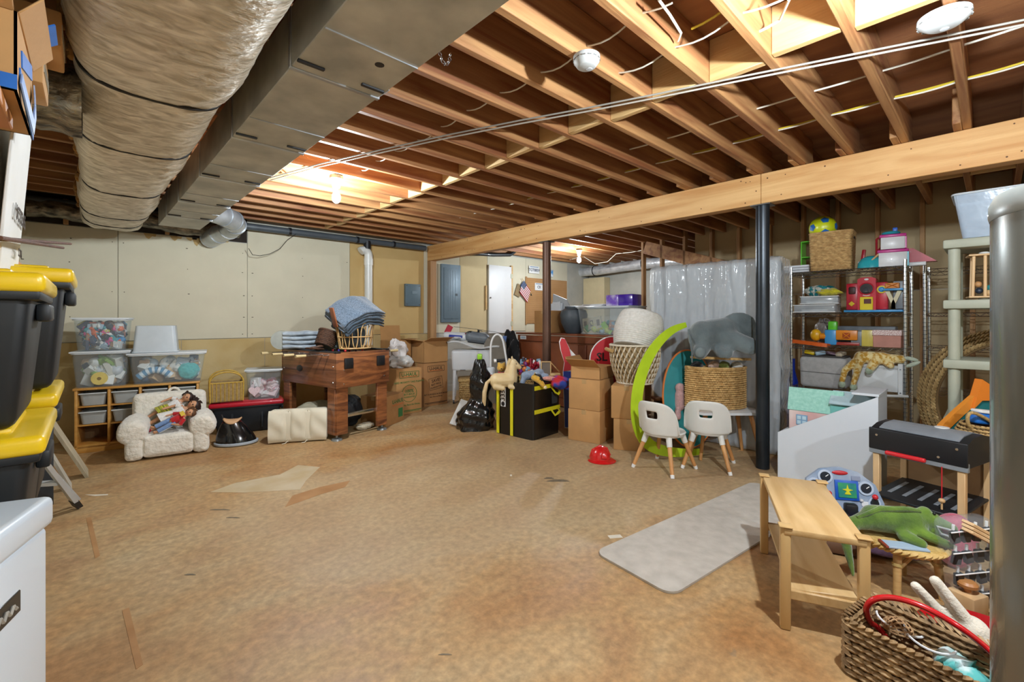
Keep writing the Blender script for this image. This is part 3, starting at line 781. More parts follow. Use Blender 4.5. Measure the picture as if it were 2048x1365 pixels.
for i, (a, b_) in enumerate((((0, 478, 1.2), (141, 488, 2.3)), ((0, 476, 1.15), (126, 496, 2.1)))):
    tag(MB().cyl(atD(*a), atD(*b_), .006, n=7).build('rebar_rod', mat('#4b2f22', .8, hex2='#6b4632', scale=40)), ['longer rusty rebar rod sticking out above the yellow lids', 'shorter rusty rebar rod sticking out above the yellow lids'][i], 'rod', 'rebar rods')
# step ladder folded and leaning
LAD = mat('#c3c7c8', .4, .2, var=.05)
lt, lb_ = Vector((-.44, 3.62, 1.02)), Vector((-.07, 4.27, .02))
sl_ = thing('step_ladder', 'folded white metal step ladder leaning behind the totes', 'ladder')
dv = lt - lb_; sd = Vector((0, 0, 1)).cross(dv).normalized() * .0
off = Vector((-.16, .10, 0))
for k, o_ in enumerate((Vector((0, 0, 0)), off * 1.9)):
    MB().band([lb_ + o_ + dv * .03, lt + o_], .05, .024, Vector((1, .5, .4))).build('rail', LAD, sl_)
    MB().band([lb_ + o_ - dv * .0, lb_ + o_ + dv * .05], .056, .032, Vector((1, .5, .4))).build('foot', BLACK, sl_)
    MB().band([lb_ + o_ + Vector((0, .06, .03)), lt + o_ + Vector((0, .06, -.1))], .03, .02, Vector((1, .5, .4))).build('rear_rail', LAD, sl_)
for k in range(1, 5):
    a = lb_ + dv * (k / 4.6)
    MB().band([a, a + off * 1.9], .06, .02, Vector((0, 0, 1))).build('tread', LAD, sl_)
# two leaning boards
def leaning_board(label, a, b_, wd_, th, m):
    o = MB().band([Vector(a), Vector(b_)], wd_, th, Vector((.9, -.1, .35))).build('leaning_board', m); return tag(o, label, 'board', 'boards leaning by the cubby')
BRD = mat('#a59a80', .7, hex2='#bfb398', scale=2, st=(6, 6, .7), detail=6, dist=1.5)
leaning_board('wide weathered plank leaning in front of the cubby', (-.03, 5.12, .016), (-.46, 4.75, 1.08), .125, .02, BRD)
leaning_board('narrow pale board leaning just behind the wide plank', (-.12, 4.82, .015), (-.42, 4.42, .92), .075, .018, mat('#b9b4a4', .6, hex2='#cbc7ba', scale=3))
bc = carton('dark printed box half hidden behind the step ladder', (-.36, 4.62, 0), (.30, .32, .56), .1, None, mat('#1f2326', .5, hex2='#30353a', scale=8))
for k, (y, z, c) in enumerate(((-.05, .45, '#3f6aa8'), (.06, .40, '#d7dadd'), (-.02, .30, '#5a83a6'), (.05, .24, '#c9ced2'), (-.08, .34, '#8a9aa8'))):
    MB().rbox((.1515, y, z), (.003, .07, .055), .001, 1).build('picture', plas(c), bc)

# cubby with bins
ca = math.radians(-9.5)
cb = thing('cubby_shelf', 'honey coloured wooden cubby shelf with clear drawers against the far wall', 'shelf', (-.125, 6.0, 0), ca)
HON = mat('#b57c34', .45, hex2='#cc9a4e', scale=2, st=(2, 2, 9), detail=5, coat=.2, bump=.05)
W_, D_, H_ = .98, .33, .63
for k in range(5): MB().rbox((.012 + (W_ - .024) * k / 4, D_ / 2, H_ / 2 + .02), (.022, D_, H_ - .06), .004, 2).build('divider', HON, cb)
MB().rbox((W_ / 2, D_ / 2, H_ - .011), (W_ + .02, D_ + .02, .022), .005, 2).build('top', HON, cb)
MB().rbox((W_ / 2, D_ / 2, .07), (W_, D_, .022), .004, 2).build('bottom_board', HON, cb)
MB().rbox((W_ / 2, .02, .03), (W_, .02, .06), .004, 2).build('plinth', HON, cb)
MB().rbox((W_ / 2, D_ - .006, H_ / 2 + .02), (W_ - .02, .008, H_ - .1), .002, 1).build('back_panel', wood('#6b4a26', '#7d5a30', 2), cb)
for k in range(4):
    for z in (.445, .265): MB().rbox((.012 + (W_ - .024) * (k + .5) / 4, D_ / 2, z), (.222, D_ - .02, .014), .003, 1).build('shelf', HON, cb)
DRW = mat('#c8cbc8', .25, var=.03, clear=.45, coat=.3)
for k in range(4):
    for z in (.455, .275):
        t = thing('plastic_tray', 'clear plastic tray in the %s row of the cubby, %s from its left end' % ('upper' if z > .4 else 'lower', ('first', 'second', 'third', 'fourth')[k]), 'tray', (0, 0, 0), 0, 'clear trays in the cubby')
        c = Vector((.012 + (W_ - .024) * (k + .5) / 4, D_ / 2 - .01, z)); t.location = Vector((-.125 + c.x * math.cos(ca) - c.y * math.sin(ca), 6.0 + c.x * math.sin(ca) + c.y * math.cos(ca), z)); t.rotation_euler = (0, 0, ca)
        b = MB(); shell(b, .20, D_ - .04, .12, .004, .86); b.build('tray_body', DRW, t)
        MB().rbox((0, -D_ / 2 + .012, .118), (.205, .02, .012), .004, 2).build('lip', mat('#d6dad9', .25, clear=.25), t)
def on_cubby(x, y, z): return Vector((-.125 + x * math.cos(ca) - y * math.sin(ca), 6.0 + x * math.sin(ca) + y * math.cos(ca), z))
TOYC = ['#2b7fb3', '#d8c64a', '#2a2d35', '#d86a3a', '#c9c9c4', '#35546e', '#d04b86', '#3f9aa0', '#8a6a4a', '#a9bcc8', '#4b4f60', '#e4e2da']
clear_bin('clear bin of kitchen bits and craft roll on the left end of the cubby', on_cubby(.19, .17, .632), (.42, .36, .335), ca)
jumble('craft_supplies', 'pale craft supplies inside the lower left clear bin', 'craft supplies', on_cubby(.19, .17, .645), (.345, .30, .27), ca, ['#d9d9d4', '#c9cdd0', '#b99c78', '#e2e0da', '#8fae5a', '#44484c', '#d3cfc4'], 60, 5, .08, .17)
rl = thing('ribbon_roll', 'yellow cream ribbon roll standing in the lower left clear bin', 'roll', on_cubby(.18, .018, .715), ca)
MB().lathe([(.012, -.02), (.062, -.02), (.062, .02), (.012, .02), (.012, -.02)], 28, Matrix.Rotation(PI / 2, 4, 'X')).build('ribbon', mat('#cdbb6c', .6), rl)
MB().lathe([(.004, -.022), (.016, -.022), (.016, .022), (.004, .022)], 16, Matrix.Rotation(PI / 2, 4, 'X')).build('core', mat('#7d6a44', .7), rl)
clear_bin('clear bin crammed with colourful small toys, upper left on the cubby', on_cubby(.19, .17, .985), (.40, .34, .31), ca)
jumble('small_toys', 'jumble of colourful small toys inside the upper clear bin', 'toys', on_cubby(.19, .17, .995), (.345, .29, .27), ca, TOYC, 230, 8, .045, .11)
clear_bin('wide clear bin of clothes and cardboard on the right of the cubby', on_cubby(.715, .17, .632), (.64, .36, .30), ca)
jb = jumble('bin_contents', 'loose boxes and paper inside the wide clear bin', 'odds and ends', on_cubby(.715, .185, .645), (.54, .27, .23), ca, ['#c9a77c', '#d9d6cc', '#a8b4ba', '#5d6a7c', '#e4e2da', '#b9956a'], 60, 6, .08, .17)
def crumple(name, label, cat, loc, r, m, seed, rz=0, n=34, k=18, amp=.16, squash=1):
    rnd = random.Random(seed); ph = [(rnd.uniform(1, 6), rnd.uniform(1, 6), rnd.uniform(0, 6)) for _ in range(7)]
    b = MB()
    def g(i, j):
        a = 2 * PI * i / n; e = PI * (j + .02) / (k - 1 + .04); x, y, z = math.sin(e) * math.cos(a), math.sin(e) * math.sin(a), -math.cos(e)
        d = 1 + amp * sum(math.sin(p * x * 2 + q * y * 2 + s_ + z * p) for p, q, s_ in ph) / 3
        return (x * r[0] * d, y * r[1] * d, z * r[2] * d * squash + r[2])
    b.grid(g, n, k, True); o = b.build(name, m, None, smooth=70); o.location = loc; o.rotation_euler = (0, 0, rz)
    return tag(o, label, cat)
crumple('folded_cloth', 'turquoise cloth pressed against the wide clear bin', 'cloth', on_cubby(.89, .07, .655), (.09, .05, .085), cloth('#4fb3ae'), 3)
sc_ = [on_cubby(.47 + .27 * k / 12, .045, .70 + .07 * math.sin(PI * k / 12)) for k in range(13)]
sk_ = thing('striped_sleeve', 'blue and white striped cloth sleeve arched in the wide clear bin', 'cloth')
for k in range(12): MB().tube([sc_[k], sc_[k + 1]], .035, 12).build('stripe', cloth('#dfe6e8' if k % 2 else '#5d93b5'), sk_)
clear_bin('empty frosted bin turned upside down on the wide clear bin', on_cubby(.61, .18, .952), (.37, .34, .275), ca, False, None, True, mat('#d5dde2', .3, var=.03, clear=.35, coat=.2))

# sherpa armchair
SH = mat('#d6d1c3', .98, hex2='#e6e1d4', scale=22, bump=1.0, bscale=34, sheen=.5)
ac = thing('kids_armchair', 'white sherpa kids armchair with dolls lying in it', 'armchair', (.19, 5.30, 0), math.radians(-8))
tx = bpy.data.textures.new('fleece', 'CLOUDS'); tx.noise_scale = .035
def fleece(o, s=.012, sub=2):
    q = o.modifiers.new('sub', 'SUBSURF'); q.levels = q.render_levels = sub
    d = o.modifiers.new('tufts', 'DISPLACE'); d.texture = tx; d.strength = s; d.mid_level = .5
    return o
fleece(MB().rbox((.335, .22, .12), (.40, .42, .21), .05, 4).build('seat', SH, ac))
fleece(MB().rbox((.335, .45, .30), (.60, .15, .53), .06, 4, (math.radians(-6), 0, 0)).build('backrest', SH, ac))
for x in (.085, .585):
    s_ = -1 if x < .3 else 1
    b = MB(); b.rbox((x, .22, .13), (.14, .43, .25), .05, 4); fleece(b.build('armrest', SH, ac))
    b = MB(); b.tube([(x + s_ * .012, -.005, .255), (x + s_ * .016, .02, .258), (x + s_ * .012, .20, .275), (x - s_ * .01, .40, .31)], [.085, .118, .118, .105], 18); fleece(b.build('arm_roll', SH, ac), .012, 2)
fleece(MB().tube(arc((.36, .47, .55), .045, 0, PI, 10), .014, 8).build('carry_loop', SH, ac), .004, 1)
# dolls
SKIN = mat('#c08c66', .6, var=.05, scale=8)
def doll(label, feet, head, up, hair, top, bottom, arm1, arm2, kind):
    f_, h_ = Vector(feet), Vector(head); ax = (h_ - f_); L = ax.length; ax.normalize(); upv = Vector(up); upv = (upv - ax * upv.dot(ax)).normalized(); sd = ax.cross(upv)
    M = Matrix((( *sd, 0), (*ax, 0), (*upv, 0), (0, 0, 0, 1))).transposed(); M.translation = f_
    t = thing('doll', label, 'doll', (0, 0, 0)); t.matrix_world = M; s = L / .44
    def v(x, y, z=0): return (x * s, y * s, z * s)
    blob('body', SKIN, t, caps=[(v(.035, .02), .016 * s, v(.035, .12), .019 * s), (v(.035, .12), .02 * s, v(.03, .2), .025 * s), (v(-.035, .02), .016 * s, v(-.035, .12), .019 * s), (v(-.035, .12), .02 * s, v(-.03, .2), .025 * s),
        (v(0, .22), .045 * s, v(0, .31), .04 * s), (v(0, .31), .018 * s, v(0, .36), .018 * s), (v(.05, .315), .017 * s, v(*arm1[0]), .015 * s), (v(*arm1[0]), .015 * s, v(*arm1[1]), .012 * s), (v(-.05, .315), .017 * s, v(*arm2[0]), .015 * s), (v(*arm2[0]), .015 * s, v(*arm2[1]), .012 * s),
        (v(.035, .02), .016 * s, v(.04, .0, .03), .014 * s), (v(-.035, .02), .016 * s, v(-.04, .0, .03), .014 * s)],
        ells=[(v(0, .405, .0), (.045 * s, .05 * s, .045 * s)), (v(0, .395, .046), (.006 * s, .006 * s, .008 * s)), (v(.046, .40, 0), (.007 * s, .012 * s, .009 * s)), (v(-.046, .40, 0), (.007 * s, .012 * s, .009 * s))], voxel=.007, smooth=4)
    e = MB()
    for x in (-.017, .017): MB().ell(v(x, .405, .041), (.008 * s, .006 * s, .005 * s), 10, 6).build('eye', mat('#2a1d18', .2), t)
    MB().ell(v(0, .378, .041), (.010 * s, .004 * s, .004 * s), 10, 6).build('mouth', mat('#a0483f', .5), t)
    rnd = random.Random(len(label)); hb = MB(); hb.ell(v(0, .418, -.012), (.055 * s, .048 * s, .048 * s), 14, 10)
    for k in range(26):
        a = rnd.uniform(-1.9, 1.9); p = Vector(v(.05 * math.sin(a), .43 + .02 * math.cos(a), -.022 + .006 * math.cos(a)))
        q = p + Vector(v(.03 * math.sin(a) + rnd.uniform(-.02, .02), rnd.uniform(-.07, .03), -.025 + rnd.uniform(-.015, .01)))
        hb.tube([p, (p + q) / 2 + Vector(v(.01 * math.sin(a), .008, .004)), q], [.013 * s, .012 * s, .004 * s], 6)
    hb.build('hair', hair, t, kind='stuff')
    MB().lathe([(.048 * s, .20 * s), (.052 * s, .25 * s), (.05 * s, .30 * s), (.03 * s, .335 * s), (.022 * s, .34 * s)], 16, Matrix.Rotation(-PI / 2, 4, 'X') @ Matrix.Diagonal((1, 1, 1, 1))).build('shirt', top, t)
    for sx_, ar in ((1, arm1), (-1, arm2)):
        p = Vector(v(.045 * sx_, .315)); q = p.lerp(Vector(v(*ar[0])), .75 if kind != 'pants' else 1.0)
        MB().tube([p, q], [.026 * s, .024 * s], 10).build('sleeve', top, t)
    if kind == 'pants':
        for x in (.034, -.034): MB().tube([v(x * .8, .225), v(x, .12), v(x * 1.05, .035)], [.034 * s, .028 * s, .027 * s], 10).build('trouser_leg', bottom, t)
        for x in (.064, -.064): MB().tube([v(x * .9, .21, 0), v(x * .97, .12), v(x, .04)], .003 * s, 5).build('side_stripe', WHITE, t)
    else:
        MB().lathe([(.085 * s, .12 * s), (.07 * s, .17 * s), (.05 * s, .23 * s), (.046 * s, .24 * s)], 18, Matrix.Rotation(-PI / 2, 4, 'X')).build('skirt', bottom, t)
    for x in (.036, -.037):
        MB().ell(v(x * 1.1, .004, .02), (.017 * s, .016 * s, .028 * s), 10, 8).build('shoe', {'pants': SKIN, 'stripe': WHITE}.get(kind, plas('#b01f3a')), t)
    return t
def ch(x, y, z): return Vector((.19 + x * math.cos(math.radians(-8)) - y * math.sin(math.radians(-8)), 5.30 + x * math.sin(math.radians(-8)) + y * math.cos(math.radians(-8)), z))
HAIRD, HAIRB = mat('#2c1a14', .5, var=.2, scale=40), mat('#5b3a20', .5, var=.25, scale=40)
STR = mat('#c9c43c', .9, hex2='#6a6f2e', scale=1, st=(1, 90, 1), detail=0)
doll('doll with yellow striped skirt, topmost of the three on the armchair', ch(.16, .31, .31), ch(.50, .345, .52), (-.2, -.8, .6), HAIRD, cloth('#e4e2de'), STR, ((.10, .30), (.11, .20, .05)), ((-.09, .29), (-.08, .20, .06)), 'stripe')
doll('doll in white dress and red shoes in the middle on the armchair', ch(.17, .215, .26), ch(.555, .23, .455), (-.2, -.75, .65), HAIRD, cloth('#dfdcd6'), cloth('#e2dfd8'), ((.09, .26), (.10, .18, .05)), ((-.09, .27), (-.08, .18, .06)), 'dress')
dl = doll('doll in red sweater and blue track pants lowest on the armchair', ch(.22, .08, .255), ch(.525, .10, .40), (-.15, -.75, .65), HAIRB, cloth('#b3141c'), cloth('#7391bd'), ((.09, .25), (.07, .19, .07)), ((-.09, .25), (-.08, .18, .05)), 'pants')
MB().box((.0, .255, .052), (.05, .035, .002)).build('chest_print', plas('#d9b94a'), dl)

# black tote with red lid, baskets on it, ride-on toy, wedge cushion
RED = plas('#b5162b', .35, .3); ra = math.radians(-14)
tl = frame_loc((.93, 5.87, 0), ra, .74, .36)
tote('black tote with a red lid beside the armchair', tl, (.74, .36, .355), ra, RED, mat('#161c22', .4, var=.06))
def on_t(x, y, z=.368): return Vector((.93 + x * math.cos(ra) - y * math.sin(ra), 5.87 + x * math.sin(ra) + y * math.cos(ra), z))
wb = thing('magazine_basket', 'yellow wicker magazine basket with two hoop handles on the red lid', 'basket', on_t(.16, .14), ra + .1)
WK = mat('#b08a2c', .6, hex2='#c9a548', scale=30, bump=.2); WKB = mat('#8a7046', .7, hex2='#a58a5a', scale=40)
for s in (-1, 1): MB().rbox((0, s * .115, .115), (.31, .012, .21), .004, 1).build('side_panel', WKB, wb)
for s in (-1, 1): MB().rbox((s * .155, 0, .115), (.012, .22, .21), .004, 1).build('end_panel', WKB, wb)
MB().rbox((0, 0, .008), (.31, .23, .012), .003, 1).build('bottom', WKB, wb)
for s in (-1, 1):
    for k in range(8): MB().cyl((-.135 + k * .0386, s * .123, .01), (-.135 + k * .0386, s * .123, .215), .005, n=6).build('cane', WK, wb)
    MB().tube([(-.155, s * .12, .005), (-.16, s * .12, .2)] + arc((0, s * .12, .225), .16, PI, 0, 14, 'xz', .11) + [(.16, s * .12, .2), (.155, s * .12, .005)], .009, 8).build('hoop_handle', WK, wb)
    MB().cyl((-.16, s * .12, .215), (.16, s * .12, .215), .008, n=8).build('rail', WK, wb)
pb_ = on_t(.54, .17)
clear_bin('clear lidded box of pink packed fabric on the red lid', pb_, (.36, .30, .33), ra - .05)
jumble('pink_fabrics', 'folded pink and white fabrics inside the lidded clear box', 'fabric', pb_ + Vector((0, 0, .012)), (.30, .25, .20), ra - .05, ['#d9a0a8', '#e6c9c9', '#c4818a', '#e8e0dd'], 90, 12, .07, .13)
h_ = MB(); hp = [(0.060 * (16 * math.sin(a) ** 3) / 16, .055 * (13 * math.cos(a) - 5 * math.cos(2 * a) - 2 * math.cos(3 * a) - math.cos(4 * a)) / 14) for a in [2 * PI * k / 28 for k in range(28)]]
h_.prism(hp, .02, Matrix.Translation(on_t(.44, .045, .47)) @ Matrix.Rotation(ra, 4, 'Z') @ Matrix.Rotation(PI / 2, 4, 'X'))
tag(h_.build('heart_pouch', cloth('#dcc4c8')), 'pale pink heart shaped pouch pressed in the lidded clear box', 'pouch')
ro = thing('ride_on_toy', 'black moulded ride-on toy with tan seat in front of the red lid tote', 'ride-on toy', (1.10, 5.38, 0), math.radians(-20))
b = MB()
def rg(i, j):
    a = 2 * PI * i / 28; k = j / 9; rx, ry = .185 * (1 - .52 * k ** 1.5), .14 * (1 - .52 * k ** 1.6); return (rx * math.cos(a) - .04 * k, ry * math.sin(a), .03 + .20 * k)
b.grid(rg, 28, 10, True); b.f.append(tuple(len(b.v) - 28 + i for i in range(28))); b.build('shell', mat('#0f1113', .18, var=.03, coat=.6), ro)
MB().lathe([(.19, .006), (.20, .014), (.20, .03), (.18, .036)], 30, Matrix.Diagonal((1, .76, 1, 1))).build('bumper', plas('#aab4bc', .4), ro)
b = MB(); b.grid(lambda i, j: (-.035 + .088 * math.cos(2 * PI * i / 26) * (.25 + .75 * j / 5), .065 * math.sin(2 * PI * i / 26) * (.25 + .75 * j / 5), .243 + .022 * (math.cos(2 * PI * i / 26) ** 2) * (j / 5) ** 2 - .03 * (math.sin(2 * PI * i / 26) ** 2) * (j / 5) ** 3 ), 26, 6, True)
b.f.append(tuple(range(25, -1, -1))); o = b.build('seat', plas('#caa076', .5), ro, smooth=80); q = o.modifiers.new('s', 'SOLIDIFY'); q.thickness = .014
MB().cyl((-.10, 0, .20), (-.13, 0, .31), .009, n=8).build('steering_stem', BLACK, ro)
CU = mat('#cfc8b2', .75, hex2='#d9d3bf', scale=3, bump=.12, bscale=14)
wc = thing('wedge_cushion', 'cream padded folding cushion leaning against the game table leg', 'cushion', (1.31, 5.07, 0), math.radians(-27))
b = MB()
def wcg(i, j):
    s_ = .56 * i / 42; u = j / 14; z = .012 + .33 * u + .012 * math.sin(PI * s_ / .56)
    seam = min(abs(s_ - .187), abs(s_ - .373)); pad = .030 * (1 - math.exp(-(seam / .03) ** 2)) * math.sin(PI * min(1, max(0, u))) ** .5
    fold = .008 * math.sin((s_ * 26 + u * 9)) * (1 - math.exp(-(seam / .04) ** 2)) * math.sin(PI * u)
    return (s_, .04 - .05 * u * 0 - pad - fold + .02 * u, z)
b.grid(wcg, 43, 15); b.build('front_pad', CU, wc, smooth=70)
MB().rbox((.28, .125, .172), (.565, .17, .335), .035, 3, (math.radians(-3), 0, 0)).build('body', CU, wc)
for s_ in (.187, .373): MB().tube([(s_, .036 + .02 * k / 6, .015 + .32 * k / 6) for k in range(7)], .005, 6).build('piping', mat('#b3ab94', .8), wc)
for s_ in (.187, .373): MB().tube([(s_, .02, .03), (s_ - .02, .0, .012), (s_ - .05, -.005, .008)], .004, 6).build('tie', CU, wc)
tag(crumple('folded_mat', 'grey beige folded mat behind the cream cushion', 'mat', (1.88, 5.28, 0), (.28, .12, .18), mat('#8f8a76', .8), 5, -.3, amp=.05), 'grey beige folded mat under the game table behind the cream cushion', 'mat')
# ================================================================== GAME TABLE AND WHAT STANDS ON IT
fa = math.atan2(.196, .98)
ft = thing('foosball_table', 'walnut brown foosball table with chrome rods and four panel legs', 'game table', (1.88, 4.72, 0), fa)
def on_f(x, y, z=0): return Vector((1.88 + x * math.cos(fa) - y * math.sin(fa), 4.72 + x * math.sin(fa) + y * math.cos(fa), z))
WAL = mat('#5c3420', .38, hex2='#a5683c', scale=1.1, st=(2.2, 1.0, 13), detail=7, dist=1.6, coat=.3)
WALS = mat('#5a3522', .38, hex2='#9a6340', scale=1.1, st=(2.2, 1.0, 13), detail=7, dist=1.6, coat=.3)
FW_, FD_, Z0, Z1 = .69, 1.12, .56, .94
for y in (.012, FD_ - .012): MB().rbox((FW_ / 2, y, (Z0 + Z1) / 2), (FW_, .024, Z1 - Z0), .004, 2).build('end_panel', WAL, ft)
for x in (.012, FW_ - .012): MB().rbox((x, FD_ / 2, (Z0 + Z1) / 2), (.024, FD_ - .05, Z1 - Z0), .004, 2).build('side_panel', WALS, ft)
MB().box((FW_ / 2, FD_ / 2, Z1 - .12), (FW_ - .05, FD_ - .05, .012)).build('playfield', mat('#3f7a46', .6), ft)
for x in (0, FW_): MB().rbox((x + (.02 if x == 0 else -.02), FD_ / 2, Z1 + .003), (.045, FD_ - .02, .012), .003, 1).build('top_rail', mat('#3c4043', .4, .5), ft)
for x in (.025, FW_ - .025):
    for y in (.025, FD_ - .025): MB().rbox((x, y, Z1 + .002), (.056, .056, .022), .006, 2).build('corner_cap', BLACK, ft)
for x in (.14, FW_ - .13): MB().rbox((x, -.012, Z1 - .12), (.105, .026, .115), .008, 2).build('goal_box', BLACK, ft)
for x, z in ((.09, .75), (.09, .60), (FW_ - .07, .80), (FW_ - .07, .64)): MB().cyl((x, .001, z), (x, -.006, z), .009, .006, 10).build('bolt', CHROME, ft)
for y, z in ((.06, .79), (.06, .62), (FD_ - .06, .85), (FD_ - .06, .72)): MB().cyl((.001, y, z), (-.006, y, z), .009, .006, 10).build('bolt', CHROME, ft)
MB().lathe([(.001, -.008), (.05, -.008), (.06, -.003), (.06, .004)], 20, Matrix.Translation((-.002, FD_ * .64, .735)) @ Matrix.Rotation(-PI / 2, 4, 'Y') @ Matrix.Diagonal((.62, 1, 1, 1)) @ Matrix.Rotation(PI, 4, 'X')).build('ball_return', BLACK, ft)
for x in (.02, FW_ - .02):
    for y in (.04, FD_ - .04):
        sx_, sy_ = (1 if x < .3 else -1), (1 if y < .5 else -1)
        b = MB(); b.rbox((x + sx_ * .065, y - sy_ * .004, .31), (.14, .03, .50), .004, 1); b.rbox((x, y + sy_ * .065, .31), (.03, .14, .50), .004, 1)
        b.build('leg', WAL, ft)
        MB().lathe([(.006, .01), (.05, .004), (.058, .0), (.05, .018), (.012, .03), (.012, .065)][2:] , 18, Matrix.Translation((x + sx_ * .03, y + sy_ * .03, 0))).build('leveller_foot', mat('#8f9494', .35, .6), ft)
MB().rbox((FW_ / 2, .06, .25), (FW_ - .2, .03, .045), .01, 2).build('stretcher', CHROME, ft)
HNDL = mat('#cdb98a', .45, var=.06)
PLC = [plas('#b3222b'), plas('#31308a')]
for k in range(8):
    y = .14 + k * (FD_ - .28) / 7; side = -1 if k % 2 else 1
    x0, x1 = ((-.30, FW_ + .05) if side < 0 else (-.06, FW_ + .24))
    r = MB().cyl((x0, y, Z1 - .03), (x1, y, Z1 - .03), .008, n=10).build('rod', CHROME, ft)
    hx = x0 if side < 0 else x1
    MB().cyl((hx, y, Z1 - .03), (hx - side * -.0 + (.11 if side < 0 else -.11), y, Z1 - .03), .017, .014, 10).build('grip', HNDL, r)
    for m_ in range(2):
        px_ = .20 + .22 * m_; b = MB(); b.rbox((px_, y, Z1 - .045), (.022, .02, .07), .006, 2); b.ell((px_, y, Z1 + .005), .014, 10, 8); b.build('player', PLC[k % 2], r)
# folded quilt
qt = thing('folded_quilt', 'pale grey quilt folded in a thick roll lying across the game table', 'quilt', on_f(.28, .80, .952), fa - .5)
QM = cloth('#7f8a94', '#a6b0b8', 12, .4, 40)
for k in range(4):
    b = MB()
    def qg(i, j, k=k):
        a = 2 * PI * j / 16; x = -.38 + .80 * i / 30; ww, hh = .225, .0265
        cx, sx_ = math.cos(a), math.sin(a)
        return (x, ww * math.copysign(abs(cx) ** .35, cx) * (1 + .012 * math.sin(i * 1.1 + k)), .028 + .049 * k + hh * math.copysign(abs(sx_) ** .8, sx_) * (1 + .10 * math.sin(i * .9 + k * 2)) + .004 * math.sin(i * .5 + k))
    b.grid(lambda i, j: qg(j, i), 16, 31, True); b.f.append(tuple(range(15, -1, -1))); b.f.append(tuple(30 * 16 + q for q in range(16)))
    b.build('quilt_layer', QM, qt, smooth=70)
MB().tube([(-.40, -.20, .105), (-.40, .20, .105)], .103, 20).build('rolled_edge', mat('#8f938c', .3, hex2='#a9aca6', scale=6, coat=.3), qt)
# dark wicker basket lying tilted
DWK = mat('#3a2419', .6, hex2='#5d3f2c', scale=40, bump=.3)
dw = thing('dark_wicker_basket', 'small dark brown wicker basket tipped over on the game table', 'basket', on_f(.10, .42, .958), .4)
fnc = circ(.105, .095)
Mx = Matrix.Translation((.05, 0, .09)) @ Matrix.Rotation(math.radians(28), 4, 'Y')
for nm, b in (('weave', weave(fnc, .17, 9, 34, .012, -.07, lambda k: 1 + .12 * k)), ('lining', liner(fnc, .17, -.07, lambda k: 1 + .12 * k)), ('rim', rim_of(fnc, .10, .011, 1.12))):
    b.v = [tuple(Mx @ Vector(p)) for p in b.v]; b.build(nm, DWK, dw, kind='stuff' if nm == 'weave' else None)
MB().tube([(-.17 + .02 * k, -.07 * math.sin(PI * k / 8), .02 + .02 * math.sin(PI * k / 8)) for k in range(9)], .013, 8).build('handle', DWK, dw)
MB().lathe([(.001, .004), (.09, .004), (.10, .014), (.088, .022), (.001, .015)], 24, Matrix.Translation((-.12, -.01, .0)) @ Matrix.Rotation(.12, 4, 'Y')).build('lid', DWK, dw)
# rattan loop basket with folded blankets
RAT = mat('#b98f57', .5, hex2='#d8b57f', scale=18, bump=.15)
rb_ = thing('rattan_basket', 'open rattan loop basket on the near end of the game table', 'basket', on_f(.37, .20, .955), fa - .15)
rx, ry, hh = .20, .15, .28
def rp(a, k): return (rx * (.88 + .22 * k) * math.cos(a), ry * (.88 + .22 * k) * math.sin(a), .012 + hh * k)
for k in (0, .46, 1): MB().tube([rp(2 * PI * i / 40, k) for i in range(40)], .007 if k else .009, 7, True).build('hoop', RAT, rb_)
NL = 13
for i in range(NL):
    a0 = 2 * PI * i / NL; w_ = 2 * PI / NL
    pts = [rp(a0 + w_ * (.5 + .44 * math.sin(PI * t) * -1), 0 + t) if False else rp(a0 + w_ * (.08 + .26 * (math.sin(PI * min(1, t * 1.0)) ** .7)), t) for t in [q / 9 for q in range(10)]]
    pts2 = [rp(a0 + w_ * (.92 - .26 * (math.sin(PI * min(1, t * 1.0)) ** .7)), t) for t in [q / 9 for q in range(9, -1, -1)]]
    MB().tube(pts + [rp(a0 + w_ * .5, 1.02)] + pts2, .0055, 6).build('cane_loop', RAT, rb_)
MB().lathe([(.001, .006), (rx * .88, .006), (rx * .88, .014), (.001, .014)], 30, Matrix.Diagonal((1, ry / rx, 1, 1))).build('bottom', RAT, rb_)
for sx_ in (-1, 1): MB().tube([(sx_ * rx * 1.1, .06 * math.cos(a), .30 + .06 * math.sin(a)) for a in [PI * q / 10 for q in range(11)]], .010, 8).build('handle', RAT, rb_)
MB().rbox((-.262, -.02, .36), (.016, .10, .22), .006, 2, (0, -.25, 0)).build('back_bow', mat('#8a4e2b', .5), rb_)
BLK1 = mat('#334253', .95, hex2='#6f8091', scale=90, bump=.5, bscale=220, sheen=.4); BLK2 = cloth('#3c4b58'); BLK3 = cloth('#3b464c')
base = on_f(.37, .20, .97)
dkb = crumple('dark_throw', 'dark grey throw stuffed inside the rattan basket', 'blanket', base + Vector((0, 0, .005)), (.135, .095, .13), BLK3, 4, fa, amp=.06)
def folded(name, label, loc, sz, rz, rot, m, n):
    t = thing(name, label, 'blanket', loc); t.rotation_euler = (rot[0], rot[1], rz)
    for k in range(n):
        th = sz[2] / n; b = MB()
        def bg(i, j, k=k):
            a = 2 * PI * i / 28; x = sz[0] * (j / 24 - .5); cx, sx_ = math.cos(a), math.sin(a)
            droop = -.55 * abs(x) ** 2 / sz[0] * 1.2
            return (x + .01 * math.sin(a * 2 + k), sz[1] / 2 * math.copysign(abs(cx) ** .4, cx) * (1 + .03 * math.sin(j * .6 + k)), th * (k + .5) + th * .56 * math.copysign(abs(sx_) ** .7, sx_) + droop + .006 * math.sin(j * .7 + 2 * cx + k))
        b.grid(bg, 28, 25, True); b.f.append(tuple(range(27, -1, -1))); b.f.append(tuple(24 * 28 + q for q in range(28)))
        b.build('fold', m, t, smooth=70)
    tag(t, label, 'blanket'); return t
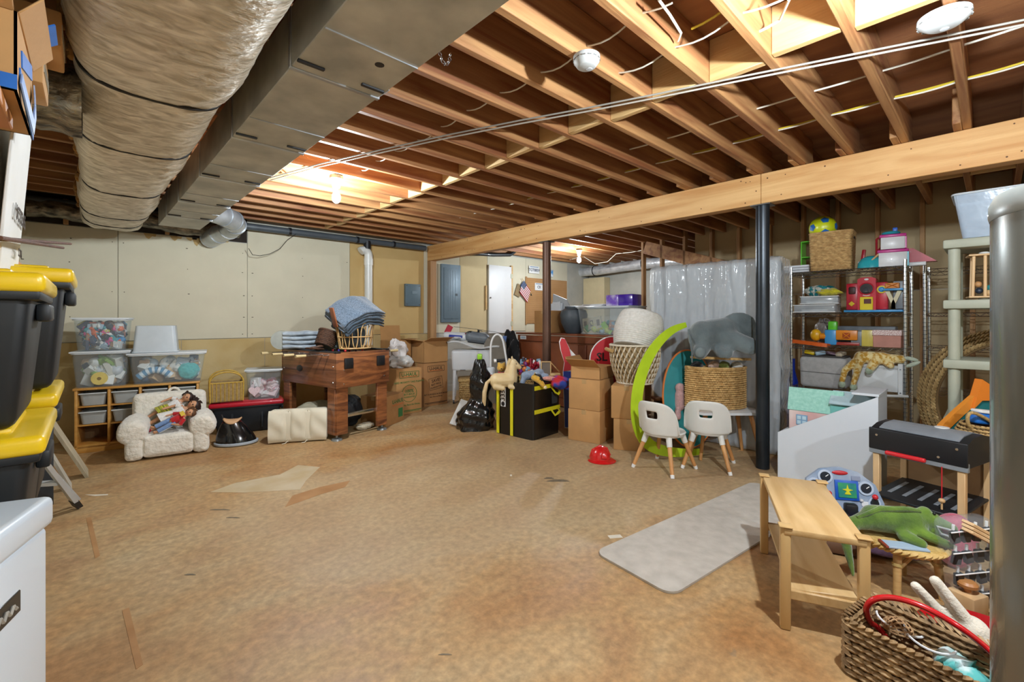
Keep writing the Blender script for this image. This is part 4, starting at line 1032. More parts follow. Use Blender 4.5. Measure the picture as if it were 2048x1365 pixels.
folded('folded_blanket', 'plain slate blanket folded under the flecked one on the rattan basket', base + Vector((.03, .0, .30)), (.46, .34, .11), fa - .1, (.34, -.22, 0), BLK2, 3)
folded('folded_blanket', 'flecked blue grey blanket folded on top of the rattan basket', base + Vector((.0, .0, .41)), (.52, .40, .10), fa - .15, (.52, -.30, 0), BLK1, 3)

# ================================================================== BOXES BEHIND THE TABLE
def uhaul(label, loc, size, rz, ink, l2, l3, l4, group='moving boxes'):
    t = carton(label, loc, size, rz, group, mat('#b78a55', .85, var=.06, scale=4) if ink is GREEN else mat('#ad7f50', .85, var=.06, scale=4), name='moving_box')
    sx, sy, sz = size; y = -sy / 2 - .0008
    text(t, 'U-HAUL', (0, y, sz * .865), .068, ink)
    fr = MB()
    for c, d in (((0, y, sz * .93), (.30, .001, .006)), ((0, y, sz * .80), (.30, .001, .006)), ((-.15, y, sz * .865), (.006, .001, sz * .135)), ((.15, y, sz * .865), (.006, .001, sz * .135))): fr.box(c, d)
    fr.build('logo_frame', ink, t); MB().box((0, y, sz * .822), (.24, .001, .007)).build('logo_underline', ORG, t)
    text(t, l2, (0, y, sz * .70), .034, ink)
    if ink is GREEN:
        MB().tube([(.115 * math.cos(a), y, sz * .45 + .115 * math.sin(a)) for a in [2 * PI * k / 30 for k in range(30)]], .0035, 5, True).build('round_stamp', ink, t)
        for s_, z, q in (('100%', .50, .062), ('BUY-BACK', .43, .036), ('GUARANTEE', .37, .030)): text(t, s_, (0, y, sz * z), q, ink)
    else:
        fr = MB(); M_ = Matrix.Translation((0, y, sz * .50)) @ Matrix.Rotation(-.14, 4, 'Y')
        for c, d in (((0, 0, .10), (.24, .001, .005)), ((0, 0, -.075), (.24, .001, .005)), ((-.12, 0, .012), (.005, .001, .175)), ((.12, 0, .012), (.005, .001, .175))): fr.box(c, d, None, M_)
        fr.build('tag_outline', ink, t)
        for s_, dz, q in (('SAVE!', .055, .066), ('BEST PRICE', -.0, .036), ('GUARANTEE', -.045, .036)): text(t, s_, (0, y, sz * .50 + dz), q, ink, rot=(PI / 2, -.14, 0))
    text(t, l3, (0, y, sz * (.20 if ink is GREEN else .27)), .032, ink)
    if l4: text(t, l4, (0, y, sz * .21), .026, ink)
    MB().box((0, y, sz * .075), (sx * .95, .001, .010)).build('print_line', ink, t); MB().box((0, y, sz * .05), (sx * .8, .001, .006)).build('print_line', ink, t)
    return t
BRN_I = mat('#4a3320', .8, var=.05)
uhaul('moving box with green print 100% BUY-BACK GUARANTEE', (3.17, 5.66, 0), (.40, .40, .62), .03, GREEN, 'NEED MODEST? TAKE PLENTY!', "We'll Buy Back the Extras.", '')
uhaul('moving box with brown print SAVE! beside the green printed one', (3.77, 5.92, 0), (.43, .40, .64), .05, BRN_I, '', 'BUY A BUNDLE & SAVE MORE', 'Save Time and Money')
lo = carton('low carton with green print under the right end of the game table', (2.66, 5.22, 0), (.40, .36, .36), .5, None, CARD2)
text(lo, 'U-HAUL', (.06, -.181, .27), .068, GREEN); MB().box((.06, -.1808, .228), (.24, .001, .008)).build('logo_underline', ORG, lo); MB().rbox((.12, -.1805, .12), (.10, .001, .11), .0004, 1).build('green_print', GREEN, lo)
carton('open carton with flaps up on the brown printed moving box', (3.77, 5.90, .645), (.44, .36, .32), .05, None, CARD, [('f', .35, .17), ('l', .2, .17), ('r', -.15, .17)])
carton('tall carton with one raised flap behind the open carton', (3.33, 6.12, .0), (.34, .30, .98), .02, None, CARD2, [('b', 1.45, .22), ('r', .1, .15)])
wbg = crumple('white_plastic_bag', 'white plastic bag slumped on the green printed moving box', 'bag', (3.13, 5.62, .622), (.17, .14, .085), mat('#d6d6d2', .35, var=.05, clear=.12, coat=.2), 8, .2, amp=.25)
hb = crumple('white_plastic_bag', 'knotted top of white bag rising beside the open carton', 'bag', (3.12, 5.66, .77), (.13, .10, .10), mat('#dcd6d2', .4, var=.05, clear=.08), 18, .4, amp=.4)
# dark bits under the table
crumple('dark_bag', 'dark bag pushed under the middle of the game table', 'bag', (2.25, 5.35, 0), (.20, .16, .19), mat('#26282b', .6), 6, amp=.12)
crumple('rolled_cloth', 'small cream rolled cloth under the game table stretcher', 'cloth', (2.35, 5.05, 0), (.13, .05, .04), cloth('#c9bfa6'), 9, .3, amp=.1)

# ================================================================== FAR WALL FITTINGS
GP = mat('#6d7f8a', .45, .2, var=.04)
def panel_on_wall(name, label, p0, p1, m, d=.05):
    a, b_ = atY(*p0, YF), atY(*p1, YF)
    t = thing(name, label, 'electrical panel', ((a.x + b_.x) / 2, YF - d / 2, b_.z)); return t, b_.x - a.x, a.z - b_.z
t, w_, h_ = panel_on_wall('breaker_panel', 'tall grey breaker panel with a ribbed door on the far wall', (880, 528), (918, 645), GP)
MB().rbox((0, 0, h_ / 2), (w_, .05, h_), .004, 2).build('cover', GP, t)
MB().rbox((.0, -.03, h_ * .5), (w_ * .78, .012, h_ * .88), .004, 2).build('door', GP, t)
for k in range(4): MB().rbox((-.07 + k * .05, -.037, h_ * .55), (.012, .006, h_ * .7), .002, 1).build('rib', GP, t)
MB().rbox((w_ * .25, -.039, h_ * .48), (.05, .008, .04), .002, 1).build('latch', mat('#3d474d', .5), t)
t, w_, h_ = panel_on_wall('fuse_box', 'small square blue grey electrical box on the tan wall', (808, 568), (838, 613), GP)
MB().rbox((0, 0, h_ / 2), (w_, .05, h_), .004, 2).build('cover', mat('#5c6f78', .5, .1, var=.04), t)
MB().rbox((w_ * .1, -.028, h_ * .62), (w_ * .35, .008, .05), .002, 1).build('breaker_window', mat('#74868f', .5), t)
for x in (-.42, .42):
    for z in (.08, .92): MB().cyl((w_ * x, -.025, h_ * z), (w_ * x, -.03, h_ * z), .008, n=8).build('screw', CHROME, t)
a, b_ = atY(975, 530, YF), atY(1020, 666, YF)
wp_ = thing('access_door', 'white access door on the far wall with hinges on its right edge', 'door', (a.x, YF - .03, b_.z)); w_ = b_.x - a.x; h_ = a.z - b_.z
MB().rbox((w_ / 2, 0, h_ / 2), (w_, .03, h_), .003, 2).build('leaf', mat('#dfe0e0', .4, var=.02, scale=2), wp_)
MB().rbox((w_ + .025, .01, h_ / 2), (.05, .03, h_ + .06), .003, 1).build('jamb', WDP, wp_)
for z in (.14, .86): MB().rbox((w_ + .0, -.018, h_ * z), (.05, .01, .09), .002, 1).build('hinge', mat('#cfd0b8', .4, .4), wp_)
MB().ell((.03, -.03, h_ * .52), .016, 10, 8).build('knob', mat('#8d8a84', .3, .8), wp_)
MB().rbox((-.05, .01, h_ * .52), (.03, .03, h_ * .35), .003, 1).build('handle_block', WDP, wp_)
# pegboard with plates
a, b_ = atY(1053, 540, YF), atY(1133, 615, YF)
pg = thing('pegboard', 'brown pegboard on the far wall behind the rusty column', 'pegboard', (a.x, YF - .008, 1.2)); w_ = b_.x - a.x
PGM = mat('#a4794a', .8, hex2='#b3885a', scale=3)
MB().rbox((w_ / 2, 0, .48), (w_, .008, .96), .001, 1).build('board', PGM, pg)
hl = MB()
for i in range(30):
    for j in range(24):
        hl.add([(w_ * (i + .5) / 30 + dx, -.0045, .96 * (j + .5) / 24 + dz) for dx, dz in ((-.005, -.005), (.005, -.005), (.005, .005), (-.005, .005))], [(0, 1, 2, 3)])
hl.build('peg_holes', mat('#5f4427', .9), pg, smooth=0, kind='stuff')
MB().rbox((-.02, -.004, .48), (.04, .02, 1.0), .002, 1).build('edge_strip', WDV, pg)
def plate(label, px, py, wd_, s, col, m):
    c = atY(px, py, YF - .02)
    t = thing('licence_plate', label, 'licence plate', (c.x, YF - .024, c.z), 0, 'licence plates on the pegboard')
    MB().rbox((0, 0, 0), (wd_, .004, .155), .0015, 1).build('plate', m, t)
    if s: text(t, s, (0, -.003, -.01), .085, col)
    MB().box((0, -.0025, .058), (wd_ * .8, .001, .02)).build('top_print', mat('#8a9db4', .5), t)
plate('white licence plate reading TGT8859 at the top left of the pegboard', 1068, 540, .31, 'TGT8859', mat('#2a3350', .5), WHITE)
plate('white licence plate reading CK half hidden by the column', 1078, 574, .26, 'CK', mat('#27304a', .5), WHITE)
plate('blue and white licence plate just right of the column', 1101, 547, .16, '', mat('#27304a', .5), mat('#3f8fd0', .5, hex2='#dfe6ea', scale=6, sharp=.05))
# american flag on a stick
fg = thing('small_flag', 'small american flag on a stick leaning at the far wall', 'flag', atY(1042, 560, YF - .012))
MB().rbox((.30, .004, -.29), (.04, .02, .05), .003, 1).build('wall_clip', BLACK, fg)
MB().cyl((0, -.03, .03), (.32, -.005, -.30), .006, n=6).build('stick', WDP, fg)
fo = Vector((.02, -.04, -.0)); fx_, fz_ = Vector((.62, .05, -.55)).normalized(), Vector((-.35, 0, -.93)).normalized()
for k in range(13):
    p = fo + fz_ * (.012 + .021 * k)
    b = MB(); b.band([p + fx_ * (.12 if k < 7 else 0), p + fx_ * .32], .021, .003, Vector((0, 1, 0))); b.build('stripe', plas('#a8242f' if k % 2 == 0 else '#dcdcdc', .8), fg)
MB().band([fo + fz_ * .078, fo + fz_ * .078 + fx_ * .13], .15, .0036, Vector((0, 1, 0))).build('canton', plas('#2c3f63', .8), fg)
b = MB()
for r in range(4):
    for c in range(5): p = fo + fz_ * (.025 + .035 * r) + fx_ * (.015 + .024 * c) + Vector((0, -.003, 0)); b.ell(p, .005, 6, 4)
b.build('stars', WHITE, fg, kind='stuff')
MB().band([fo + fx_ * -.02 + Vector((-.04, .03, -.12)), fo + fx_ * .0 + fz_ * .36 + Vector((-.02, .03, 0))], .15, .003, Vector((0, 1, 0))).build('tan_banner', mat('#8d7857', .9), fg)

# grey angled stuff and the wooden dresser
def along(px0, px1, X, z=None): return atX(px0, 640, X), atX(px1, 640, X)
DRX = 5.0
a, b_ = atX(1036, 640, DRX), atX(1262, 640, DRX)
DW = mat('#5e2f1b', .4, hex2='#8b4b2a', scale=1.6, st=(8, .9, 1.2), detail=6, coat=.3)
ds = thing('wooden_dresser', 'long reddish brown wooden dresser behind the columns', 'dresser', (DRX, b_.y, 0)); L = a.y - b_.y; ZT = 1.085
MB().rbox((.26, L / 2, ZT / 2 - .02), (.50, L, ZT - .08), .004, 1).build('carcass', DW, ds)
MB().rbox((.25, L / 2, ZT - .015), (.56, L + .04, .03), .006, 2).build('top', DW, ds)
for k in range(3):
    d_ = MB().rbox((-.0, L * (k + .5) / 3, ZT * .5), (.03, L / 3 - .03, ZT * .72), .006, 2).build('door', DW, ds)
    MB().ell((-.03, L * (k + .5) / 3 + L / 7, ZT * .5), .014, 10, 8).build('knob', mat('#8b7a50', .3, .8), d_)
MB().rbox((-.004, L / 2, ZT - .085), (.028, L - .02, .09), .004, 1).build('frieze', DW, ds)
MB().rbox((-.02, L - .14, ZT - .08), (.003, .13, .055), .001, 1).build('sticker', WHITE, ds); 
[MB().box((-.0225, L - .14, ZT - .07 - .018 * k), (.001, .10, .009)).build('print_line', plas('#5d7f9a'), ds) for k in range(2)]
c = atX(1050, 640, DRX + .2); carton('plain cardboard box on the left end of the wooden dresser', (DRX + .22, 4.72, ZT + .001), (.36, .34, .34), .05, None, CARD2)
vz = thing('grey_urn', 'dark grey round urn behind the rusty column on the dresser', 'urn', (DRX + .22, 4.25, ZT + .001))
MB().lathe([(.10, 0), (.125, .02), (.19, .16), (.205, .27), (.18, .34), (.13, .37), (.135, .395), (.12, .40), (.11, .36), (.001, .34)], 32).build('body', mat('#3b4248', .5, hex2='#4c545a', scale=5), vz)
bl = (DRX + .24, 3.62, ZT + .001)
clear_bin('big clear lidded bin of pastel toys on the wooden dresser', bl, (.42, .84, .37), 0, True, None, False, mat('#d3dbe0', .25, var=.03, clear=.84, coat=.2))
jumble('pastel_toys', 'pastel toy pieces inside the big clear bin on the dresser', 'toys', (bl[0], bl[1], bl[2] + .008), (.36, .72, .16), 0, ['#7fb98a', '#d8cfa0', '#8fb6c4', '#c9a08a', '#b6cfd6', '#6fae9f', '#cfd36a'], 90, 15, .06, .15)
dh = thing('toy_facade', 'cream toy house front with three windows inside the big clear bin', 'toy', (bl[0] - .13, bl[1] + .20, bl[2] + .05)); dh.rotation_euler = (math.radians(-7), 0, 0)
MB().rbox((0, 0, .10), (.02, .32, .17), .004, 1).build('front', plas('#cfc4a8', .6), dh)
for y in (-.11, .0, .11): MB().rbox((-.011, y, .10), (.004, .05, .085), .002, 1).build('window', mat('#7a7368', .6), dh)
rn = thing('rainbow_arch', 'stacked pastel rainbow arch toy inside the big clear bin', 'toy', (bl[0] - .12, bl[1] - .24, bl[2] + .012))
for k, cc in enumerate(('#9c8066', '#c08f78', '#d6c07c', '#86b2b6')): MB().tube([(0, (.14 - .028 * k) * math.cos(q), (.17 - .03 * k) * math.sin(q)) for q in [PI * i / 14 for i in range(15)]], .013, 8).build('arch', plas(cc, .6), rn)
gs = MB(); gs.band([(bl[0] - .15, bl[1] + .02, bl[2] + .16), (bl[0] - .14, bl[1] - .05, bl[2] + .07), (bl[0] - .13, bl[1] - .11, bl[2] + .03)], .07, .02, Vector((1, .2, 0)))
tag(gs.build('green_scoop', plas('#8fc23c')), 'lime green toy slide inside the big clear bin', 'toy')
for i, (y, sy_, cc) in enumerate(((-.10, .20, '#7a55c0'), (-.31, .22, '#43259b'))):
    pk = thing('purple_pack', ['light purple shrink wrapped pack on the big clear bin', 'deep purple shrink wrapped pack at the right on the big clear bin'][i], 'package', (bl[0] + .0, bl[1] + y, bl[2] + .388), 0, 'purple packs')
    MB().rbox((0, 0, .075), (.22, sy_, .15), .012, 2).build('pack', mat(cc, .2, hex2='#e0dcea' if i == 0 else '#5637b4', scale=5, coat=.6, sharp=.1), pk)
bk_ = thing('white_folder', 'stack of thin white folders on the left of the big clear bin lid', 'folder', (bl[0] - .02, bl[1] + .22, bl[2] + .388))
for k in range(2): MB().rbox((.01 * k, -.02 * k, .008 + .016 * k), (.26, .36, .013), .002, 1).build('folder', plas('#e3e4e6', .5), bk_)
# grey folded tray leaning behind
gt = thing('grey_tray', 'light grey folded plastic tray standing behind the big clear bin', 'tray', (DRX + .50, 4.55, ZT + .001))
b = MB(); b.prism([(0, 0), (.62, 0), (.30, .52), (.02, .62)], .02, Matrix(((0, 0, 1, 0), (-1, 0, 0, .38), (0, 1, 0, 0), (0, 0, 0, 1)))); b.build('tray', mat('#a9b0b6', .5, var=.04), gt)
b = MB(); b.prism([(.22, 0), (.62, 0), (.55, .1), (.42, .22), (.3, .2)], .026, Matrix(((0, 0, 1, -.003), (-1, 0, 0, .38), (0, 1, 0, 0), (0, 0, 0, 1)))); b.build('lower_curve', mat('#8b9299', .5, var=.04), gt)
ps = thing('paper_sheaf', 'white papers leaning behind the cardboard box on the dresser', 'papers', (DRX + .47, 4.80, ZT + .003))
for k in range(2): MB().rbox((.012 * k, .02 * k, .245), (.006, .22, .46), .002, 1, (math.radians(-10 + 16 * k), 0, 0)).build('sheet', plas('#cfd6dc', .6), ps)
tag(ps, 'white papers leaning behind the cardboard box on the dresser', 'papers')
# ================================================================== MIDDLE: TABLE WITH TOYS, BAGS, BOXES, PLUSH
RZV = AZ - PI / 2            # a thing whose local x runs to the viewer's right
def vx(o, x, y): return Vector((o[0] + x * math.cos(RZV) - y * math.sin(RZV), o[1] + x * math.sin(RZV) + y * math.cos(RZV)))
WP2 = mat('#d3d6d8', .4, var=.03, scale=4)
wt = thing('white_toddler_table', 'white plastic tub table on casters holding toy aircraft', 'table', (3.98, 5.62, 0), math.radians(-38))
MB().rbox((.31, .22, .66), (.62, .44, .32), .04, 3, taper=.95).build('tub', WP2, wt)
for x in (.04, .58):
    for y in (.05, .40):
        l_ = MB().cyl((x, y, .06), (x + (.015 if x < .3 else -.015), y, .52), .022, .03, 10).build('leg', WP2, wt)
        MB().cyl((x - .012, y, .032), (x + .012, y, .032), .03, n=14).build('caster', mat('#33373a', .4), l_)
MB().rbox((.18, -.001, .52), (.08, .004, .008), .001, 1).build('label_strip', BLACK, wt)
b = MB()
b.grid(lambda i, j: (-.06 + .80 * i / 16, .02 + .42 * j / 6, .845 + .10 * (1 - i / 16) + .03 * math.sin(i * .5) + .012 * (j - 3) ** 2 / 9), 17, 7)
o = b.build('wavy_top', mat('#cfd1d0', .6, var=.05), wt); q = o.modifiers.new('s', 'SOLIDIFY'); q.thickness = .03
def on_w(x, y, z): return Vector((3.98 + x * math.cos(math.radians(-38)) - y * math.sin(math.radians(-38)), 5.62 + x * math.sin(math.radians(-38)) + y * math.cos(math.radians(-38)), z))
hc_ = thing('toy_helicopter', 'grey toy helicopter with long black rotor on the white tub table', 'toy', on_w(.42, .16, .905), math.radians(-38), rot=(0, math.radians(8), math.radians(-38)))
GR = plas('#6e767d', .45)
hc_.scale = (1.45,) * 3
blob('fuselage', GR, hc_, caps=[((-.10, 0, .07), .06, (.06, 0, .07), .055), ((.06, 0, .075), .04, (.26, 0, .05), .014)], voxel=.008)
MB().ell((-.10, 0, .085), (.055, .052, .045), 12, 8).build('canopy', mat('#1d252b', .15, coat=.5), hc_)
MB().cyl((-.02, 0, .11), (-.02, 0, .155), .012, n=8).build('mast', BLACK, hc_)
for k in range(4): MB().band([(-.02, 0, .155), (-.02 + .27 * math.cos(k * PI / 2 + .1), .27 * math.sin(k * PI / 2 + .1), .15)], .018, .004, Vector((0, 0, 1))).build('rotor_blade', BLACK, hc_)
MB().rbox((.27, 0, .085), (.04, .006, .08), .002, 1).build('tail_fin', plas('#3d5f9c'), hc_)
for s in (-1, 1): MB().cyl((-.12, s * .05, .01), (.06, s * .05, .01), .006, n=6).build('skid', BLACK, hc_)
pl_ = thing('toy_jet', 'white toy jet with red and blue markings left of the toy helicopter', 'toy', on_w(.10, .20, .945), rot=(0, math.radians(4), math.radians(-50)))
pl_.scale = (1.35,) * 3
blob('fuselage', plas('#d6d9dc'), pl_, caps=[((-.14, 0, .06), .045, (.06, 0, .06), .05), ((.06, 0, .06), .045, (.17, 0, .05), .02)], ells=[((.0, 0, .045), (.05, .16, .012))], voxel=.008)
MB().rbox((-.12, 0, .13), (.07, .012, .10), .004, 1, (0, .4, 0)).build('tail_fin', plas('#b2263a'), pl_)
MB().rbox((-.02, -.048, .06), (.16, .01, .03), .003, 1).build('side_stripe', plas('#2d3f98'), pl_)
MB().ell((.09, 0, .085), (.04, .03, .022), 10, 8).build('canopy', plas('#8f1f33'), pl_)
# wicker hamper under the tub table
NAT = mat('#9c7a48', .75, hex2='#c8a76c', scale=50, bump=.3, rand=False)
NATD = mat('#54391f', .9, var=.1)
wk = thing('wicker_hamper', 'low rectangular wicker hamper with lid under the white tub table', 'basket', on_w(.32, .20, 0), math.radians(-36))
fr_ = rrect(.20, .15, .03)
liner(fr_, .34, 0, ins=.008).build('lining', NATD, wk)
weave(fr_, .34, 12, 46, .016).build('weave', NAT, wk, kind='stuff')
MB().rbox((0, 0, .365), (.44, .34, .05), .02, 3, (.03, -.05, 0)).build('lid', NAT, wk)
# black jacket, lamp shade and white arched tube beyond
jk = crumple('black_jacket', 'black jacket hung on the left end of the wooden dresser', 'jacket', (4.93, 5.32, .55), (.08, .17, .33), cloth('#131416'), 12, amp=.3)
jk.location = (4.90, 5.30, .42)
sh_ = thing('grey_chair_back', 'grey rounded chair back standing before the wooden dresser', 'chair', (4.55, 5.25, 0), RZV)
b = MB(); pts = [(-.17, 0), (-.17, .78)] + [(.0 + .17 * math.cos(a), .88 + .17 * math.sin(a)) for a in [PI - PI * k / 12 for k in range(13)]] + [(.17, .78), (.17, 0)]
b.prism(pts, .03, Matrix.Rotation(PI / 2, 4, 'X')); b.build('back_panel', mat('#7b7468', .8), sh_)
at_ = thing('white_arch_tube', 'white bent tube handle arching behind the toy horse', 'tube', (3.98, 4.55, 0), RZV)
MB().tube([(-.09, 0, 0), (-.09, 0, .70)] + arc((.0, 0, .90), .09, PI, .25, 12, 'xz', .19) + [(.13, 0, .7), (.16, 0, .0)], .014, 10).build('tube', WHITE, at_)

# black square bag with yellow straps
ba = math.radians(6); bs = (.50, .57, .60)
bg = thing('black_storage_bag', 'big square black bag with yellow straps full of toys', 'bag', frame_loc((3.425, 3.335, 0), ba, bs[0], bs[1]), ba)
BV = mat('#0c0d0f', .32, var=.05, coat=.25, bump=.25, bscale=9)
b = MB(); shell(b, bs[0], bs[1], bs[2], .006, .97, 0, .035)
b.build('body', BV, bg); MB().box((0, 0, bs[2] - .12), (bs[0] - .03, bs[1] - .03, .01)).build('filling_layer', mat('#1c1d20', .9), bg)
YS = mat('#d8cf1c', .6, var=.05)
for y in (.02, .225): MB().rbox((-bs[0] / 2 - .003, y - .0, bs[2] * .5), (.004, .042, bs[2] * .98), .001, 1).build('strap', YS, bg)
for z in (.555, .30):
    MB().rbox((.0, -bs[1] / 2 - .003, z), (bs[0] * .94, .004, .045), .001, 1).build('strap', YS, bg)
    MB().band([(.06, -bs[1] / 2 - .006, z - .01), (.075, -bs[1] / 2 - .05, z - .07), (.12, -bs[1] / 2 - .06, z - .095 * (1 if z > .5 else .5)), (.165, -bs[1] / 2 - .05, z - .07 * (1 if z > .5 else .5)), (.18, -bs[1] / 2 - .006, z - .01)], .028, .004, Vector((.0, -.8, .6))).build('grab_loop', YS, bg)
MB().tube(arc((-bs[0] / 2 - .008, .225, .27), .03, -PI / 2, PI / 2, 8, 'xz', .09), .008, 6).build('grab_loop', YS, bg)
lb_ = MB().rbox((-bs[0] / 2 - .004, .145, .43), (.003, .075, .23), .001, 1).build('label_card', WHITE, bg)
MB().cyl((-bs[0] / 2 - .0055, .145, .345), (-bs[0] / 2 - .0065, .145, .345), .026, n=18).build('black_dot', BLACK, bg)
text(bg, '335', (-bs[0] / 2 - .0062, .145, .44), .085, INK, rot=(PI / 2, -PI / 2, -PI / 2))
MB().rbox((.20 - .07, -bs[1] / 2 - .001, .43), (.10, .004, .16), .001, 1).build('clear_pocket', mat('#4a4d52', .2, clear=.5), bg)
BT = bs[2]
# toy horse
HRS = mat('#c9b080', .5, hex2='#dcc79c', scale=6)
ho = Vector((*atD(1010, 760, 5.02)[:2], BT - .11))
hs = thing('toy_horse', 'cream toy horse lying in the black bag with its head raised', 'toy horse', ho, RZV)
blob('body', HRS, hs, caps=[((-.09, 0, .12), .085, (.06, 0, .13), .08), ((.07, 0, .15), .07, (.085, 0, .27), .048), ((.085, 0, .27), .045, (.095, 0, .32), .04), ((.095, 0, .325), .038, (.165, 0, .265), .024), ((.06, -.05, .06), .03, (.14, -.05, .04), .02), ((-.10, -.05, .06), .04, (-.02, -.06, .04), .024), ((.09, .05, .06), .03, (.16, .06, .06), .02)],
     ells=[((.075, -.02, .375), (.010, .008, .025)), ((.08, .02, .375), (.010, .008, .025))], voxel=.008, smooth=4)
MN = mat('#d9c49a', .8, hex2='#bfa374', scale=60, st=(1, 1, .2))
MB().band([(.055, 0, .365), (.035, 0, .31), (.02, 0, .24), (.0, 0, .19)], .03, .03, Vector((-1, 0, .4))).build('mane', MN, hs)
MB().tube([(-.16, -.03, .14), (-.20, -.05, .10), (-.225, -.06, -.0), (-.23, -.06, -.10), (-.22, -.06, -.15)], [.014, .02, .024, .022, .008], 10).build('tail', MN, hs)
for s in (-1, 1): MB().ell((.125, s * .03, .31), .006, 8, 6).build('eye', BLACK, hs)
MB().ell((.178, 0, .258), (.014, .018, .014), 10, 6).build('muzzle', mat('#5b4a3a', .6), hs)
# other toys in and behind the bag
def plush_at(name, label, px, py, d, caps, ells, m, voxel=.009, cat='plush toy', smooth=6):
    t = thing(name, label, cat, atD(px, py, d), RZV); blob('body', m, t, caps, ells, voxel, smooth); return t
t = plush_at('plush_bear', 'small yellow plush bear left behind the toy horse', 1003, 736, 5.2, [], [((0, 0, 0), (.055, .05, .05)), ((-.03, 0, .045), (.02, .015, .02)), ((.03, 0, .045), (.02, .015, .02)), ((0, -.045, -.01), (.025, .02, .02))], cloth('#c79a3c'))
MB().ell((0, -.066, -.005), .008, 8, 6).build('nose', BLACK, t); MB().band([(-.04, -.035, -.045), (0, -.055, -.055), (.04, -.035, -.045)], .012, .004, Vector((0, -1, 0))).build('collar', plas('#b3222b'), t)
t = plush_at('plush_giraffe', 'yellow plush giraffe head hanging over the black bag edge', 1074, 760, 4.86, [((-.03, 0, .02), .035, (.02, -.02, -.0), .04), ((.02, -.02, 0), .035, (.07, -.05, -.06), .022)], [((-.02, 0, .065), (.012, .012, .02))], cloth('#c89a34'))
MB().band([(-.05, .0, .03), (-.02, -.01, .07), (.03, -.03, .05), (.055, -.05, .0)], .03, .012, Vector((.3, -.3, 1))).build('mane', BLACK, t)
MB().ell((.085, -.062, -.075), (.02, .02, .018), 8, 6).build('muzzle', cloth('#dcc79a'), t); MB().ell((.03, -.058, .015), .007, 8, 6).build('eye', BLACK, t)
plush_at('plush_elephant', 'small blue grey plush with pink paws on top of the black bag', 1066, 752, 5.05, [((-.09, 0, 0), .05, (.05, 0, .01), .06), ((.05, 0, .0), .035, (.15, -.03, -.0), .03), ((-.09, 0, 0), .035, (-.12, -.03, -.07), .03)], [((.07, .02, .03), (.06, .05, .05))], cloth('#8492a6'))
crumple('pink_plush', 'pink plush arm beside the small blue grey plush', 'plush toy', atD(1098, 762, 5.0), (.07, .035, .025), cloth('#cf9080'), 3, RZV, amp=.15)
crumple('red_costume', 'crumpled red and blue dress-up cloth at the right of the black bag', 'costume', atD(1120, 778, 5.0), (.11, .09, .07), mat('#b3222a', .85, hex2='#2a3f93', scale=5, sharp=.04, bump=.3, bscale=60), 7, RZV, amp=.2)
wb2 = thing('toy_basket', 'brown wicker basket of colourful toys behind the toy horse', 'basket', (*atD(1062, 745, 5.55)[:2], 0), RZV)
f2 = circ(.17, .15); weave(f2, .62, 16, 34, .012).build('weave', NAT, wb2, kind='stuff'); liner(f2, .62).build('lining', NATD, wb2)
jo = atD(1062, 745, 5.55); jumble('basket_toys', 'red and purple toys heaped in the brown wicker basket', 'toys', (jo.x, jo.y, .56), (.30, .26, .24), RZV, ['#b32433', '#6a2a7a', '#d8d6d2', '#8f1d2c', '#3a3a48', '#c9702e', '#7e9fb5'], 60, 21, .05, .11)
ef = thing('wood_frame_easel', 'small wooden frame easel with dark screen beside the rusty column', 'easel', atD(1092, 748, 5.3), RZV)
for (c, d) in (((-.055, 0, .07), (.012, .014, .17)), ((.055, 0, .07), (.012, .014, .17)), ((0, 0, .15), (.12, .014, .012)), ((0, 0, -.012), (.12, .014, .012))): MB().rbox(c, d, .002, 1).build('frame_bar', WDY, ef)
MB().box((0, .004, .07), (.10, .004, .15)).build('screen', mat('#6d5f52', .5), ef)
MB().band([(.06, 0, .14), (.16, .04, .03)], .012, .012, Vector((0, 1, 0))).build('prop_bar', WDY, ef); MB().rbox((.11, .03, .0), (.12, .10, .03), .004, 1).build('base_box', WDY, ef)
ef.location.z -= .01
tz = thing('toy_flashlight', 'black and white toy flashlight above the plush bear', 'toy', atD(1000, 722, 5.3), RZV)
MB().tube([(-.04, 0, 0), (.06, 0, .01)], [.018, .016], 12).build('barrel', BLACK, tz); MB().tube([(-.07, 0, -.003), (-.04, 0, 0)], [.026, .02], 14).build('head', WHITE, tz)
bw_ = thing('white_toy_box', 'crumpled white box with an orange patch stuck behind the trash bag', 'box', (*atD(976, 760, 5.35)[:2], 0), RZV + .2)
MB().rbox((0, .05, .36), (.13, .10, .72), .01, 2, (0, .06, 0)).build('body', plas('#c5c9cc', .6), bw_); MB().rbox((.02, -.003, .61), (.07, .006, .05), .002, 1).build('orange_patch', plas('#c9582a'), bw_)
# trash bag
tb = thing('trash_bag', 'tall black plastic trash bag tied with a lime green top', 'bag', (3.33, 4.20, 0), RZV)
rnd = random.Random(2); phs = [rnd.uniform(0, 6) for _ in range(8)]
def tg(i, j):
    k = j / 44; a = 2 * PI * i / 48
    r = .215 if k < .22 else .215 - .115 * min(1, (k - .22) / .22) if k < .44 else .10 + .022 * math.sin((k - .44) * 8) if k < .8 else .10 - .05 * (k - .8) / .2
    d = 1 + .08 * math.sin(5 * a + phs[0] + 3 * k) + .05 * math.sin(8 * a + phs[1] - 14 * k) + .045 * math.sin(34 * k + phs[2] + 2 * a) * (k > .25) + .04 * math.sin(55 * k + 3 * a + phs[3]) + .02 * math.sin(15 * a + 20 * k)
    return (r * d * math.cos(a) + .07 * min(1, k * 2) - .02, r * d * .85 * math.sin(a), .82 * k)
b = MB(); b.grid(tg, 48, 45, True); b.f.append(tuple(range(47, -1, -1))); b.f.append(tuple(44 * 48 + i for i in range(48)))
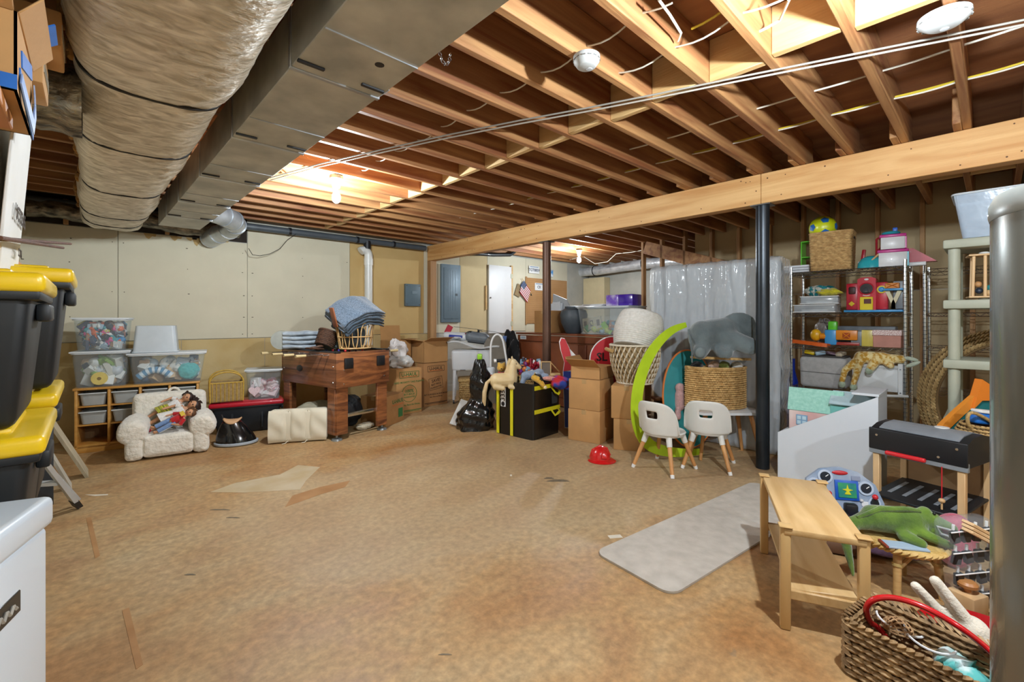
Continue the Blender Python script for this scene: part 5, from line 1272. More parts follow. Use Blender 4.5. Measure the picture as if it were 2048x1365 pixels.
b.build('bag', mat('#0b0d10', .22, var=.05, coat=.4, bump=.5, bscale=12), tb, smooth=70)
MB().rbox((.05, 0, .85), (.06, .05, .07), .015, 2).build('green_top', plas('#8fc431'), tb)
lw = tag(MB().band([(3.20, 4.42, .012), (3.52, 4.62, .24)], .16, .014, Vector((-.3, -.6, .7))).build('white_board', plas('#d5d3cb', .6)), 'white board lying against the trash bag on the floor', 'board')
# red and blue cut-out
co = thing('cutout_board', 'plain red and blue boot shaped cardboard cut-out behind the black bag', 'cut-out', (*atD(1142, 760, 5.3)[:2], 0), RZV - .15)
o1 = [(-.13, 1.02), (-.11, 1.07), (-.07, 1.06), (-.02, .95), (.01, .82), (.02, .70), (.04, .0), (-.07, .0), (-.09, .66), (-.075, .78), (-.115, .92)]
Mz = Matrix.Rotation(PI / 2, 4, 'X')
MB().prism([(x * 1.12 + .004, z + .008) for x, z in o1], .006, Matrix.Translation((0, .008, 0)) @ Mz).build('backing', WHITE, co)
MB().prism([(x, max(z, .68)) for x, z in o1 if z > .6] , .004, Matrix.Translation((0, -.001, 0)) @ Mz).build('red_part', plas('#c02f36', .6), co)
MB().prism([(-.09, .68), (.02, .68), (.04, .02), (-.07, .02)], .004, Matrix.Translation((0, -.001, 0)) @ Mz).build('blue_part', plas('#22398f', .6), co)
MB().prism([(-.02, .95), (.12, .80), (.08, .58), (.03, .56), (.01, .8)], .004, Matrix.Translation((0, .012, 0)) @ Mz).build('white_flap', WHITE, co)
# red disc sign
rs = thing('red_round_sign', 'red round toy sign behind the stacked cartons', 'sign', (*atD(1226, 720, 5.15)[:2], 0), RZV)
MB().lathe([(.001, 0), (.26, 0), (.26, .012), (.001, .012)], 40, Matrix.Translation((0, 0, .83)) @ Matrix.Rotation(PI / 2, 4, 'X')).build('disc', plas('#c3202c', .5), rs)
MB().tube([(.265 * math.cos(a), -.005, .83 + .265 * math.sin(a)) for a in [2 * PI * k / 40 for k in range(40)]], .008, 6, True).build('white_edge', WHITE, rs)
text(rs, 'SL', (-.13, -.0135, .86), .13, BLACK); MB().cyl((0, .006, 0), (0, .006, .6), .016, n=10).build('pole', WHITE, rs)
# stacked cartons
a1 = math.radians(12)
carton('bottom carton of the stack beside the black bag', frame_loc((3.832, 2.774, 0), a1, .37, .37), (.37, .37, .335), a1, 'stacked brown cartons')
c2 = carton('second carton of the stack beside the black bag', frame_loc((3.835, 2.778, .337), a1, .37, .36), (.37, .36, .32), a1, 'stacked brown cartons')
carton('shallow open carton with a raised flap on top of the stack', frame_loc((3.87, 2.80, .659), a1, .36, .34), (.36, .34, .13), a1, None, CARD, [('l', .55, .17), ('b', .9, .12), ('r', -.3, .10)])
for z in (.04, .40): MB().box((.15, -.186 + (.0 if z < .1 else .0), 0), (.04, .001, .05)) if False else None
a2 = math.radians(30)
carton('lower carton under the white rope basket', frame_loc((3.937, 2.319, 0), a2, .36, .30), (.36, .30, .305), a2, 'stacked brown cartons')
carton('upper carton holding the knotted rope basket', frame_loc((3.93, 2.345, .307), a2 - .06, .36, .30), (.36, .30, .325), a2 - .06, 'stacked brown cartons')
# knotted rope basket
mbc = (4.12, 2.545, .634)
mbk = thing('knotted_rope_basket', 'cream and brown knotted rope basket with a twisted handle', 'basket', mbc, RZV)
NR = 10; NC = 30; ROPE = mat('#c9bda6', .9, hex2='#ddd3be', scale=60, bump=.3); ROPE2 = mat('#8d7450', .9, hex2='#a88c62', scale=60, bump=.3)
def mr(k): return .175 + .075 * math.sin(min(1, k * 1.25) * PI / 2)
for sgn, m_, nm in ((1, ROPE, 'rope_strands'), (-1, ROPE2, 'jute_strands')):
    b = MB()
    for c in range(NC):
        a0 = 2 * PI * c / NC
        b.tube([(mr(t / 9) * math.cos(a0 + sgn * .75 * t / 9), mr(t / 9) * math.sin(a0 + sgn * .75 * t / 9), .01 + .38 * t / 9) for t in range(10)], .0085, 5)
    b.build(nm, m_, mbk, kind='stuff')
b = MB(); b.lathe([(.001, .0), (.17, .0), (mr(.3) - .014, .12), (mr(.6) - .014, .23), (mr(1) - .014, .39)], 30); b.build('lining', mat('#a08a66', .9), mbk)
for z, r in ((.395, .252), (.01, .176)): MB().tube([(r * math.cos(a), r * math.sin(a), z) for a in [2 * PI * k / 40 for k in range(40)]], .011, 8, True).build('rim', ROPE, mbk)
MB().tube([(-.26, -.12, .34), (-.29, -.04, .35), (-.285, .05, .35)], .02, 8).build('handle', mat('#a5834e', .9, hex2='#c2a06a', scale=50), mbk)
# coiled white basket stuffed into it
cw = thing('coiled_rope_basket', 'big white coiled rope basket pushed upside down into the knotted one', 'basket', (mbc[0], mbc[1], .99), rot=(math.radians(-14), math.radians(16), RZV))
prof = [(.21, 0)]
CR = mat('#c9c5bc', .95, hex2='#d9d6cf', scale=40, bump=.3, bscale=120)
for k in range(18): 
    r = .215 + .03 * math.sin(PI * k / 17); prof += [(r + .007, .02 * k + .006), (r + .008, .02 * k + .012), (r, .02 * k + .019)]
for k in range(9): r = .205 - .024 * k; prof += [(r + .006, .366 + .006), (r - .006, .372), (r - .012, .366)]
MB().lathe(prof + [(.001, .368)], 40).build('coils', CR, cw, smooth=80)

# lime green goal hoop
gh = thing('green_goal_hoop', 'lime green fabric arch of a pop-up goal beside the rope basket', 'goal', (0, 0, 0))
gp = [(1372, 650, 4.45), (1345, 658, 4.38), (1315, 685, 4.28), (1290, 725, 4.2), (1275, 775, 4.13), (1271, 825, 4.1), (1279, 868, 4.1), (1300, 895, 4.12), (1335, 905, 4.15), (1375, 907, 4.2), (1405, 903, 4.3)]
P = [atD(*q) for q in gp]; P = [Vector((p.x, p.y, max(.03, p.z))) for p in P]
PS = []
for i in range(len(P) - 1): PS += [P[i].lerp(P[i + 1], t / 3) for t in range(3)]
PS.append(P[-1])
for _ in range(3): PS = [PS[0]] + [(PS[i - 1] + PS[i] * 2 + PS[i + 1]) / 4 for i in range(1, len(PS) - 1)] + [PS[-1]]
cen = atD(1400, 790, 4.4)
LIME = mat('#a8c60f', .65, hex2='#b9d81c', scale=5, bump=.1, bscale=30)
wds = [.05 + .07 * math.sin(PI * i / (len(PS) - 1)) for i in range(len(PS))]
MB().band(PS, wds, .012, lambda i: (cen - PS[i]).cross(Vector((0, 0, 0)) + (PS[min(i + 1, len(PS) - 1)] - PS[max(i - 1, 0)])).normalized()).build('fabric_arch', LIME, gh)

# kids table, half round basket, plush elephant
kt = (4.405, 1.785)
KW = plas('#d6d8d8', .35)
k_ = thing('kids_table', 'white topped kids table with splayed wooden legs behind the two chairs', 'table', (*kt, 0), RZV)
b = MB(); b.prism([(x, y) for x, y in [(-.31, -.10), (-.25, -.2), (.25, -.2), (.33, -.10), (.33, .06), (.25, .14), (-.25, .16), (-.31, .10)]], .022, Matrix.Translation((0, 0, .415))); b.build('top', KW, k_)
LEGW = mat('#b57b45', .5, hex2='#cf9a60', scale=2, st=(8, 8, .8), coat=.15)
for x, y in ((-.20, -.12), (.22, -.12), (-.20, .09), (.20, .09)): MB().cyl((x, y, .41), (x * 1.35, y * 1.45, .0), .021, .014, 12).build('leg', LEGW, k_)
hb_ = thing('seagrass_basket', 'big half round seagrass basket with its lid open on the kids table', 'basket', (kt[0] + .01, kt[1] + .02, .438), RZV)
SEA = mat('#a37c45', .75, hex2='#d0ab70', scale=34, bump=.35, bscale=90)
hr = half_round(.29, .20)
liner(hr, .385, 0, ins=.01, n=64).build('lining', NATD, hb_); weave(hr, .385, 19, 62, .022, 0, fill=1.2).build('weave', SEA, hb_, kind='stuff')
rim_of(hr, .39, .012, 1.0, 70).build('rim', SEA, hb_)
lid = MB(); f_, T_ = hr
lp = [f_(i / 60)[0] for i in range(60)]
lid.prism([(p.x * 1.0, p.y - .08) for p in lp], .022); 
lo_ = lid.build('lid', SEA, hb_); lo_.location = (.03, .035, .468); lo_.rotation_euler = (math.radians(-3), math.radians(2), 0)
for i, (x, c, nm, lb) in enumerate(((-.19, '#15171a', 'plush_toy', 'black plush peeking out at the left of the seagrass basket'), (-.03, '#cfae98', 'plush_toy', 'pale pink plush peeking out of the middle of the seagrass basket'), (.07, '#8d9a4a', 'plush_toy', 'olive green plush peeking out of the seagrass basket'), (.20, '#e0ddd6', 'plush_toy', 'white plush peeking out at the right of the seagrass basket'))):
    p = vx((kt[0] + .01, kt[1] + .02), x, .055); tag(crumple(nm, lb, 'plush toy', (p.x, p.y, .80), (.065, .05, .042), cloth(c), 30 + i, amp=.12), lb, 'plush toy', 'plush heads in the seagrass basket')
eb = vx(kt, -.055, -.06)
ep = thing('plush_elephant', 'large grey plush elephant sprawled on top of the seagrass basket', 'plush toy', (eb.x, eb.y, .935), RZV - .25)
ep.scale = (.9, .95, 1.0)
EG = mat('#4a5355', .95, hex2='#646f70', scale=5, bump=.35, bscale=70, sheen=.6)
blob('body', EG, ep, caps=[((-.15, -.02, .20), .155, (.06, .02, .24), .14), ((.04, -.06, .20), .095, (.27, -.13, .115), .082), ((-.16, -.10, .09), .07, (-.20, -.14, .06), .075), ((-.02, -.10, .09), .055, (-.0, -.15, .05), .05), ((.08, -.08, .09), .055, (.06, -.16, .05), .052), ((.12, .05, .26), .11, (.28, .05, .24), .10)],
     ells=[((.20, .02, .31), (.17, .05, .12), (.1, .0, -.1)), ((.30, .03, .22), (.075, .07, .12))], voxel=.014, smooth=8)
MB().tube([(-.30, -.06, .26), (-.29, -.13, .16), (-.28, -.165, .06), (-.28, -.17, -.04)], [.010, .011, .009, .006], 8).build('tail', EG, ep)
MB().rbox((.10, -.152, .125), (.022, .004, .028), .001, 1).build('tag', WHITE, ep)
for c in ((-.205, -.208, .055), (.352, -.163, .085)): MB().ell(c, (.05, .02, .05), 12, 8, (.2, 0, .5 if c[0] > 0 else 0)).build('foot_pad', mat('#6d7778', .95), ep)

# teal pop-up tents behind
TEAL = mat('#16777c', .6, hex2='#1d8d90', scale=4); ORNG = plas('#d3752c', .6)
def popup(label, loc, rx, rz_, rot):
    t = thing('pop_up_tent', label, 'pop-up tent', loc, rot=rot)
    MB().lathe([(.001, 0), (1, 0), (1, .02), (.001, .03)], 40, Matrix.Rotation(PI / 2, 4, 'X') @ Matrix.Diagonal((rx, rz_, 1, 1))).build('fabric', TEAL, t)
    MB().tube([(rx * math.cos(a), -.01, rz_ * math.sin(a)) for a in [2 * PI * k / 48 for k in range(48)]], .012, 8, True).build('edge_piping', ORNG, t)
    return t
c = atD(1380, 785, 4.55); popup('teal pop-up tent disc with orange edge behind the seagrass basket', (c.x - .03, c.y, .50), .26, .48, (math.radians(-6), 0, RZV))
c = atD(1362, 800, 4.5); pk_ = plush_at('pink_plush', 'worn pink plush figure slumped against the teal tent', 1360, 800, 4.5, [((0, 0, -.06), .05, (0, 0, .05), .05), ((-.03, -.02, -.1), .03, (-.04, -.06, -.16), .03)], [((.0, 0, .12), (.05, .045, .05))], cloth('#b58f8c'), .01)
br_ = thing('brown_box_lid', 'small brown wooden tray beside the goal hoop', 'tray', (*fl(1350, 880)[:2], 0), RZV)
MB().rbox((-.05, .25, .40), (.22, .16, .03), .006, 2).build('tray', mat('#8d5a33', .5), br_); MB().rbox((-.05, .25, .19), (.16, .12, .38), .006, 2).build('stand', mat('#3b2d22', .6), br_)
for i, (px, py, c_, r, lb) in enumerate(((1395, 880, '#c9662c', (.13, .10, .05), 'orange plush lying under the left chair'), (1372, 868, '#22407e', (.10, .08, .06), 'blue plush lying under the left chair'), (1420, 872, '#14686c', (.17, .12, .06), 'teal folded fabric under the right chair'), (1432, 893, '#7a4a34', (.16, .10, .045), 'brown plush lying under the right chair'))):
    p = fl(px, py + 6); p = Vector((p.x + .25, p.y + .2, 0)); crumple('floor_plush' if 'plush' in lb else 'folded_fabric', lb, 'plush toy' if 'plush' in lb else 'fabric', p, r, cloth(c_), 40 + i, RZV, amp=.15)

# toddler chairs
CHW = mat('#d3d2cc', .45, var=.03, scale=4, coat=.1)
def toddler_chair(label, loc, rz):
    t = thing('toddler_chair', label, 'chair', loc, rz, 'white toddler chairs')
    NU, NV = 29, 11; amax = 1.25
    def g(i, j):
        a = -amax + 2 * amax * i / (NU - 1); k = j / (NV - 1)
        zt = .315 + .275 * (max(0, 1 - abs(a / amax) ** 3.2)) ** .5 * k + .015 * k; r = .165 + .03 * k
        z = zt; 
        return (r * 1.05 * math.sin(a), -.02 - r * .92 * math.cos(a) * (1 + .1 * k), z)
    b = MB(); b.grid(g, NU, NV)
    b.f = [f for q, f in enumerate(b.f) if not (5 <= q // (NU - 1) <= 6 and 11 <= q % (NU - 1) <= 16)]
    o = b.build('backrest', CHW, t, smooth=60); md = o.modifiers.new('th', 'SOLIDIFY'); md.thickness = .016; md.offset = 0
    q = o.modifiers.new('b', 'SUBSURF'); q.levels = q.render_levels = 1
    MB().lathe([(.001, .285), (.10, .285), (.165, .30), (.178, .325), (.17, .335), (.13, .325), (.001, .318)], 32, Matrix.Translation((0, .0, 0)) @ Matrix.Diagonal((1, 1.02, 1, 1))).build('seat', CHW, t)
    for x, y in ((-1, -1), (1, -1), (-1, 1), (1, 1)):
        p, q = Vector((.105 * x, .105 * y, .30)), Vector((.19 * x, .19 * y, .0))
        l_ = MB().cyl(p.lerp(q, .15), p.lerp(q, .93), .019, .0155, 14).build('leg', LEGW, t)
        MB().cyl(p, p.lerp(q, .24), .026, .0225, 14).build('socket', CHW, l_); MB().cyl(p.lerp(q, .91), q, .0172, .0155, 14).build('foot_tip', WHITE, l_)
    return t
toddler_chair('white toddler chair with wooden legs on the left', (3.645, 1.96, 0), -PI / 2 + math.radians(-3))
toddler_chair('white toddler chair with wooden legs nearer the black column', (3.99, 1.725, 0), -PI / 2 + math.radians(17))
# red helmet
hm = thing('toy_helmet', 'red toy fire helmet lying on the concrete floor', 'helmet', (3.40, 2.46, 0), RZV)
RH = mat('#c81a1c', .25, var=.04, coat=.5)
MB().lathe([(.095, .0), (.096, .03), (.086, .075), (.055, .115), (.02, .13), (.001, .131)], 28, Matrix.Diagonal((1, .9, 1, 1))).build('dome', RH, hm)
MB().lathe([(.09, .012), (.125, .0), (.128, .006), (.095, .026)], 28, Matrix.Translation((.015, -.01, 0)) @ Matrix.Diagonal((1, .85, 1, 1))).build('brim', RH, hm)
MB().tube([(-.09, 0, .035), (-.07, 0, .10), (0, 0, .137), (.06, 0, .115), (.09, 0, .05)], .010, 8).build('ridge', RH, hm)
MB().rbox((.02, -.09, .07), (.05, .012, .05), .006, 2, (-.35, 0, 0)).build('badge', RH, hm)

# wrapped mattress
mt = thing('wrapped_mattress', 'mattress on end wrapped in crinkled clear plastic', 'mattress', (4.735, 1.385, 0))
MB().rbox((.125, .665, .95), (.22, 1.31, 1.84), .05, 4).build('mattress', mat('#7a7f83', .7, hex2='#979ca0', scale=3, bump=.1, bscale=20), mt)
rnd = random.Random(31); FO = [(rnd.uniform(3, 16), rnd.uniform(-4, 5), rnd.uniform(0, 6), rnd.uniform(.3, 1)) for _ in range(12)]
def wr(y, z): return sum(w_ * math.sin(a * y * 2.2 + b_ * z + p) ** 3 for a, b_, p, w_ in FO) * .011
b = MB()
def fg_(i, j):
    y = -.012 + 1.356 * i / 90; z = .01 + 1.885 * j / 90
    ey = min(y + .012, 1.344 - y); ez = min(z, 1.895 - z); rr = .06
    x = -.012
    if ey < rr: x += (rr - math.sqrt(max(0, rr * rr - (rr - ey) ** 2))) * .9
    if ez < rr: x += (rr - math.sqrt(max(0, rr * rr - (rr - ez) ** 2))) * .9
    return (x - abs(wr(y, z)) * 1.1, y, z)
b.grid(fg_, 91, 91)
FILM = mat('#e6ebef', .10, var=.03, clear=.55, coat=1.0, bump=.9, bscale=11)
b.build('plastic_film', FILM, mt, smooth=80)
b = MB(); b.grid(lambda i, j: (-.01 + .27 * i / 20, -.016 - .01 * abs(math.sin(i * 1.3 + j * .35)) - .008 * math.sin(j * .8), .02 + 1.86 * j / 60), 21, 61); b.build('side_film', FILM, mt, smooth=80)
b = MB(); b.grid(lambda i, j: (-.005 + .27 * j / 8, 1.34 * i / 40, 1.888 + .012 * abs(math.sin(i * .9 + j))), 41, 9); b.build('top_film', FILM, mt, smooth=80)
# ================================================================== RIGHT SIDE: WIRE SHELVES AND TOYS
RW = -PI / 2                                     # local x to the viewer's right (-Y), local y away (+X)
WS0 = (5.30, 1.435)
def ws(x, y, z): return Vector((WS0[0] + y, WS0[1] - x, z))
SZ = [.12, .60, 1.03, 1.355, 1.775]; SWD, SDP = .895, .44
wsh = thing('wire_shelf_unit', 'chrome wire shelving unit filled with toys', 'shelf unit', (*WS0, 0), RW)
for x in (0, SWD):
    for y in (0, SDP):
        p_ = MB().cyl((x, y, 0), (x, y, 1.83), .0135, n=12).build('post', CHROME, wsh)
        b = MB()
        for k in range(44): b.cyl((x, y, .12 + k * .038), (x, y, .124 + k * .038), .0152, n=10)
        b.build('grooves', mat('#4e5358', .4, .7), p_, kind='stuff')
for z in SZ:
    s_ = MB()
    for dz in (0, -.032):
        for a, b_ in (((0, 0), (SWD, 0)), ((0, SDP), (SWD, SDP)), ((0, 0), (0, SDP)), ((SWD, 0), (SWD, SDP))): s_.cyl((*a, z + dz), (*b_, z + dz), .0035, n=6)
    o = s_.build('shelf_frame', CHROME, wsh)
    zz = MB(); n_ = 22
    for y in (0, SDP):
        zz.tube([(SWD * i / n_, y, z - (.032 if i % 2 else 0)) for i in range(n_ + 1)], .0025, 5)
    for x in (0, SWD): zz.tube([(x, SDP * i / 10, z - (.032 if i % 2 else 0)) for i in range(11)], .0025, 5)
    zz.build('zigzag_truss', CHROME, wsh)
    w_ = MB()
    for k in range(1, 34): x = SWD * k / 34; w_.cyl((x, 0, z + .001), (x, SDP, z + .001), .0018, n=4)
    w_.build('deck_wires', CHROME, wsh, kind='stuff')
copy_tree(wsh, Vector((5.86, .455, 0)), RW, 'second chrome wire shelving unit standing behind the woven hoops')
# top shelf
ZT = SZ[4] + .006
WOV = mat('#a98250', .7, hex2='#d2ad74', scale=30, bump=.2)
tbk = thing('woven_basket', 'square woven basket with cut handles on the top wire shelf', 'basket', ws(.325, .15, ZT), RW + .05)
rr = rrect(.175, .14, .03); tpf = lambda k: .94 + .06 * k
liner(rr, .375, 0, tpf, 56, .009).build('lining', mat('#7a5a33', .9), tbk); weave(rr, .375, 23, 46, .013, 0, tpf, 1.3).build('weave', WOV, tbk, kind='stuff')
rim_of(rr, .375, .009, 1).build('rim', WOV, tbk)
MB().rbox((.1765, .0, .315), (.006, .075, .028), .002, 1).build('handle_hole', mat('#2b1d10', .9), tbk)
bl_ = thing('toy_ball', 'yellow toy football with blue pentagons in the woven basket', 'ball', ws(.25, .12, ZT + .44), .4)
MB().ell((0, 0, 0), .12, 28, 18).build('ball', plas('#c9d015', .35, .3), bl_)
ph = (1 + 5 ** .5) / 2
for sgx in (-1, 1):
    for sgy in (-1, 1):
        for perm in range(3):
            v = [0, sgx * 1, sgy * ph]; v = Vector(v[perm:] + v[:perm]).normalized()
            u = v.orthogonal().normalized(); q = v.cross(u)
            b = MB(); b.add([v * .1212 + v * 0 + (u * math.cos(2 * PI * k / 5) + q * math.sin(2 * PI * k / 5)) * .038 - v * .0042 for k in range(5)] + [v * .1225], [(k, (k + 1) % 5, 5) for k in range(5)]); b.build('pentagon', plas('#1f66b0', .4), bl_, smooth=0)
gb = thing('green_toy_rack', 'lime green open toy rack with orange tray left of the woven basket', 'toy', ws(.085, .30, ZT), RW)
GRN = plas('#5bbf2a')
for x in (-.05, .05): MB().rbox((x, 0, .17), (.012, .16, .34), .003, 1).build('side', GRN, gb)
for z in (.335, .17): MB().rbox((0, 0, z), (.10, .16, .012), .003, 1).build('shelf', GRN, gb)
MB().rbox((0, -.01, .03), (.088, .15, .05), .006, 2).build('orange_tray', plas('#d8721f'), gb)
for k in range(3): tag(MB().rbox((0, 0, 0), (.30, .34, .022), .004, 2).build('flat_box', plas('#d6d9dd', .5)), ['lowest flat white box overhanging the top wire shelf', 'middle flat white box overhanging the top wire shelf', 'uppermost flat white box overhanging the top wire shelf'][k], 'box', 'flat white boxes'); 
for k, o in enumerate([o for o in C.objects if o.name.startswith('flat_box')]): o.location = ws(-.01 + .0 * k, .24, ZT + .013 + .026 * k); o.rotation_euler = (0, 0, RW)
# keep the woven basket clear of the flat boxes: they end left of it
MAG = plas('#c22a86'); PWH = plas('#dedede'); TLB = plas('#35a7b8')
og = thing('drawer_tower', 'white and magenta toy drawer tower on the right of the top wire shelf', 'toy', ws(.79, .14, ZT), RW + .15)
for k, (wd_, hh, z) in enumerate(((.20, .13, 0), (.17, .11, .16))):
    d_ = MB().rbox((0, 0, z + hh / 2), (wd_, .16, hh), .004, 2).build('drawer', PWH, og); MB().rbox((0, 0, z + hh + .012), (wd_ + .02, .18, .026), .006, 2).build('top_plate', MAG, og)
    MB().rbox((wd_ / 2 + .004, .0, z + hh / 2), (.02, .15, hh), .003, 1).build('side_frame', TLB if k == 0 else MAG, og)
MB().ell((-.01, 0, .315), (.07, .06, .02), 18, 8).build('teal_dish', TLB, og); MB().rbox((.02, .02, .345), (.035, .03, .045), .006, 2).build('blue_peg', plas('#2f62c0'), og)
rt = thing('red_toy_frame', 'red open toy frame behind the magenta drawer tower', 'toy', ws(.70, .32, ZT), RW)
for a, b_ in (((-.05, 0, .0), (-.05, 0, .30)), ((.05, 0, 0), (.05, 0, .34)), ((-.05, 0, .30), (.05, 0, .34)), ((-.05, 0, .17), (.05, 0, .19)), ((-.05, 0, .17), (.05, 0, .30))): MB().cyl(a, b_, .009, n=8).build('bar', RED, rt)
tag(MB().rbox((0, 0, 0), (.03, .03, .20), .006, 2, (0, .12, 0)).build('red_block', RED), 'thin red upright toy between basket and teal bowl', 'toy'); bpy.data.objects['red_block'].location = ws(.545, .30, ZT + .105); bpy.data.objects['red_block'].rotation_euler = (0, 0, RW)
tbw = thing('teal_bowl', 'teal half dome bowl in front of the magenta drawer tower', 'bowl', ws(.635, .12, ZT), RW)
MB().lathe([(.105, 0), (.10, .05), (.07, .095), (.03, .115), (.001, .118)], 26, Matrix.Diagonal((1, .8, 1, 1))).build('dome', mat('#2fa9b4', .25, var=.05, coat=.5), tbw)
tag(MB().cyl(ws(.60, .05, ZT + .012), ws(.76, .08, ZT + .19), .008, n=8).build('wooden_stick', WDP), 'wooden stick leaning on the teal bowl', 'stick')
for i, (x0, x1, y, z, lb) in enumerate(((.50, .66, .36, .07, 'white plastic rail behind the teal bowl'), (.86, 1.0, .36, .06, 'white plastic rail at the right end of the top wire shelf'), (.84, 1.02, .20, .012, 'white flat strip overhanging right of the top wire shelf'))):
    o = MB().rbox((0, 0, 0), (x1 - x0, .07, .035), .006, 2).build('white_rail', PWH); o.location = ws((x0 + x1) / 2, y, ZT + z + .007); o.rotation_euler = (0, 0, RW); tag(o, lb, 'toy', 'white toy rails')
rd = MB(); rd.prism([(0, 0), (.19, -.0), (.03, .13), (0, .13)], .10, Matrix.Rotation(PI / 2, 4, 'X')); o = rd.build('red_ramp', RED); o.location = ws(.90, .27, ZT + .034); o.rotation_euler = (0, 0, RW); tag(o, 'red wedge toy ramp at the right end of the top wire shelf', 'toy')
# shelf 2
Z2 = SZ[3] + .006
for i, (x, z, r, lb) in enumerate(((.19, 0, 0, 'clear zip pouch with white piping lower on the second shelf'), (.22, .085, .12, 'clear zip pouch with white piping lying on the other pouch'))):
    t = thing('clear_pouch', lb, 'pouch', ws(x, .16, Z2 + z), RW + r, 'clear zip pouches')
    MB().rbox((0, 0, .042), (.36 - .04 * i, .26, .08), .02, 2).build('pouch', mat('#cfd6db', .15, clear=.5, coat=.4), t)
    for z_ in (.008, .078): MB().tube([(sx * (.18 - .02 * i), sy * .13, z_) for sx, sy in ((1, 1), (-1, 1), (-1, -1), (1, -1))], .005, 6, True).build('piping', WHITE, t)
    MB().rbox((0, -.05, .02), (.22, .12, .03), .004, 1).build('paper_inside', WHITE, t)
crumple('teal_cloth_bag', 'teal patterned cloth bag on the clear pouches', 'bag', ws(.20, .22, Z2 + .172), (.13, .09, .055), mat('#1a7f86', .8, hex2='#d8d6c8', scale=18, sharp=.03), 51, RW, amp=.2)
crumple('yellow_cloth', 'yellow folded cloth on the clear pouches beside the teal one', 'cloth', ws(.30, .13, Z2 + .172), (.10, .07, .035), cloth('#cfc22a'), 52, RW, amp=.2)
ph_ = thing('red_playhouse', 'red toy schoolhouse with yellow door on a blue base', 'toy', ws(.615, .14, Z2), RW)
RDP = plas('#c01f33', .35, .3); BLP = plas('#3f95cf'); YLP = plas('#e0c419'); 
MB().rbox((.04, .02, .012), (.44, .22, .022), .008, 2).build('blue_base', BLP, ph_)
b = MB(); b.prism([(-.07, .024), (.07, .024), (.07, .32), (.04, .335), (-.04, .335), (-.07, .32)], .12, Matrix.Translation((-.01, .08, 0)) @ Matrix.Rotation(PI / 2, 4, 'X')); b.build('tower', RDP, ph_)
for x in (-.125, .095): MB().rbox((x, .04, .155), (.10, .10, .26), .012, 2).build('wing', RDP, ph_)
MB().cyl((-.01, -.038, .225), (-.01, -.046, .225), .052, n=24).build('round_window', mat('#2a2023', .3), ph_); MB().tube([(-.01 + .055 * math.cos(a), -.044, .225 + .055 * math.sin(a)) for a in [2 * PI * k / 24 for k in range(24)]], .006, 6, True).build('window_ring', RDP, ph_)
MB().lathe([(.03, 0), (.022, .03), (.006, .045), (.001, .05)], 14, Matrix.Translation((-.01, -.055, .19))).build('bell', mat('#8f959c', .25, .8), ph_)
d_ = MB().rbox((-.01, -.046, .085), (.10, .016, .125), .004, 1).build('door', YLP, ph_); MB().rbox((.0, -.056, .105), (.055, .004, .045), .002, 1).build('door_window', mat('#5b2a22', .6), d_)
MB().rbox((-.13, -.012, .085), (.036, .004, .036), .001, 1, (0, PI / 4, 0)).build('yellow_sign', YLP, ph_)
MB().rbox((-.125, -.0125, .215), (.055, .006, .07), .01, 2).build('wing_window', mat('#43201f', .5), ph_)
MB().cyl((.10, -.012, .215), (.10, -.022, .215), .036, n=20).build('yellow_ring', YLP, ph_); MB().ell((.10, -.018, .215), (.026, .014, .026), 14, 8).build('blue_globe', BLP, ph_)
MB().ell((-.01, -.043, .315), (.018, .004, .010), 10, 6).build('white_badge', WHITE, ph_); MB().ell((-.01, -.043, .165), (.03, .004, .012), 12, 6).build('white_badge', plas('#d9b0a8'), ph_)
lt_ = thing('toy_lookout', 'cream Y legged toy lookout with an orange basket beside the red schoolhouse', 'toy', ws(.80, .13, Z2 + .03), RW)
for s in (-1, 1): MB().band([(0, 0, .0), (0, 0, .05), (s * .045, 0, .17)], .03, .03, Vector((0, 1, 0))).build('leg', plas('#d5caa6'), lt_)
MB().rbox((0, 0, .18), (.15, .10, .02), .005, 2).build('blue_platform', BLP, lt_)
k__ = MB().rbox((-.005, -.02, .215), (.10, .06, .05), .004, 1).build('orange_basket', plas('#d98425'), lt_)
for s in (-1, 1): MB().cyl((-.045, -.052, .215 - s * .018), (.035, -.052, .215 + s * .018), .004, n=6).build('lattice', plas('#b8641a'), k__)
MB().rbox((.035, .05, .13), (.09, .03, .26), .01, 2).build('grey_wall', plas('#8d9298'), lt_)
# shelf 3
Z3 = SZ[2] + .006
og_ = thing('orange_toy_tray', 'orange guitar shaped toy tray on the left of the third wire shelf', 'toy', ws(.14, .05, Z3), RW)
b = MB(); ol = [(-.19, .0), (-.10, .06), (.02, .05), (.10, .085), (.17, .07), (.19, .0), (.17, -.06), (.10, -.075), (.02, -.04), (-.10, -.03)]
b.prism(ol, .035, Matrix.Rotation(.10, 4, 'Y')); b.build('tray', plas('#d8601f', .4), og_)
for k in range(3): MB().rbox((-.07 + .03 * k, .015, .045 + .003 * k), (.006, .04, .004), .001, 1, (0, .1, .3)).build('slot', mat('#6b2a0c', .6), og_)
yg = thing('toy_track_set', 'blue and orange toy barn track set lying on the third wire shelf', 'toy', ws(.40, .10, Z3), RW)
MB().rbox((-.07, 0, .08), (.10, .12, .15), .012, 2).build('blue_body', BLP, yg); MB().rbox((-.06, 0, .19), (.075, .07, .10), .015, 2).build('green_funnel', GRN, yg)
MB().ell((-.20, -.02, .10), (.05, .04, .06), 14, 8).build('yellow_gear', plas('#dca51c'), yg); MB().cyl((-.16, -.03, .09), (-.11, -.03, .09), .03, n=14).build('orange_hub', plas('#dd8a1c'), yg)
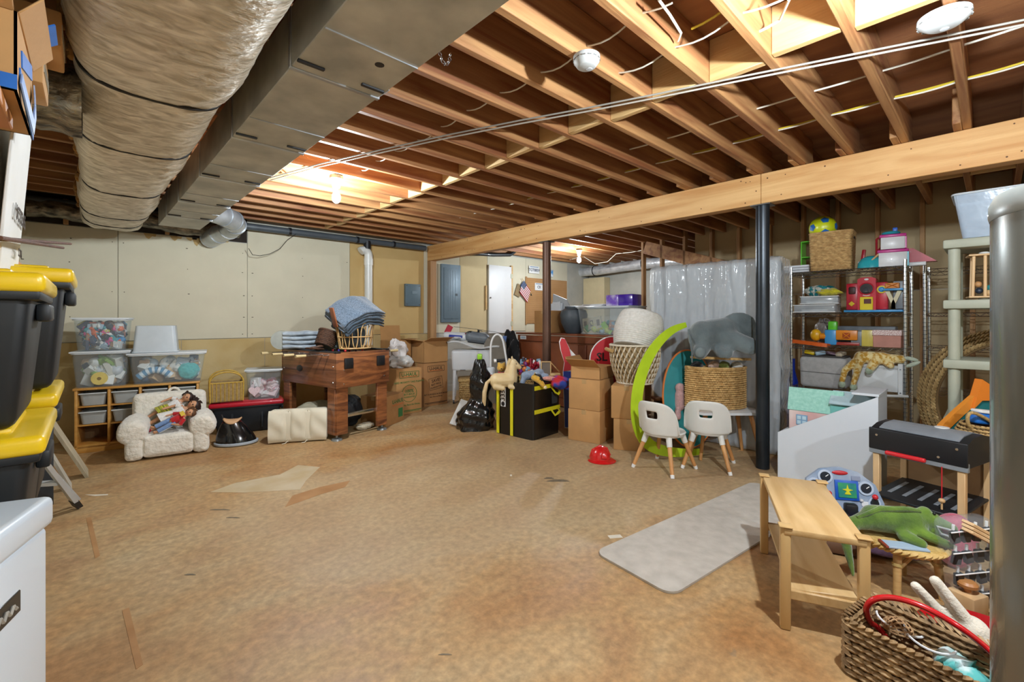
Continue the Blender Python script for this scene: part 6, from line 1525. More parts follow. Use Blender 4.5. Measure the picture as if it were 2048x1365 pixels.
k__ = MB().rbox((.06, -.03, .105), (.17, .07, .095), .006, 2).build('orange_barn', plas('#e0861c'), yg); MB().rbox((.06, -.067, .10), (.06, .004, .055), .002, 1).build('barn_door', plas('#a8400f'), k__)
for s in (-1, 1): MB().cyl((.03, -.07, .10 - s * .026), (.09, -.07, .10 + s * .026), .0045, n=6).build('door_brace', plas('#e0861c'), k__)
MB().rbox((.14, .01, .075), (.10, .10, .14), .006, 2).build('grey_ramp', plas('#7f868c'), yg); MB().rbox((.22, .0, .08), (.09, .11, .155), .006, 2).build('yellow_ramp', plas('#c9b653'), yg)
MB().rbox((.02, .01, .02), (.28, .12, .03), .006, 2).build('red_base', plas('#a83a2e'), yg)
px_ = thing('pink_box', 'pink glittery shoe box on the right of the third wire shelf', 'box', ws(.765, .14, Z3), RW)
MB().rbox((0, 0, .055), (.20, .24, .11), .004, 1).build('body', mat('#b98273', .7), px_); MB().rbox((0, 0, .135), (.21, .25, .05), .004, 1).build('lid', mat('#c09a94', .5, hex2='#e6d6d2', scale=120, sharp=.05), px_)
crumple('grey_printed_bag', 'grey printed plastic bag behind the orange toy tray', 'bag', ws(.23, .28, Z3), (.08, .06, .125), mat('#9a938c', .35, hex2='#5a4a44', scale=14, coat=.3), 55, RW, amp=.2)
tag(MB().rbox(ws(.55, .34, Z3 + .10), (.16, .50, .18), .01, 2).build('grey_carry_case', mat('#6b7076', .5)), 'long grey plastic case at the back of the third shelf', 'case')
# shelf 4
Z4 = SZ[1] + .006
gf = thing('fabric_bin', 'light grey felt storage bin on the fourth wire shelf', 'storage bin', ws(.265, .17, Z4), RW)
FLT = cloth('#a7a5a2', '#b5b3b0', 30, .3, 200)
MB().rbox((0, 0, .155), (.40, .30, .31), .04, 4, taper=.97).build('body', FLT, gf); MB().cyl((-.19, -.152, .16), (.19, -.152, .152), .003, n=6).build('seam', mat('#6d6b69', .9), gf)
MB().rbox((0, 0, .315), (.37, .27, .012), .004, 1).build('filling', mat('#4d4a48', .9), gf)
for i, (x, c, lb, s_) in enumerate(((-.13, '#d2b21c', 'yellow toy piece in the grey felt bin', (.09, .1, .035)), (-.05, '#8fa7b5', 'clear blue toy piece in the grey felt bin', (.09, .11, .04)), (.05, '#8a6f7d', 'mauve toy piece in the grey felt bin', (.08, .1, .03)), (.13, '#cdbfa6', 'cream strap toy in the grey felt bin', (.09, .06, .04)))):
    o = MB().rbox((0, 0, 0), s_, .01, 2, (0, .2 * (-1) ** i, .4 * i)).build('toy_piece', plas(c)); o.location = ws(.265 + x, .15, Z4 + .345); o.rotation_euler = (0, 0, RW); tag(o, lb, 'toy')
wbn = thing('white_doll_bench', 'white wooden doll bench with a curved rail on the fourth wire shelf', 'bench', ws(.70, .02, Z4 - .0), RW)
WB_ = plas('#d4d7d8', .4)
for x in (-.165, .165): MB().rbox((x, -.0, .14), (.035, .10, .30), .004, 1).build('side_post', WB_, wbn)
MB().rbox((0, .0, .145), (.30, .02, .235), .003, 1).build('front_panel', WB_, wbn); MB().rbox((0, -.006, .255), (.30, .022, .03), .004, 1).build('top_rail', WB_, wbn)
MB().tube([(-.18 + .40 * k / 12, -.10 - .11 * math.sin(PI * k / 12), .014) for k in range(13)], .012, 8).build('curved_rail', WB_, wbn)
for x in (-.165, .165):
    for z in (.03, .24): MB().cyl((x, -.05, z), (x, -.054, z), .006, n=8).build('screw', STEEL, wbn)
gp_ = thing('plush_giraffe', 'mustard spotted plush giraffe draped over the white doll bench', 'plush toy', ws(.70, .02, Z4 + .30), RW)
GF = mat('#b98a2c', .95, hex2='#dcc88e', scale=34, sharp=.06, bump=.4, bscale=90, sheen=.4)
blob('body', GF, gp_, caps=[((-.12, 0, .03), .06, (.03, 0, .03), .058), ((.03, 0, .03), .05, (.17, -.01, .03), .04), ((-.13, 0, .02), .042, (-.24, -.05, -.10), .03), ((-.24, -.05, -.10), .03, (-.26, -.06, -.20), .026), ((-.12, -.03, .01), .035, (-.17, -.07, -.22), .025), ((.0, -.03, .02), .045, (-.04, -.08, -.06), .036), ((.05, -.02, .01), .035, (.10, -.06, -.03), .03)], voxel=.010)
for p in ((-.26, -.06, -.235), (-.17, -.07, -.25), (-.05, -.09, -.085)): MB().ell(p, (.03, .028, .035), 10, 8).build('hoof', cloth('#9fae96'), gp_)
for s in (0, 1): MB().ell((.225 + .02 * s, -.02, .04 - .05 * s), (.06, .02, .018), 12, 8, (0, .2 - .7 * s, 0)).build('ear', cloth('#b9c4b0'), gp_)
bbt = thing('blue_glass_bottle', 'tall cobalt blue bottle at the left behind the wire shelf', 'bottle', ws(-.055, .25, 0), 0)
MB().lathe([(.05, 0), (.055, .02), (.055, .62), (.025, .74), (.025, .86), (.03, .87), (.001, .87)], 20).build('body', mat('#10309a', .1, var=.05, coat=.6), bbt)
# lower shelf things
crumple('brown_basket_lid', 'brown woven tray on the bottom wire shelf', 'tray', ws(.72, .15, SZ[0] + .008), (.15, .14, .05), NAT, 61, RW, amp=.06)
tag(MB().rbox(ws(.35, .22, SZ[0] + .15), (.36, .5, .28), .02, 2).build('dark_crate', mat('#1e2022', .6)), 'dark plastic crate on the bottom wire shelf', 'crate')

# ---------------------------------------------------------------- white sloped toy cabinet with the dollhouses
WC0 = (4.11, 1.21)
def wc_(x, y, z=0): return Vector((WC0[0] + y, WC0[1] - x, z))
tc_ = thing('sloped_toy_cabinet', 'white toy cabinet with a sloping front panel beside the black column', 'cabinet', (*WC0, 0), RW)
WHC = mat('#ccd2d8', .45, var=.02, scale=3)
for y in (.009, .38): MB().prism([(0, 0), (.645, 0), (.645, .74), (0, .37)], .018, Matrix.Translation((0, y + .009, 0)) @ Matrix.Rotation(PI / 2, 4, 'X')).build('sloping_panel', WHC, tc_)
MB().rbox((.009, .195, .185), (.018, .36, .37), .002, 1).build('end_panel', WHC, tc_); MB().rbox((.636, .195, .37), (.018, .36, .74), .002, 1).build('end_panel', WHC, tc_)
MB().rbox((.57, .20, .748), (.16, .40, .018), .002, 1).build('top_shelf', WHC, tc_); MB().rbox((.32, .195, .03), (.62, .36, .018), .002, 1).build('bottom_board', WHC, tc_)
dhs = thing('dollhouse', 'pink dollhouse with a mint roof and two blue windows in the white cabinet', 'dollhouse', wc_(.22, .20, .04), RW)
MINT = mat('#86bfae', .6, hex2='#9fd0c0', scale=50, st=(1, .2, 1)); 
MB().rbox((0, .03, .28), (.36, .16, .54), .003, 1).build('walls', mat('#cfb3b0', .7, hex2='#e4dcd6', scale=3), dhs)
MB().rbox((0, -.052, .42), (.35, .006, .18), .002, 1).build('front_wall', mat('#cf9f9a', .7, hex2='#e2dad4', scale=3), dhs)
MB().rbox((0, -.055, .26), (.35, .006, .14), .002, 1).build('brick_base', mat('#8d4a3e', .8, hex2='#a9695a', scale=30), dhs)
rf = MB().rbox((0, -.03, .595), (.38, .016, .19), .003, 1, (math.radians(-14), 0, 0)).build('roof', MINT, dhs)
MB().rbox((0, .08, .60), (.38, .016, .17), .003, 1, (math.radians(25), 0, 0)).build('roof', MINT, dhs)
for x in (-.085, .095):
    wn = MB().rbox((x, -.058, .43), (.08, .008, .085), .002, 1).build('window', plas('#7fa3c0'), dhs)
    for i in (-1, 1):
        for j in (-1, 1): MB().box((x + i * .018, -.0635, .43 + j * .019), (.026, .003, .028)).build('pane', mat('#b9d3de', .2), wn)
dh2 = thing('dollhouse', 'mint green toy house with grey roof behind the pink dollhouse', 'dollhouse', wc_(.46, .24, .04), RW)
MB().rbox((0, 0, .31), (.26, .20, .60), .003, 1).build('walls', plas('#6fb3ab'), dh2); MB().rbox((0, -.075, .635), (.27, .13, .014), .003, 1, (.7, 0, 0)).build('roof', mat('#a9bfc4', .5), dh2); MB().rbox((0, .06, .645), (.27, .13, .014), .003, 1, (-.6, 0, 0)).build('roof', mat('#a9bfc4', .5), dh2)

# ---------------------------------------------------------------- toy grill
ga = math.radians(-105.7)
gl = thing('toy_grill', 'wooden toy barbecue grill with a black lid and red handle', 'toy grill', (3.68, .536, 0), ga)
GW, GD = .443, .40
BIR = mat('#c7a071', .5, hex2='#d9b98c', scale=2, st=(7, 7, .8))
for x in (.018, GW - .018):
    for y in (.02, GD - .02): MB().rbox((x, y, .225), (.034, .034, .45), .003, 1).build('leg', BIR, gl)
MB().rbox((GW / 2, GD - .02, .27), (GW - .06, .012, .35), .002, 1).build('back_panel', mat('#8a6a48', .7, hex2='#9d7c57', scale=4), gl)
sh2 = MB().rbox((GW / 2, GD / 2 - .03, .20), (GW - .02, GD + .02, .014), .003, 1, (.08, 0, 0)).build('grate_shelf', mat('#1b1d20', .5), gl)
for k in range(5): MB().rbox((.07 + k * .076, GD / 2 - .03, .2085), (.022, .24, .004), .001, 1, (.08, 0, 0)).build('grate_slat', plas('#7e848a'), sh2)
MB().rbox((GW / 2, .004, .465), (GW + .03, .022, .05), .003, 1).build('rail', mat('#8f969c', .4, .4), gl)
MB().rbox((GW * .40, -.018, .462), (.20, .028, .026), .010, 3).build('handle', plas('#c8252b'), gl)
b = MB(); prof = [(0, .46), (GD, .46), (GD, .56), (GD * .85, .60), (GD * .5, .63), (GD * .2, .622), (.0, .595)]
b.prism(prof, GW + .02, Matrix(((0, 0, 1, -.01), (1, 0, 0, 0), (0, 1, 0, 0), (0, 0, 0, 1)))); 
for v_ in range(0): pass
b.build('lid', mat('#17191d', .45, var=.05), gl)
MB().rbox((GW / 2, -.005, .535), (GW + .03, .014, .135), .006, 3).build('lid_front', mat('#14161a', .4, var=.05), gl)
MB().prism([(.02, .59), (GD - .02, .58), (GD * .85, .606), (GD * .5, .636), (GD * .2, .628), (.02, .607)], GW - .06, Matrix(((0, 0, 1, .03), (1, 0, 0, 0), (0, 1, 0, 0), (0, 0, 0, 1)))).build('grey_top', mat('#7f858b', .45), gl)
MB().lathe([(.001, .0), (.035, .0), (.035, .004), (.001, .004)], 20, Matrix.Translation((GW * .62, GD * .5, .634))).build('dial', WHITE, gl)
for x, z in ((.03, .56), (GW - .03, .565), (GW - .11, .50)): MB().cyl((x, -.012, z), (x, -.017, z), .007, n=10).build('screw', CHROME, gl)
MB().cyl((GW * .79, -.02, .45), (GW * .79, -.02, .27), .003, n=6).build('cord', plas('#b8202a'), gl)
MB().ell((GW * .79, -.02, .255), (.016, .016, .014), 12, 8).build('bead', BIR, gl); MB().cyl((GW * .79, -.02, .25), (GW * .79, -.02, .205), .005, n=8).build('bead_stick', BIR, gl)

# ---------------------------------------------------------------- toy cockpit
ck = thing('toy_cockpit', 'blue toy cockpit dashboard with dials and a steering yoke', 'toy', (3.46, .655, 0), RZV - .25)
ckm = mat('#7f93ad', .4, hex2='#a9b4c4', scale=8)
pts = [(-.20, .03), (.22, .03), (.23, .15), (.19, .26), (.10, .33), (-.0, .355), (-.11, .335), (-.19, .27), (-.21, .16)]
b = MB(); b.prism(pts, .025, Matrix.Rotation(math.radians(80), 4, 'X')); b.build('dashboard', ckm, ck)
def onck(x, z, out=.0): a = math.radians(80); return Vector((x, z * math.cos(a) - (.025 + out) * math.sin(a), z * math.sin(a) + (.025 + out) * math.cos(a)))
def disc(name, x, z, r, m, out=.001, th=.006, par=ck):
    return MB().cyl(onck(x, z, out), onck(x, z, out + th), r, n=22).build(name, m, par)
for (x, z, r) in ((-.15, .235, .042), (-.085, .29, .042), (.135, .235, .042), (.175, .15, .034)):
    d_ = disc('dial', x, z, r, plas('#b9c6d8')); disc('dial_face', x, z, r * .7, mat('#1d2530', .3), .006, .003, d_)
    MB().cyl(onck(x, z, .011), onck(x + r * .4, z + r * .3, .011), .0025, n=5).build('needle', WHITE, d_)
R80 = (math.radians(-10), 0, 0)
MB().rbox(onck(.03, .215, .004), (.13, .012, .12), .004, 2, R80).build('screen_frame', plas('#1d58b8'), ck)
sc = MB().rbox(onck(.03, .215, .012), (.10, .006, .09), .002, 1, R80).build('screen', mat('#1f6f86', .25, hex2='#3d9e62', scale=14), ck)
MB().prism([(-.018, -.02), (.018, -.02), (.006, .0), (.03, .008), (.006, .014), (0, .04), (-.006, .014), (-.03, .008), (-.006, .0)], .003, Matrix.Translation(onck(.03, .212, .016)) @ Matrix.Rotation(math.radians(80), 4, 'X')).build('yellow_plane', plas('#d8d32a'), sc)
MB().ell(onck(.0, .318, .002), (.045, .006, .014), 16, 8, R80).build('red_badge', plas('#b8252c'), ck)
for (x, z, c) in ((-.15, .14, '#d9d3c4'), (.13, .14, '#e2e2e2'), (.15, .075, '#c9d2dc'), (-.12, .18, '#7fae9a'), (.085, .29, '#8a93a8')): MB().rbox(onck(x, z, .003), (.05, .006, .03), .003, 1, R80).build('switch_plate', plas(c), ck)
for (x, z, c) in ((-.155, .175, '#d6c531'), (.17, .105, '#d6c531'), (.105, .16, '#c7c7c7')): MB().ell(onck(x, z, .006), .011, 10, 8).build('button', plas(c), ck)
MB().rbox((0, -.10, .05), (.34, .16, .07), .02, 3).build('blue_base', plas('#2456b4'), ck)
yk = MB().tube([(-.12, -.13, .22), (-.115, -.13, .15), (-.07, -.12, .12), (.07, -.12, .12), (.115, -.13, .15), (.12, -.13, .22)], .016, 10).build('yoke', BLACK, ck)
for s in (-1, 1): MB().ell((s * .12, -.13, .235), .016, 10, 8).build('red_button', plas('#c2242c'), yk)
MB().rbox((0, -.115, .14), (.07, .05, .08), .015, 2).build('yoke_hub', BLACK, yk)
MB().tube([(-.10 + .075 * math.cos(a), -.2 + .02 * math.sin(a), .08 + .075 * math.sin(a)) for a in [2 * PI * k / 24 for k in range(24)]], .010, 8, True).build('throttle_wheel', BLACK, ck)

# ---------------------------------------------------------------- low wooden bench
bna = math.radians(24.4)
bn = thing('low_bench', 'low light wood shelf bench with a slatted lower shelf', 'bench', (2.485, .612, 0), bna)
ASH = mat('#b9945f', .45, hex2='#d2b280', scale=1.1, st=(.9, 9, 9), detail=6, dist=1.2, coat=.1)
ASHV = mat('#b9935d', .45, hex2='#ceac76', scale=1.1, st=(9, 9, .9), detail=6, coat=.1)
MB().rbox((0, 0, .413), (.70, .285, .026), .005, 2).build('top', ASH, bn)
MB().rbox((0, 0, .17), (.66, .235, .018), .003, 1, (math.radians(-4), 0, 0)).build('lower_shelf', ASH, bn)
for x in (-.33, .33):
    MB().rbox((x, 0, .15), (.022, .27, .04), .004, 1).build('cross_rail', ASH, bn)
    for y in (-.135, .135):
        l_ = MB().rbox((x, y, .215), (.034, .040, .43), .008, 2).build('leg', ASHV, bn); MB().rbox((x, y, .4315), (.05, .05, .007), .0034, 2).build('leg_cap', ASHV, l_)
# floor mat
ma = math.atan2(-.2, 1.74)
fm = MB(); P = []
for q, (cx, cy) in enumerate(((1, 1), (-1, 1), (-1, -1), (1, -1))):
    for i in range(6): a = PI / 2 * q + PI / 2 * i / 5; P.append((cx * (.90 - .07) + .07 * math.cos(a), cy * (.245 - .07) + .07 * math.sin(a)))
fm.prism(P, .011)
o = fm.build('floor_mat', mat('#aea79c', .8, hex2='#bdb6ab', scale=14, bump=.35, bscale=38)); o.location = (2.05 + .90 * math.cos(ma) + .245 * math.sin(ma) - .02, 1.51 + .90 * math.sin(ma) - .245 * math.cos(ma), .0015); o.rotation_euler = (0, 0, ma)
tag(o, 'long pale grey cushioned mat on the floor beside the low bench', 'mat')

# ---------------------------------------------------------------- rattan stool and plush crocodile
sto = (2.86, .31)
st2 = thing('rattan_stool', 'small round rattan stool with a braided rim', 'stool', (*sto, 0), RZV)
CAN = mat('#b08a54', .6, hex2='#c9a56c', scale=10, st=(1, 1, 5))
MB().lathe([(.001, .222), (.15, .222), (.165, .232), (.15, .246), (.001, .243)], 36).build('seat', mat('#b3924f', .8, hex2='#c9ac6c', scale=60, bump=.3, bscale=160), st2)
fs_ = circ(.165); b = rim_of(fs_, .232, .014, 1, 40, 1); b.build('braided_rim', mat('#b8954f', .8, hex2='#cfb074', scale=40), st2, kind='stuff')
for k in range(4):
    a = PI / 4 + k * PI / 2; p, q = Vector((.125 * math.cos(a), .125 * math.sin(a), .225)), Vector((.15 * math.cos(a), .15 * math.sin(a), 0))
    l_ = MB().cyl(p, q, .017, .015, 12).build('leg', CAN, st2)
    MB().tube([p.lerp(q, .25 + .03 * i) for i in range(3)], .021, 10).build('binding', mat('#b59a5e', .8), l_)
    p2 = Vector((.12 * math.cos(a + PI / 2), .12 * math.sin(a + PI / 2), .215)); MB().cyl(p.lerp(q, .38), p2.lerp(p, .45) + Vector((0, 0, .0)), .010, n=8).build('brace', CAN, st2)
cr = thing('plush_crocodile', 'green plush crocodile lying on the rattan stool', 'plush toy', (sto[0], sto[1], .247), RZV)
CG = mat('#33500f', .9, hex2='#688723', scale=7, bump=.35, bscale=80, sheen=.6)
blob('body', CG, cr, caps=[((-.10, .03, .075), .062, (.05, 0, .07), .068), ((-.10, .03, .07), .055, (-.21, .02, .055), .03), ((-.21, .02, .055), .032, (-.265, -.0, -.02), .024), ((-.265, .0, -.02), .024, (-.25, -.03, -.17), .010), ((.05, 0, .085), .055, (.13, -.02, .085), .042), ((.13, -.02, .09), .034, (.205, -.05, .06), .022), ((.11, -.03, .045), .03, (.18, -.06, .025), .018),
    ((.03, -.05, .05), .028, (.12, -.13, .018), .018), ((-.03, -.06, .03), .03, (.00, -.115, .02), .022), ((.12, .03, .06), .022, (.19, .06, .03), .018)], ells=[((.105, -.015, .13), (.022, .03, .02))], voxel=.008, smooth=5)
MB().tube([(-.20, .01, .085), (-.10, .0, .13), (.0, -.02, .14), (.07, -.03, .135)], [.008, .014, .014, .008], 8).build('back_ridge', CG, cr)
MB().band([(.125, -.05, .06), (.17, -.065, .05), (.205, -.065, .035)], .03, .006, Vector((.2, -.9, .3))).build('mouth', plas('#6d1f22', .8), cr)
MB().tube([(.12, -.062, .075), (.16, -.08, .068), (.20, -.08, .05), (.21, -.07, .035), (.17, -.085, .035), (.13, -.07, .045)], .006, 6, True).build('teeth_strip', WHITE, cr)
MB().ell((.125, -.043, .128), .007, 8, 6).build('eye', BLACK, cr)
bkf = thing('picture_book', 'thin picture book under the plush crocodile on the stool edge', 'book', vx(sto, -.07, -.10).to_3d() + Vector((0, 0, .2475)), RZV - .25)
MB().rbox((0, 0, .004), (.17, .07, .008), .001, 1).build('cover', plas('#9fb4c8'), bkf); MB().rbox((-.08, 0, .0045), (.012, .072, .0095), .001, 1).build('spine', plas('#8a3a2c'), bkf)
p = fl(1815, 1150); o = crumple('lavender_cushion', 'lavender plush cushion on the floor behind the rattan stool', 'cushion', (p.x + .25, p.y + .10, 0), (.20, .16, .035), cloth('#8d78a8'), 71, RZV, amp=.06)
o = crumple('teal_cushion', 'grey teal plush cushion on top of the lavender one', 'cushion', (p.x + .36, p.y + .05, .072), (.17, .14, .03), cloth('#5d8a86'), 72, RZV, amp=.06)
o = crumple('pink_cushion', 'rose pink bolster behind the crocodile on the right', 'cushion', (3.30, .14, 0), (.08, .08, .14), cloth('#b8566a'), 73, RZV, amp=.06)
tag(MB().rbox((3.03, .60, .04), (.10, .22, .07), .02, 2, (0, 0, .4)).build('brown_shoe_box', mat('#6a4a34', .7)), 'small brown box on the floor behind the low bench', 'box')

# ---------------------------------------------------------------- bag of blocks, planks, knob block
bo = thing('clear_block_bag', 'clear plastic organiser bag packed with black toy pieces', 'bag', (*atD(1942, 1100, 2.05)[:2], 0), rot=(0, math.radians(-6), RZV))
MB().rbox((0, 0, .20), (.215, .09, .40), .03, 3).build('bag', mat('#cfd6dc', .12, clear=.88, coat=.4, bump=.3, bscale=20), bo)
for r in range(4):
    MB().rbox((0, -.05, .075 + .095 * r), (.205, .004, .006), .0015, 1).build('seam', WHITE, bo)
    for c in range(4):
        MB().rbox((-.075 + .05 * c, -.034, .035 + .095 * r + .012), (.036, .022, .058), .004, 1, (.1, .2 * ((r + c) % 3 - 1), 0)).build('black_piece', BLACK, bo)
        MB().cyl((-.075 + .05 * c, -.03, .06 + .095 * r), (-.07 + .05 * c, -.03, .10 + .095 * r), .006, n=6).build('white_piece', WHITE, bo)
sb_ = carton('plain carton behind the water heater holding the plank bundle', (2.62, -.28, 0), (.30, .30, .30), 0, None, CARD2)
pk2 = thing('plank_bundle', 'bundle of short light wooden planks leaning at the water heater', 'planks', atD(1966, 1078, 1.98), rot=(0, math.radians(28), RZV))
for k in range(3): MB().rbox((.03, .012 * k, .016 * k), (.22, .05, .013), .002, 1, (0, 0, .05 * k)).build('plank', BIR, pk2)
kb_ = thing('knob_block', 'square wooden block with a round wooden knob', 'wooden toy', (*fl(1935, 1225)[:2], 0), RZV + .3)
MB().rbox((0, 0, .045), (.10, .10, .09), .006, 2).build('block', BIR, kb_); MB().lathe([(.012, .09), (.014, .105), (.034, .115), (.036, .128), (.028, .138), (.001, .14)], 20).build('knob', mat('#a9713d', .4, hex2='#b98450', scale=6), kb_)
rd2 = thing('red_sled_dish', 'red glossy plastic dish lying behind the seagrass toy basket', 'dish', (2.50, .02, 0), RZV)
MB().lathe([(.001, .03), (.12, .03), (.17, .055), (.20, .075), (.205, .07), (.17, .04), (.12, .012), (.001, .01)], 36).build('dish', mat('#b5121c', .2, var=.05, coat=.6), rd2)

# ---------------------------------------------------------------- seagrass toy basket in the near corner
A_, B_ = Vector((2.02, .386)), Vector((2.285, .334))
bka = math.atan2(B_.y - A_.y, B_.x - A_.x)
bkx, bky = .27, .56
kc = Vector((2.02 + math.cos(bka) * bkx / 2 + math.sin(bka) * bky / 2, .386 + math.sin(bka) * bkx / 2 - math.cos(bka) * bky / 2))
nb = thing('toy_basket', 'big rectangular seagrass basket of toys in the near right corner', 'basket', (*kc, 0), bka)
SG2 = mat('#6f5434', .7, hex2='#b8986c', scale=26, bump=.3, bscale=80)
rq = rrect(bkx / 2, bky / 2, .035)
liner(rq, .195, 0, ins=.010, n=64).build('lining', NATD, nb); weave(rq, .19, 9, 40, .022, .004, fill=1.2).build('weave', SG2, nb, kind='stuff')
fi, Ti = rrect(bkx / 2 - .016, bky / 2 - .016, .03); weave((fi, Ti), .19, 9, 38, .016, .004, fill=1.2).build('inner_weave', SG2, nb, kind='stuff')
rim_of(rq, .197, .010, .99, 70, 1).build('braided_rim', SG2, nb, kind='stuff')
MB().box((0, 0, .015), (bkx - .04, bky - .04, .01)).build('bottom', NATD, nb)
hp = [atD(1762, 1262, 1.74), atD(1740, 1244, 1.73), atD(1733, 1217, 1.71), atD(1750, 1199, 1.69), atD(1790, 1197, 1.66), atD(1850, 1216, 1.60), atD(1920, 1256, 1.54), atD(1985, 1308, 1.50), Vector((2.13, -.10, .12)), Vector((2.17, -.08, .06)), Vector((2.15, .06, .045)), Vector((2.13, .2, .06))]
PS = []
for i in range(len(hp)):
    p0, p1, p2, p3 = hp[i - 1], hp[i], hp[(i + 1) % len(hp)], hp[(i + 2) % len(hp)]
    for t in (0, .25, .5, .75): PS.append(.5 * ((2 * p1) + (p2 - p0) * t + (2 * p0 - 5 * p1 + 4 * p2 - p3) * t * t + (3 * p1 - p0 - 3 * p2 + p3) * t ** 3))
tag(MB().tube(PS, .0105, 10, True).build('red_hoop', mat('#c4181e', .25, var=.04, coat=.5)), 'red plastic hoop sticking out of the seagrass toy basket', 'hoop')
rb2 = thing('rattan_rattle', 'small shell shaped rattan toy lying in the seagrass toy basket', 'toy', atD(1795, 1258, 1.70), RZV)
sh_m = mat('#96714a', .7, hex2='#b8946a', scale=40)
for k in range(9): MB().tube([(-.05 + .10 * t / 8, -.0, 0) if False else (.045 * math.cos(PI * t / 8) , .045 * math.sin(PI * t / 8) * math.cos(PI * k / 8), .035 * math.sin(PI * t / 8) * math.sin(PI * k / 8)) for t in range(9)], .0035, 5).build('cane', sh_m, rb2)
for s in range(1, 7): MB().tube([(.045 * math.cos(PI * s / 7), .046 * math.sin(PI * s / 7) * math.cos(PI * k / 12), .036 * math.sin(PI * s / 7) * math.sin(PI * k / 12)) for k in range(13)], .003, 5).build('hoop', sh_m, rb2)
tag(MB().cyl(atD(1720, 1212, 1.79), atD(1728, 1262, 1.76), .010, n=10).build('wooden_dowel', mat('#8a5f3c', .5)), 'short brown wooden dowel in the corner of the seagrass toy basket', 'dowel')
bu = thing('plush_bunny', 'cream plush bunny with long ears in the seagrass toy basket', 'plush toy', atD(1942, 1292, 1.62), RZV)
BUN = mat('#cfc6b4', .95, hex2='#ded6c6', scale=20, bump=.35, bscale=120, sheen=.5)
blob('body', BUN, bu, caps=[((-.02, 0, .09), .026, (-.10, .03, .215), .019), ((-.06, .02, .07), .024, (-.155, .05, .185), .017), ((.0, -.02, .02), .045, (.04, -.03, -.04), .05)], ells=[((.0, -.0, .055), (.055, .05, .05)), ((.03, -.01, -.03), (.07, .06, .06)), ((.07, -.03, .05), (.03, .02, .02))], voxel=.007, smooth=5)
MB().tube([(-.055 + .11 * k / 8, -.06 + .012 * abs(k - 4), .035 - .02 * math.sin(PI * k / 8)) for k in range(9)], .012, 8).build('collar', BUN, bu)
crumple('turquoise_cloth', 'turquoise and white cloth in the bottom of the seagrass toy basket', 'cloth', (*atD(1920, 1335, 1.58)[:2], .03), (.08, .07, .05), mat('#5fb8b2', .8, hex2='#d6dedc', scale=9, sharp=.06), 81, amp=.2)
for i, (px, py, d) in enumerate(((1800, 1275, 1.72), (1860, 1312, 1.64))):
    c = atD(px, py, d); tag(MB().tube([(c.x + .07 * math.cos(a), c.y + .07 * math.sin(a), .14 + .012 * math.sin(a + i)) for a in [2 * PI * k / 24 for k in range(24)]], .004, 6, True).build('white_ring', WHITE), ['white thin ring beside the rattan toy in the seagrass toy basket', 'white thin ring beside the turquoise cloth in the seagrass toy basket'][i], 'ring')

# ---------------------------------------------------------------- resin shelf, hoops, tote, basket with handle
RS0 = (4.37, .235)
rsf = thing('resin_shelf_unit', 'grey green plastic shelving unit beside the water heater', 'shelf unit', (*RS0, 0), RW)
RSM = mat('#9a9d8b', .5, hex2='#a6a997', scale=4)
for z in (.10, .60, 1.005, 1.42, 1.84):
    s_ = MB().rbox((.42, .22, z - .02), (.86, .46, .062), .01, 2).build('shelf', RSM, rsf)
for x in (.045, .795):
    for y in (.045, .395):
        for z0, z1 in ((0, .08), (.11, .555), (.61, .96), (1.015, 1.375), (1.43, 1.80)): MB().cyl((x, y, z0), (x, y, z1), .032, n=18).build('post', RSM, rsf)
def rs(x, y, z): return Vector((RS0[0] + y, RS0[1] - x, z))
clear_bin('clear storage tote on top of the grey green plastic shelves', rs(.42, .20, 1.854), (.76, .42, .31), RW, False, None, False, mat('#b9c9da', .2, var=.04, clear=.45, coat=.4, bump=.3, bscale=12))
crumple('plastic_film_bundle', 'crumpled clear film inside the high clear tote', 'film', rs(.42, .20, 1.87), (.30, .14, .12), mat('#d3dae2', .2, clear=.25, coat=.5), 91, RW, amp=.2)
wt2 = thing('wooden_bead_toy', 'wooden bead frame toy with dowels on the second resin shelf', 'toy', rs(.19, .14, 1.438), RW + .15)
for z in (.012, .30): MB().rbox((0, 0, z), (.17, .15, .012), .004, 2).build('plate', BIR, wt2)
for x, y in ((-.065, -.055), (-.005, -.06), (.055, -.055), (.06, .05), (-.06, .05)): MB().cyl((x, y, .015), (x * .9, y, .30), .009, n=10).build('dowel', BIR, wt2)
for x, z, c in ((-.035, .10, '#b98a58'), (-.03, .055, '#1e2c3c'), (.025, .075, '#2a8a8c'), (.02, .04, '#c9a878')): MB().ell((x, -.03, z), .021, 12, 8).build('bead', plas(c, .4), wt2)
for z in (-.0, .315): MB().ell((-.0, 0, z), (.03, .03, .012), 12, 6).build('cap', WHITE, wt2)
wt3 = thing('white_knock_box', 'white toy box with a wooden ball handle beside the bead frame toy', 'toy', rs(.37, .13, 1.438), RW + .1)
MB().rbox((0, 0, .15), (.13, .13, .30), .004, 1).build('box', plas('#d3d5da', .5), wt3); MB().ell((-.02, -.085, .17), .032, 14, 10).build('ball_handle', mat('#b88750', .45), wt3); MB().rbox((-.03, -.067, .10), (.012, .006, .08), .002, 1).build('slot', BLACK, wt3)
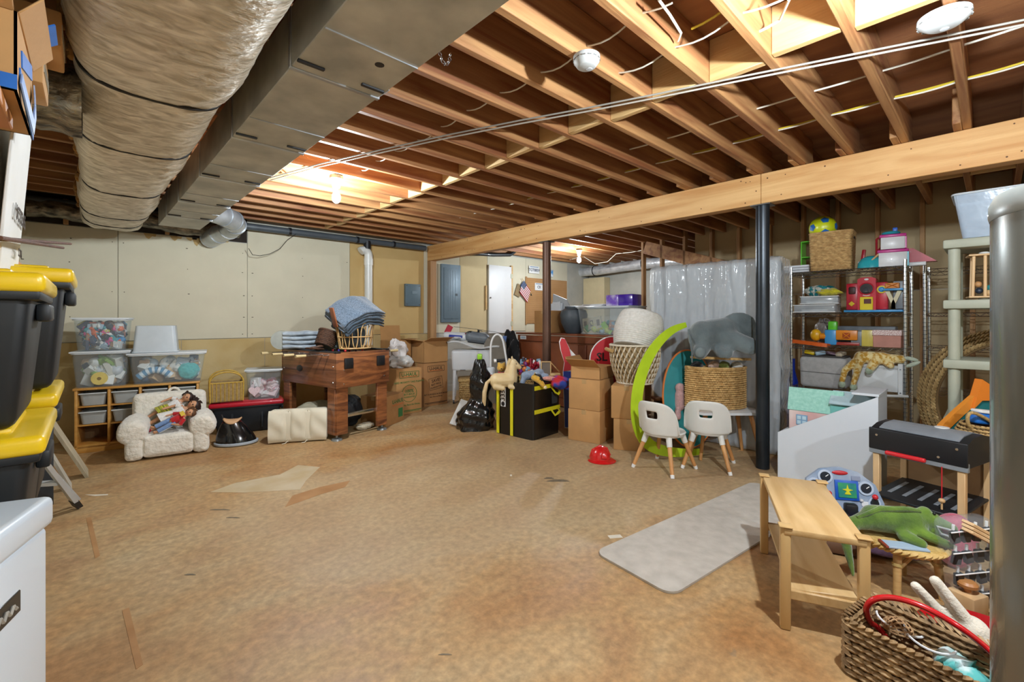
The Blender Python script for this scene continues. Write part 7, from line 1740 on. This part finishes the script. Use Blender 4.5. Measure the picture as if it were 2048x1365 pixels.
for i in range(4):
    t = thing('woven_hoop', ['front woven hoop tray with frayed rim leaning behind the resin shelf', 'second woven hoop tray of the leaning stack', 'third woven hoop tray of the leaning stack', 'rearmost woven hoop tray of the leaning stack'][i], 'woven tray', (5.08 + .055 * i, -.19 + .012 * i, .63), rot=(0, math.radians(6), 0))
    R_ = .60 - .022 * ((3 - i) % 4)
    fu, Tu = circ(R_); b = MB(); rnd = random.Random(i)
    for k in range(130):
        a = 2 * PI * k / 130; p = Vector((0, R_ * math.cos(a), R_ * math.sin(a))); tn = Vector((0, -math.sin(a), math.cos(a))); rd_ = Vector((0, math.cos(a), math.sin(a)))
        puff(b, p, (tn + rd_ * .5 + Vector((.3, 0, 0))).normalized(), Vector((1, 0, 0)), rd_, .05, .03 + rnd.uniform(0, .012), .026)
    b.build('braided_rim', mat('#927446', .85, hex2='#c9aa74', scale=30, bump=.3), t, kind='stuff')
    MB().tube([(.012, (R_ - .02) * math.cos(a), (R_ - .02) * math.sin(a)) for a in [2 * PI * k / 60 for k in range(60)]], .012, 8, True).build('inner_band', mat('#6b5230', .9), t)
pt = thing('orange_teal_tent', 'folded teal pop-up tent with an orange edge behind the toy grill', 'pop-up tent', (*atD(1930, 815, 3.02)[:2], 0), RZV)
ol = [(-.20, .0), (.16, .0), (.17, .74), (.13, .78), (.06, .76), (-.06, .67), (-.16, .58), (-.21, .53)]
MB().prism(ol, .03, Matrix.Rotation(PI / 2, 4, 'X')).build('teal_fabric', mat('#12666a', .65, hex2='#177a7c', scale=5), pt)
MB().band([(-.215, -.02, .52), (-.16, -.02, .585), (-.06, -.02, .68), (.05, -.02, .775), (.10, -.02, .80)], .05, .035, Vector((0, 1, 0))).build('orange_edge', plas('#dd8a2a', .6), pt)
b = MB(); b.prism([(.0, .70), (.06, .90), (.15, .84), (.17, .76), (.06, .76)], .05, Matrix.Translation((0, -.005, 0)) @ Matrix.Rotation(PI / 2, 4, 'X')); b.build('orange_flap', plas('#e07d1c', .6), pt)
fbg = thing('floral_bag', 'orange floral gift bag with red flowers beside the toy grill', 'gift bag', (4.11, .0, 0), RZV)
FLO = mat('#d1a01e', .6, hex2='#c65a2a', scale=9, sharp=.08)
MB().rbox((0, 0, .21), (.24, .14, .42), .006, 1).build('bag', FLO, fbg)
rnd = random.Random(8)
for k in range(12):
    x, z = rnd.uniform(-.10, .10), rnd.uniform(.04, .38)
    b = MB()
    for q in range(6): a = 2 * PI * q / 6; b.ell((x + .015 * math.cos(a), -.071, z + .015 * math.sin(a)), (.011, .002, .011), 8, 5)
    b.build('red_flower', plas('#b3202c', .6), fbg)
    MB().ell((x, -.0725, z), (.007, .002, .007), 8, 5).build('flower_centre', plas('#e6c63a', .6), fbg)
hbk = thing('handled_basket', 'small round seagrass basket with a looped handle on the floral bag', 'basket', (4.11, .02, .421), RZV)
fh = circ(.15); tf = lambda k: .72 + .34 * math.sin(PI * min(1, k * .9))
liner(fh, .22, 0, tf, ins=.008).build('lining', NATD, hbk); weave(fh, .22, 11, 34, .015, 0, tf).build('weave', NAT, hbk, kind='stuff')
MB().tube([(-.14 + .0 * k, -.03, .20) if k == 0 else (-.16 - .10 * math.sin(PI * k / 10) + .20 * (k / 10), -.03 - .02 * math.sin(PI * k / 10), .20 + .10 * math.sin(PI * k / 10)) for k in range(11)], .010, 8).build('handle', NAT, hbk)
btoy = thing('blue_toy', 'bright blue and white toy in the small handled basket', 'toy', (4.11, .03, .63), RZV)
MB().rbox((0, 0, .04), (.18, .07, .07), .02, 3, (0, .1, 0)).build('body', plas('#2a72c8'), btoy); MB().rbox((.01, 0, .085), (.16, .075, .02), .008, 2, (0, .1, 0)).build('white_trim', WHITE, btoy)

# ---------------------------------------------------------------- water heater
wh = thing('water_heater', 'tall grey cylindrical water heater at the right edge', 'water heater', (1.735, -.272, 0))
WHM = mat('#6c706b', .26, .45, hex2='#777b76', scale=1.5, st=(1, 1, .2), coat=.3)
MB().lathe([(.278, .03), (.28, .05), (.28, 1.56)], 72).build('jacket', WHM, wh)
MB().lathe([(.27, .0), (.274, .03)], 48).build('base_ring', mat('#3c3f41', .6), wh)
MB().lathe([(.281, 1.552), (.283, 1.56), (.283, 1.59), (.274, 1.612), (.20, 1.632), (.001, 1.64)], 72).build('top_cap', mat('#868a86', .3, .3), wh)
for k in range(6):
    a = 2 * PI * k / 6 + 1.4; MB().cyl((.283 * math.cos(a), .283 * math.sin(a), 1.575), (.287 * math.cos(a), .287 * math.sin(a), 1.575), .008, n=10).build('cap_screw', CHROME, wh)
for s in (-1, 1): MB().cyl((.10 * s, 0, 1.63), (.10 * s, 0, 2.5), .014, n=12).build('copper_pipe', mat('#a5683c', .35, .8), wh)
